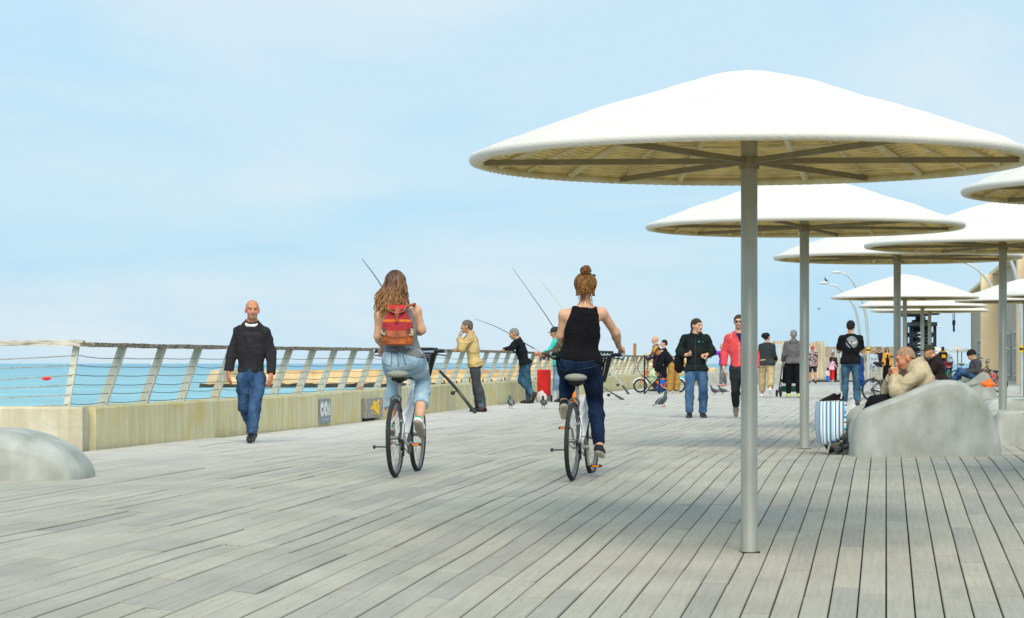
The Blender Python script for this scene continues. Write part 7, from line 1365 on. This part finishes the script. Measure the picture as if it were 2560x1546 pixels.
# ================================================================== anglers' gear
R_ = on_deck(1360, 56.6); tr = empty('shopping_trolley', R_, R(-8), 'bright red two wheeled shopping trolley by the wall', 'shopping trolley')
mb = MB(); rings = [sq_ring(w_, d_, z_, 24, 4) for z_, w_, d_ in ((0.14, 0.12, 0.09), (0.16, 0.145, 0.12), (0.35, 0.155, 0.13), (0.60, 0.160, 0.12), (0.74, 0.155, 0.11), (0.76, 0.13, 0.08))]; mb.loft(rings); mb.build('bag', M_RED, tr, True, 60)
mb = MB(); mb.loft([[Vector((x, -0.128, z)) for x, z in ((-0.14, 0.74), (0.14, 0.74), (0.14, 0.45), (0.08, 0.36), (-0.08, 0.36), (-0.14, 0.45))], [Vector((x, -0.142, z)) for x, z in ((-0.135, 0.735), (0.135, 0.735), (0.135, 0.455), (0.078, 0.37), (-0.078, 0.37), (-0.135, 0.455))]]); mb.build('flap', M_RED, tr)
for sx in (-1, 1):
    mb = MB(); mb.tube([(sx * 0.11, 0.10, 0.02), (sx * 0.11, 0.13, 0.5), (sx * 0.10, 0.14, 0.98)], 0.009, 6); mb.build('frame_tube', M_STEEL, tr, True); mb = MB(); mb.lathe([(0.01, -0.015), (0.075, -0.018), (0.08, 0), (0.075, 0.018), (0.01, 0.015)], 18, (sx * 0.17, 0.10, 0.08), 0, 'x'); mb.build('wheel', M_RUBBER, tr, True)
    mb = MB(); mb.tube([(sx * 0.06, -0.13, 0.0), (sx * 0.06, -0.12, 0.16)], 0.008, 6); mb.build('foot', M_STEEL, tr, True)
mb = MB(); mb.tube([(-0.10, 0.14, 0.97), (-0.09, 0.14, 1.05), (-0.05, 0.14, 1.08), (0.05, 0.14, 1.08), (0.09, 0.14, 1.05), (0.10, 0.14, 0.97)], 0.018, 7); mb.build('handle', M_BLACK, tr, True)
def lumpy_bag(label, loc, w, h, dpt, mat, seed, name='plastic_bag', cat='bag'):
    f_ = folds(ellip(A3(0, 0, h * 0.42), A3(w / 2, dpt / 2, h * 0.46)), 0.02, 26, seed); f_ = union([f_, rcone(A3(0, 0, h * 0.75), A3(w * 0.12, 0, h * 0.98), 0.05 * w / 0.3, 0.02)], 0.05); f_ = cut(f_, plane(A3(0, 0, 0.0), A3(0, 0, -1))); v, q_ = grid_surface(f_, A3(-w, -dpt, -0.02), A3(w, dpt, h * 1.15), max(0.01, w / 28)); o = link(name, np_mesh(name, [(v, q_, 0)], [mat])); o.location = loc; return tag(o, label, cat)
M_PLBAG = pm('thin_pink_white_plastic', (0.70, 0.62, 0.60), 0.4, transl=0.2)
lumpy_bag('pale plastic bag beside the red trolley', on_deck(1353, 55.8), 0.22, 0.27, 0.2, M_PLBAG, 3)
mb = MB(); mb.lathe([(0.09, 0), (0.11, 0.005), (0.125, 0.24), (0.132, 0.245), (0.132, 0.26), (0.12, 0.26), (0.105, 0.03), (0.01, 0.03)], 22); tag(mb.build('bucket', pm('white_bucket_plastic', (0.68, 0.70, 0.70), 0.4), None, True, 50, loc=on_deck(1381, 56.8)), 'white plastic bucket right of the red trolley', 'bucket')
lumpy_bag('small orange bag seen behind the right rider rear wheel', on_deck(1437, 56.0), 0.18, 0.26, 0.16, pm('orange_bag', (0.75, 0.20, 0.01), 0.6), 5)
lumpy_bag('pale green bag hanging on the folding bicycle', on_deck(1632, 73.0) + Vector((0, 0, 0.32)), 0.28, 0.42, 0.2, pm('pale_green_plastic', (0.55, 0.68, 0.42), 0.5, transl=0.2), 8)
lumpy_bag('blue bag on the ground behind the folding bicycle', on_deck(1655, 73.8), 0.34, 0.46, 0.28, pm('bright_blue_bag', (0.01, 0.12, 0.50), 0.6), 9)
lumpy_bag('turquoise bag behind the straw hat man', on_deck(1704, 76.0) + Vector((0, 0, 0.28)), 0.22, 0.22, 0.2, pm('turquoise_bag', (0.03, 0.45, 0.50), 0.6), 10)
lumpy_bag('blue bag by the parked bicycles behind the reclining man', on_deck(2421, 93) + Vector((0, 0, 0.35)), 0.34, 0.42, 0.28, pm('bright_blue_bag', (0.01, 0.12, 0.50), 0.6), 11)
R_ = on_deck(2470, 44.3); ob = lumpy_bag('orange plastic bag lying on the bench at right', R_ + Vector((0, 0, 0.20)), 0.30, 0.14, 0.22, pm('vivid_orange_plastic', (0.85, 0.17, 0.01), 0.45, transl=0.15), 12); ob.location = W(2470, 969, 44.6)
# folding chair frame in front of the bicycle
d = 70.4; R_ = on_deck(1631, d); fc_ = empty('folding_chair', R_, 0, 'black folding chair with crossed legs in front of the folding bicycle', 'folding chair'); K = d / F
for x, zt in ((-19.5, 1.15), (18, 0.62)):
    mb = MB(); mb.tube([(x * K, -0.1, 0), (x * K, -0.1, zt)], 0.014, 6); mb.build('leg', M_BLACK, fc_, True); mb = MB(); mb.tube([(x * K, 0.25, 0), (x * K, 0.25, zt)], 0.014, 6); mb.build('leg', M_BLACK, fc_, True)
for y_ in (-0.1, 0.25):
    for a_, b_ in ((-18, 17), (17, -18)): mb = MB(); mb.tube([(a_ * K, y_, 0.03), (b_ * K, y_, 0.5)], 0.012, 6); mb.build('cross_leg', M_BLACK, fc_, True)
mb = MB(); mb.box((0, 0.08, 0.5), (0.44, 0.36, 0.02)); mb.build('seat', cloth('chair_canvas', (0.02, 0.02, 0.03)), fc_)
mb = MB(); mb.tube([W(1606 + 26 * math.cos(a_) * 1.0 + 14, 917 - 21 * math.sin(a_) * 1.3, d) - R_ for a_ in np.linspace(R(60), R(250), 14)], 0.012, 6); mb.build('spring_arm', M_BLACK, fc_, True)
# ================================================================== striped shopping trolley and bag
def stripe_mat(name, axis, sc):
    m = bpy.data.materials.new(name); m.use_nodes = True; t = m.node_tree; n = t.nodes; l = t.links; b = n['Principled BSDF']; b.inputs['Roughness'].default_value = 0.8
    co = n.new('ShaderNodeTexCoord'); sp = n.new('ShaderNodeSeparateXYZ'); l.new(co.outputs['Object'], sp.inputs[0]); a = n.new('ShaderNodeMath'); a.operation = 'MULTIPLY_ADD'; a.inputs[1].default_value = sc; a.inputs[2].default_value = 20.0; sm_ = n.new('ShaderNodeMath'); sm_.operation = 'MULTIPLY_ADD'; sm_.inputs[1].default_value = -0.9 if axis == 0 else 0.0; l.new(sp.outputs[1], sm_.inputs[0]); l.new(sp.outputs[axis], sm_.inputs[2]); l.new(sm_.outputs[0], a.inputs[0]); fr = n.new('ShaderNodeMath'); fr.operation = 'FRACT'; l.new(a.outputs[0], fr.inputs[0])
    r = n.new('ShaderNodeValToRGB'); r.color_ramp.interpolation = 'CONSTANT'; cols = [(0.62, 0.80, 0.80), (0.10, 0.42, 0.66), (0.02, 0.10, 0.32), (0.78, 0.80, 0.80), (0.80, 0.50, 0.48), (0.02, 0.16, 0.12), (0.05, 0.40, 0.72), (0.62, 0.62, 0.82), (0.30, 0.70, 0.76), (0.84, 0.84, 0.82), (0.02, 0.08, 0.26), (0.80, 0.62, 0.58)]
    e = r.color_ramp.elements; e[0].color = (*cols[0], 1); e[1].position = 1 / 12; e[1].color = (*cols[1], 1)
    for k in range(2, 12): q_ = e.new(k / 12); q_.color = (*cols[k], 1)
    l.new(fr.outputs[0], r.inputs['Fac']); l.new(r.outputs[0], b.inputs['Base Color']); return m
R_ = ground_at(2098, 1137); d = R_.y; K = d / F; st_ = empty('striped_trolley', R_, R(6), 'shopping trolley with blue and pink striped bag beside the big bench', 'shopping trolley'); z_ = lambda py: (1137 - py) * K; x_ = lambda px: (px - 2098) * K
lv = [(1108, 2060, 2098, 0.10), (1098, 2052, 2113, 0.13), (1075, 2047, 2117, 0.135), (1040, 2046, 2117, 0.135), (1008, 2048, 2116, 0.135), (1004, 2050, 2115, 0.13)]
rings = [[v + Vector(((x_(a_) + x_(b_)) / 2, 0.1, z_(y_) + (0.05 * (v.x / 0.15) if y_ > 1090 else 0))) for v in sq_ring((x_(b_) - x_(a_)) / 2, dp, 0, 40, 8)] for y_, a_, b_, dp in lv]
mb = MB(); mb.loft(rings)
for i, f__ in enumerate(mb.f):
    c = sum((Vector(mb.v[k]) for k in f__), Vector()) / len(f__)
    if c.x > x_(2110) - 0.004: mb.m[i] = 1
mb.build('bag', [stripe_mat('vertical_stripes', 0, 7.2), stripe_mat('horizontal_stripes', 2, 5.5)], st_, True, 50)
mb = MB(); mb.loft([[Vector((x_(2056), 0.0, z_(1003))), Vector((x_(2110), 0.0, z_(1001))), Vector((x_(2110), 0.2, z_(1001))), Vector((x_(2056), 0.2, z_(1003)))], [Vector((x_(2092), 0.05, z_(984))), Vector((x_(2112), 0.05, z_(986))), Vector((x_(2112), 0.15, z_(986))), Vector((x_(2092), 0.15, z_(984)))]]); mb.build('lid', cloth('black_lining', (0.008, 0.008, 0.008)), st_)
mb = MB(); mb.tube([(x_(2112), 0.12, z_(1100)), (x_(2111), 0.12, z_(1000)), (x_(2107), 0.12, z_(926))], 0.011, 8); mb.build('handle', M_CHROME, st_, True)
mb = MB(); mb.tube([(x_(2102), 0.02, z_(1003)), (x_(2106), 0.02, z_(988)), (x_(2104), 0.02, z_(981)), (x_(2098), 0.02, z_(979)), (x_(2094), 0.02, z_(982)), (x_(2094), 0.02, z_(987))], 0.010, 8); mb.build('hook_handle', pm('pale_grey_plastic', (0.5, 0.5, 0.48), 0.5), st_, True)
for k, (px, py) in enumerate(((2092, 1125), (2130, 1126), (2111, 1094))):
    mb = MB(); c = (x_(px), -0.06, z_(py)); mb.lathe([(0.006, -0.018), (0.034, -0.02), (0.046, -0.012), (0.046, 0.012), (0.034, 0.02), (0.006, 0.018)], 20, c, 0, 'y'); w_ = mb.build('wheel', pm('grey_black_wheel', (0.03, 0.033, 0.034), 0.6), st_, True); mb = MB(); mb.lathe([(0.006, -0.026), (0.006, -0.018)], 8, c, 0, 'y'); mb.build('axle_cap', M_CHROME, w_)
    mb = MB(); mb.bar((x_(2111), -0.085, z_(1115)), (x_(px), -0.085, z_(py)), 0.012, 0.045, (0, 1, 0)); mb.build('wheel_arm', pm('dark_wheel_arm', (0.025, 0.027, 0.028), 0.5), st_)
for k, (px, py) in enumerate(((2092, 1125), (2130, 1126), (2111, 1094))):
    mb = MB(); mb.lathe([(0.006, -0.018), (0.034, -0.02), (0.046, -0.012), (0.046, 0.012), (0.034, 0.02), (0.006, 0.018)], 20, (x_(px), 0.26, z_(py)), 0, 'y'); mb.build('wheel', pm('grey_black_wheel', (0.03, 0.033, 0.034), 0.6), st_, True)
mb = MB(); mb.tube([(x_(2074), -0.02, z_(1106)), (x_(2066), -0.03, z_(1133))], 0.012, 6); mb.build('foot', M_STEEL, st_, True)
mb = MB(); mb.tube([(x_(2062), 0.05, z_(1108)), (x_(2068), 0.05, z_(1122)), (x_(2090), 0.05, z_(1131))], 0.008, 6); mb.build('base_tube', M_DARKM, st_, True)
f_ = folds(ellip(A3(x_(2088), 0.08, z_(1113)), A3(0.10, 0.10, 0.055)), 0.01, 50, 4); v, q_ = grid_surface(f_, A3(-0.25, -0.1, 0), A3(0.2, 0.3, 0.25), 0.012); link('spare_bag', np_mesh('spare_bag', [(v, q_, 0)], [pm('dark_patterned_bag', (0.03, 0.03, 0.03), 0.8, 0, 0.3, 20, 0.2, 60, col2=(0.16, 0.15, 0.13))]), st_)
lumpy_bag('white carrier bag wedged between the striped trolley and the bench', ground_at(2133, 1122) + Vector((0, 0.25, 0.05)), 0.30, 0.50, 0.26, pm('white_carrier_plastic', (0.78, 0.78, 0.77), 0.45, transl=0.15), 21)
# ================================================================== pushchair
R_ = on_deck(1976, 64.2); pc = empty('pushchair', R_, R(4), 'dark pushchair in front of the grey hoodie man', 'pushchair')
for sx in (-1, 1):
    mb = MB(); mb.tube([(sx * 0.24, -0.25, 1.02), (sx * 0.25, 0.0, 0.62), (sx * 0.25, 0.42, 0.12)], 0.014, 6); mb.build('frame_tube', M_DARKM, pc, True); mb = MB(); mb.tube([(sx * 0.25, 0.05, 0.58), (sx * 0.27, -0.12, 0.14)], 0.012, 6); mb.build('frame_tube', M_DARKM, pc, True)
    for y_, r_ in ((-0.12, 0.14), (0.44, 0.10)): mb = MB(); mb.lathe([(0.02, -0.02), (r_ - 0.02, -0.02), (r_, -0.008), (r_, 0.008), (r_ - 0.02, 0.02), (0.02, 0.02)], 20, (sx * 0.29, y_, r_), 0, 'x'); mb.build('wheel', M_RUBBER, pc, True)
mb = MB(); mb.tube([(-0.24, -0.25, 1.02), (0, -0.28, 1.04), (0.24, -0.25, 1.02)], 0.018, 6); mb.build('handle', M_BLACK, pc, True); mb = MB(); mb.box((0, 0.12, 0.42), (0.44, 0.40, 0.06), Matrix.Rotation(R(8), 3, 'X'), 0, 0.02); mb.build('seat', BLK, pc); mb = MB(); mb.box((0, -0.07, 0.66), (0.44, 0.06, 0.50), Matrix.Rotation(R(14), 3, 'X'), 0, 0.02); mb.build('backrest', BLK, pc); mb = MB(); mb.box((0, 0.08, 0.22), (0.40, 0.40, 0.16), None, 0, 0.03); mb.build('carry_tray', cloth('green_tray', (0.02, 0.10, 0.07)), pc)
# ================================================================== birds
M_PIG = pm('pigeon_grey', (0.075, 0.085, 0.10), 0.7, 0, 0.3, 14, 0.2, 60, col2=(0.20, 0.21, 0.23)); M_PIGN = pm('pigeon_green_neck', (0.02, 0.09, 0.07), 0.35, 0.3); M_PIGW = pm('pigeon_wing', (0.05, 0.055, 0.065), 0.7, 0, 0.3, 20, 0.2); M_PLEG = pm('pigeon_leg', (0.45, 0.12, 0.09), 0.7)
def make_pigeon():
    o = empty('pigeon', (0, 0, 0)); f_ = union([ellip(A3(0, 0, 0.125), A3(0.062, 0.105, 0.062), np.stack([A3(1, 0, 0), nrm(A3(0, 0.95, 0.31)), nrm(A3(0, -0.31, 0.95))])), rcone(A3(0, 0.075, 0.16), A3(0, 0.10, 0.235), 0.040, 0.022), ellip(A3(0, 0.115, 0.25), A3(0.023, 0.030, 0.024)), framed(rcone(A3(0, -0.07, 0), A3(0, -0.20, -0.03), 0.04, 0.028), A3(0, 0, 0.10), np.eye(3), (1, 1, 0.4)), rcone(A3(0, 0.13, 0.25), A3(0, 0.165, 0.243), 0.008, 0.003)], 0.02)
    v, q_ = grid_surface(f_, A3(-0.08, -0.24, 0.03), A3(0.08, 0.18, 0.29), 0.008); link('body', np_mesh('body', [(v, q_, lambda C: ((C[:, 2] > 0.165) & (C[:, 1] > 0.03)).astype(int))], [M_PIG, M_PIGN]), o)
    for s_ in (-1, 1):
        f_ = ellip(A3(s_ * 0.052, -0.035, 0.128), A3(0.016, 0.115, 0.042), np.stack([A3(1, 0, 0), nrm(A3(0, 0.95, 0.31)), nrm(A3(0, -0.31, 0.95))])); v, q_ = grid_surface(f_, A3(-0.09, -0.17, 0.04), A3(0.09, 0.1, 0.22), 0.008); link('wing', np_mesh('wing', [(v, q_, 0)], [M_PIGW]), o)
        mb = MB(); mb.tube([(s_ * 0.025, 0.0, 0.08), (s_ * 0.025, 0.01, 0.035), (s_ * 0.025, 0.0, 0.004)], 0.006, 5); mb.tube([(s_ * 0.025, -0.02, 0.004), (s_ * 0.025, 0.04, 0.004)], 0.004, 4); mb.build('leg', M_PLEG, o)
    return o
pg = make_pigeon()
for i, (px, py, yaw, lab) in enumerate(((1277, 1022, 12, 'pigeon seen from behind between the tan jacket and black sweater men'), (1359, 1022, 172, 'pigeon in front of the red trolley facing the viewer'), (1204, 1031, 168, 'pigeon at the feet of the tan jacket man'), (1659, 1018, -62, 'pigeon walking left of the fleece jacket man, head raised'), (1786, 988, 55, 'left pigeon of the pair right of the fleece jacket man'), (1806, 987, 62, 'right pigeon of the pair right of the fleece jacket man'))):
    o = pg if i == 0 else copy_tree(pg); o.location = ground_at(px, py); o.rotation_euler = (R(14) if i == 3 else 0, 0, R(yaw)); tag(o, lab, 'pigeon', 'pigeons on the boards')
    if i == 3: o.scale = (1.15,) * 3
o = copy_tree(pg); o.location = W(2063, 705, 112); o.rotation_euler = (R(20), 0, R(70)); o.scale = (0.75,) * 3; tag(o, 'dark bird perched on the lower street lamp head', 'bird'); o.name = 'bird'
for px, py, d, m_, lab in ((2048, 773, 90, M_PIGW, 'small dark bird flying left of the lamp posts'), (2350, 818, 150, M_WHITEP, 'white gull flying beside the crane')):
    mb = MB(); mb.ell((0, 0, 0), (0.16, 0.05, 0.05)); 
    for s_ in (-1, 1): mb.loft([[Vector((0.06, s_ * 0.03, 0.02)), Vector((-0.06, s_ * 0.03, 0.02)), Vector((-0.06, s_ * 0.03, 0.035)), Vector((0.06, s_ * 0.03, 0.035))], [Vector((0.05, s_ * 0.18, 0.10)), Vector((-0.06, s_ * 0.18, 0.10)), Vector((-0.06, s_ * 0.18, 0.112)), Vector((0.05, s_ * 0.18, 0.112))], [Vector((-0.05, s_ * 0.36, 0.06)), Vector((-0.10, s_ * 0.36, 0.06)), Vector((-0.10, s_ * 0.36, 0.066)), Vector((-0.05, s_ * 0.36, 0.066))]])
    o = mb.build('bird', m_, None, True, 40, loc=W(px, py, d)); o.rotation_euler = (R(20), R(-18 if px < 2100 else 10), R(20)); o.scale = (0.32 if px < 2100 else 0.8,) * 3; tag(o, lab, 'bird')
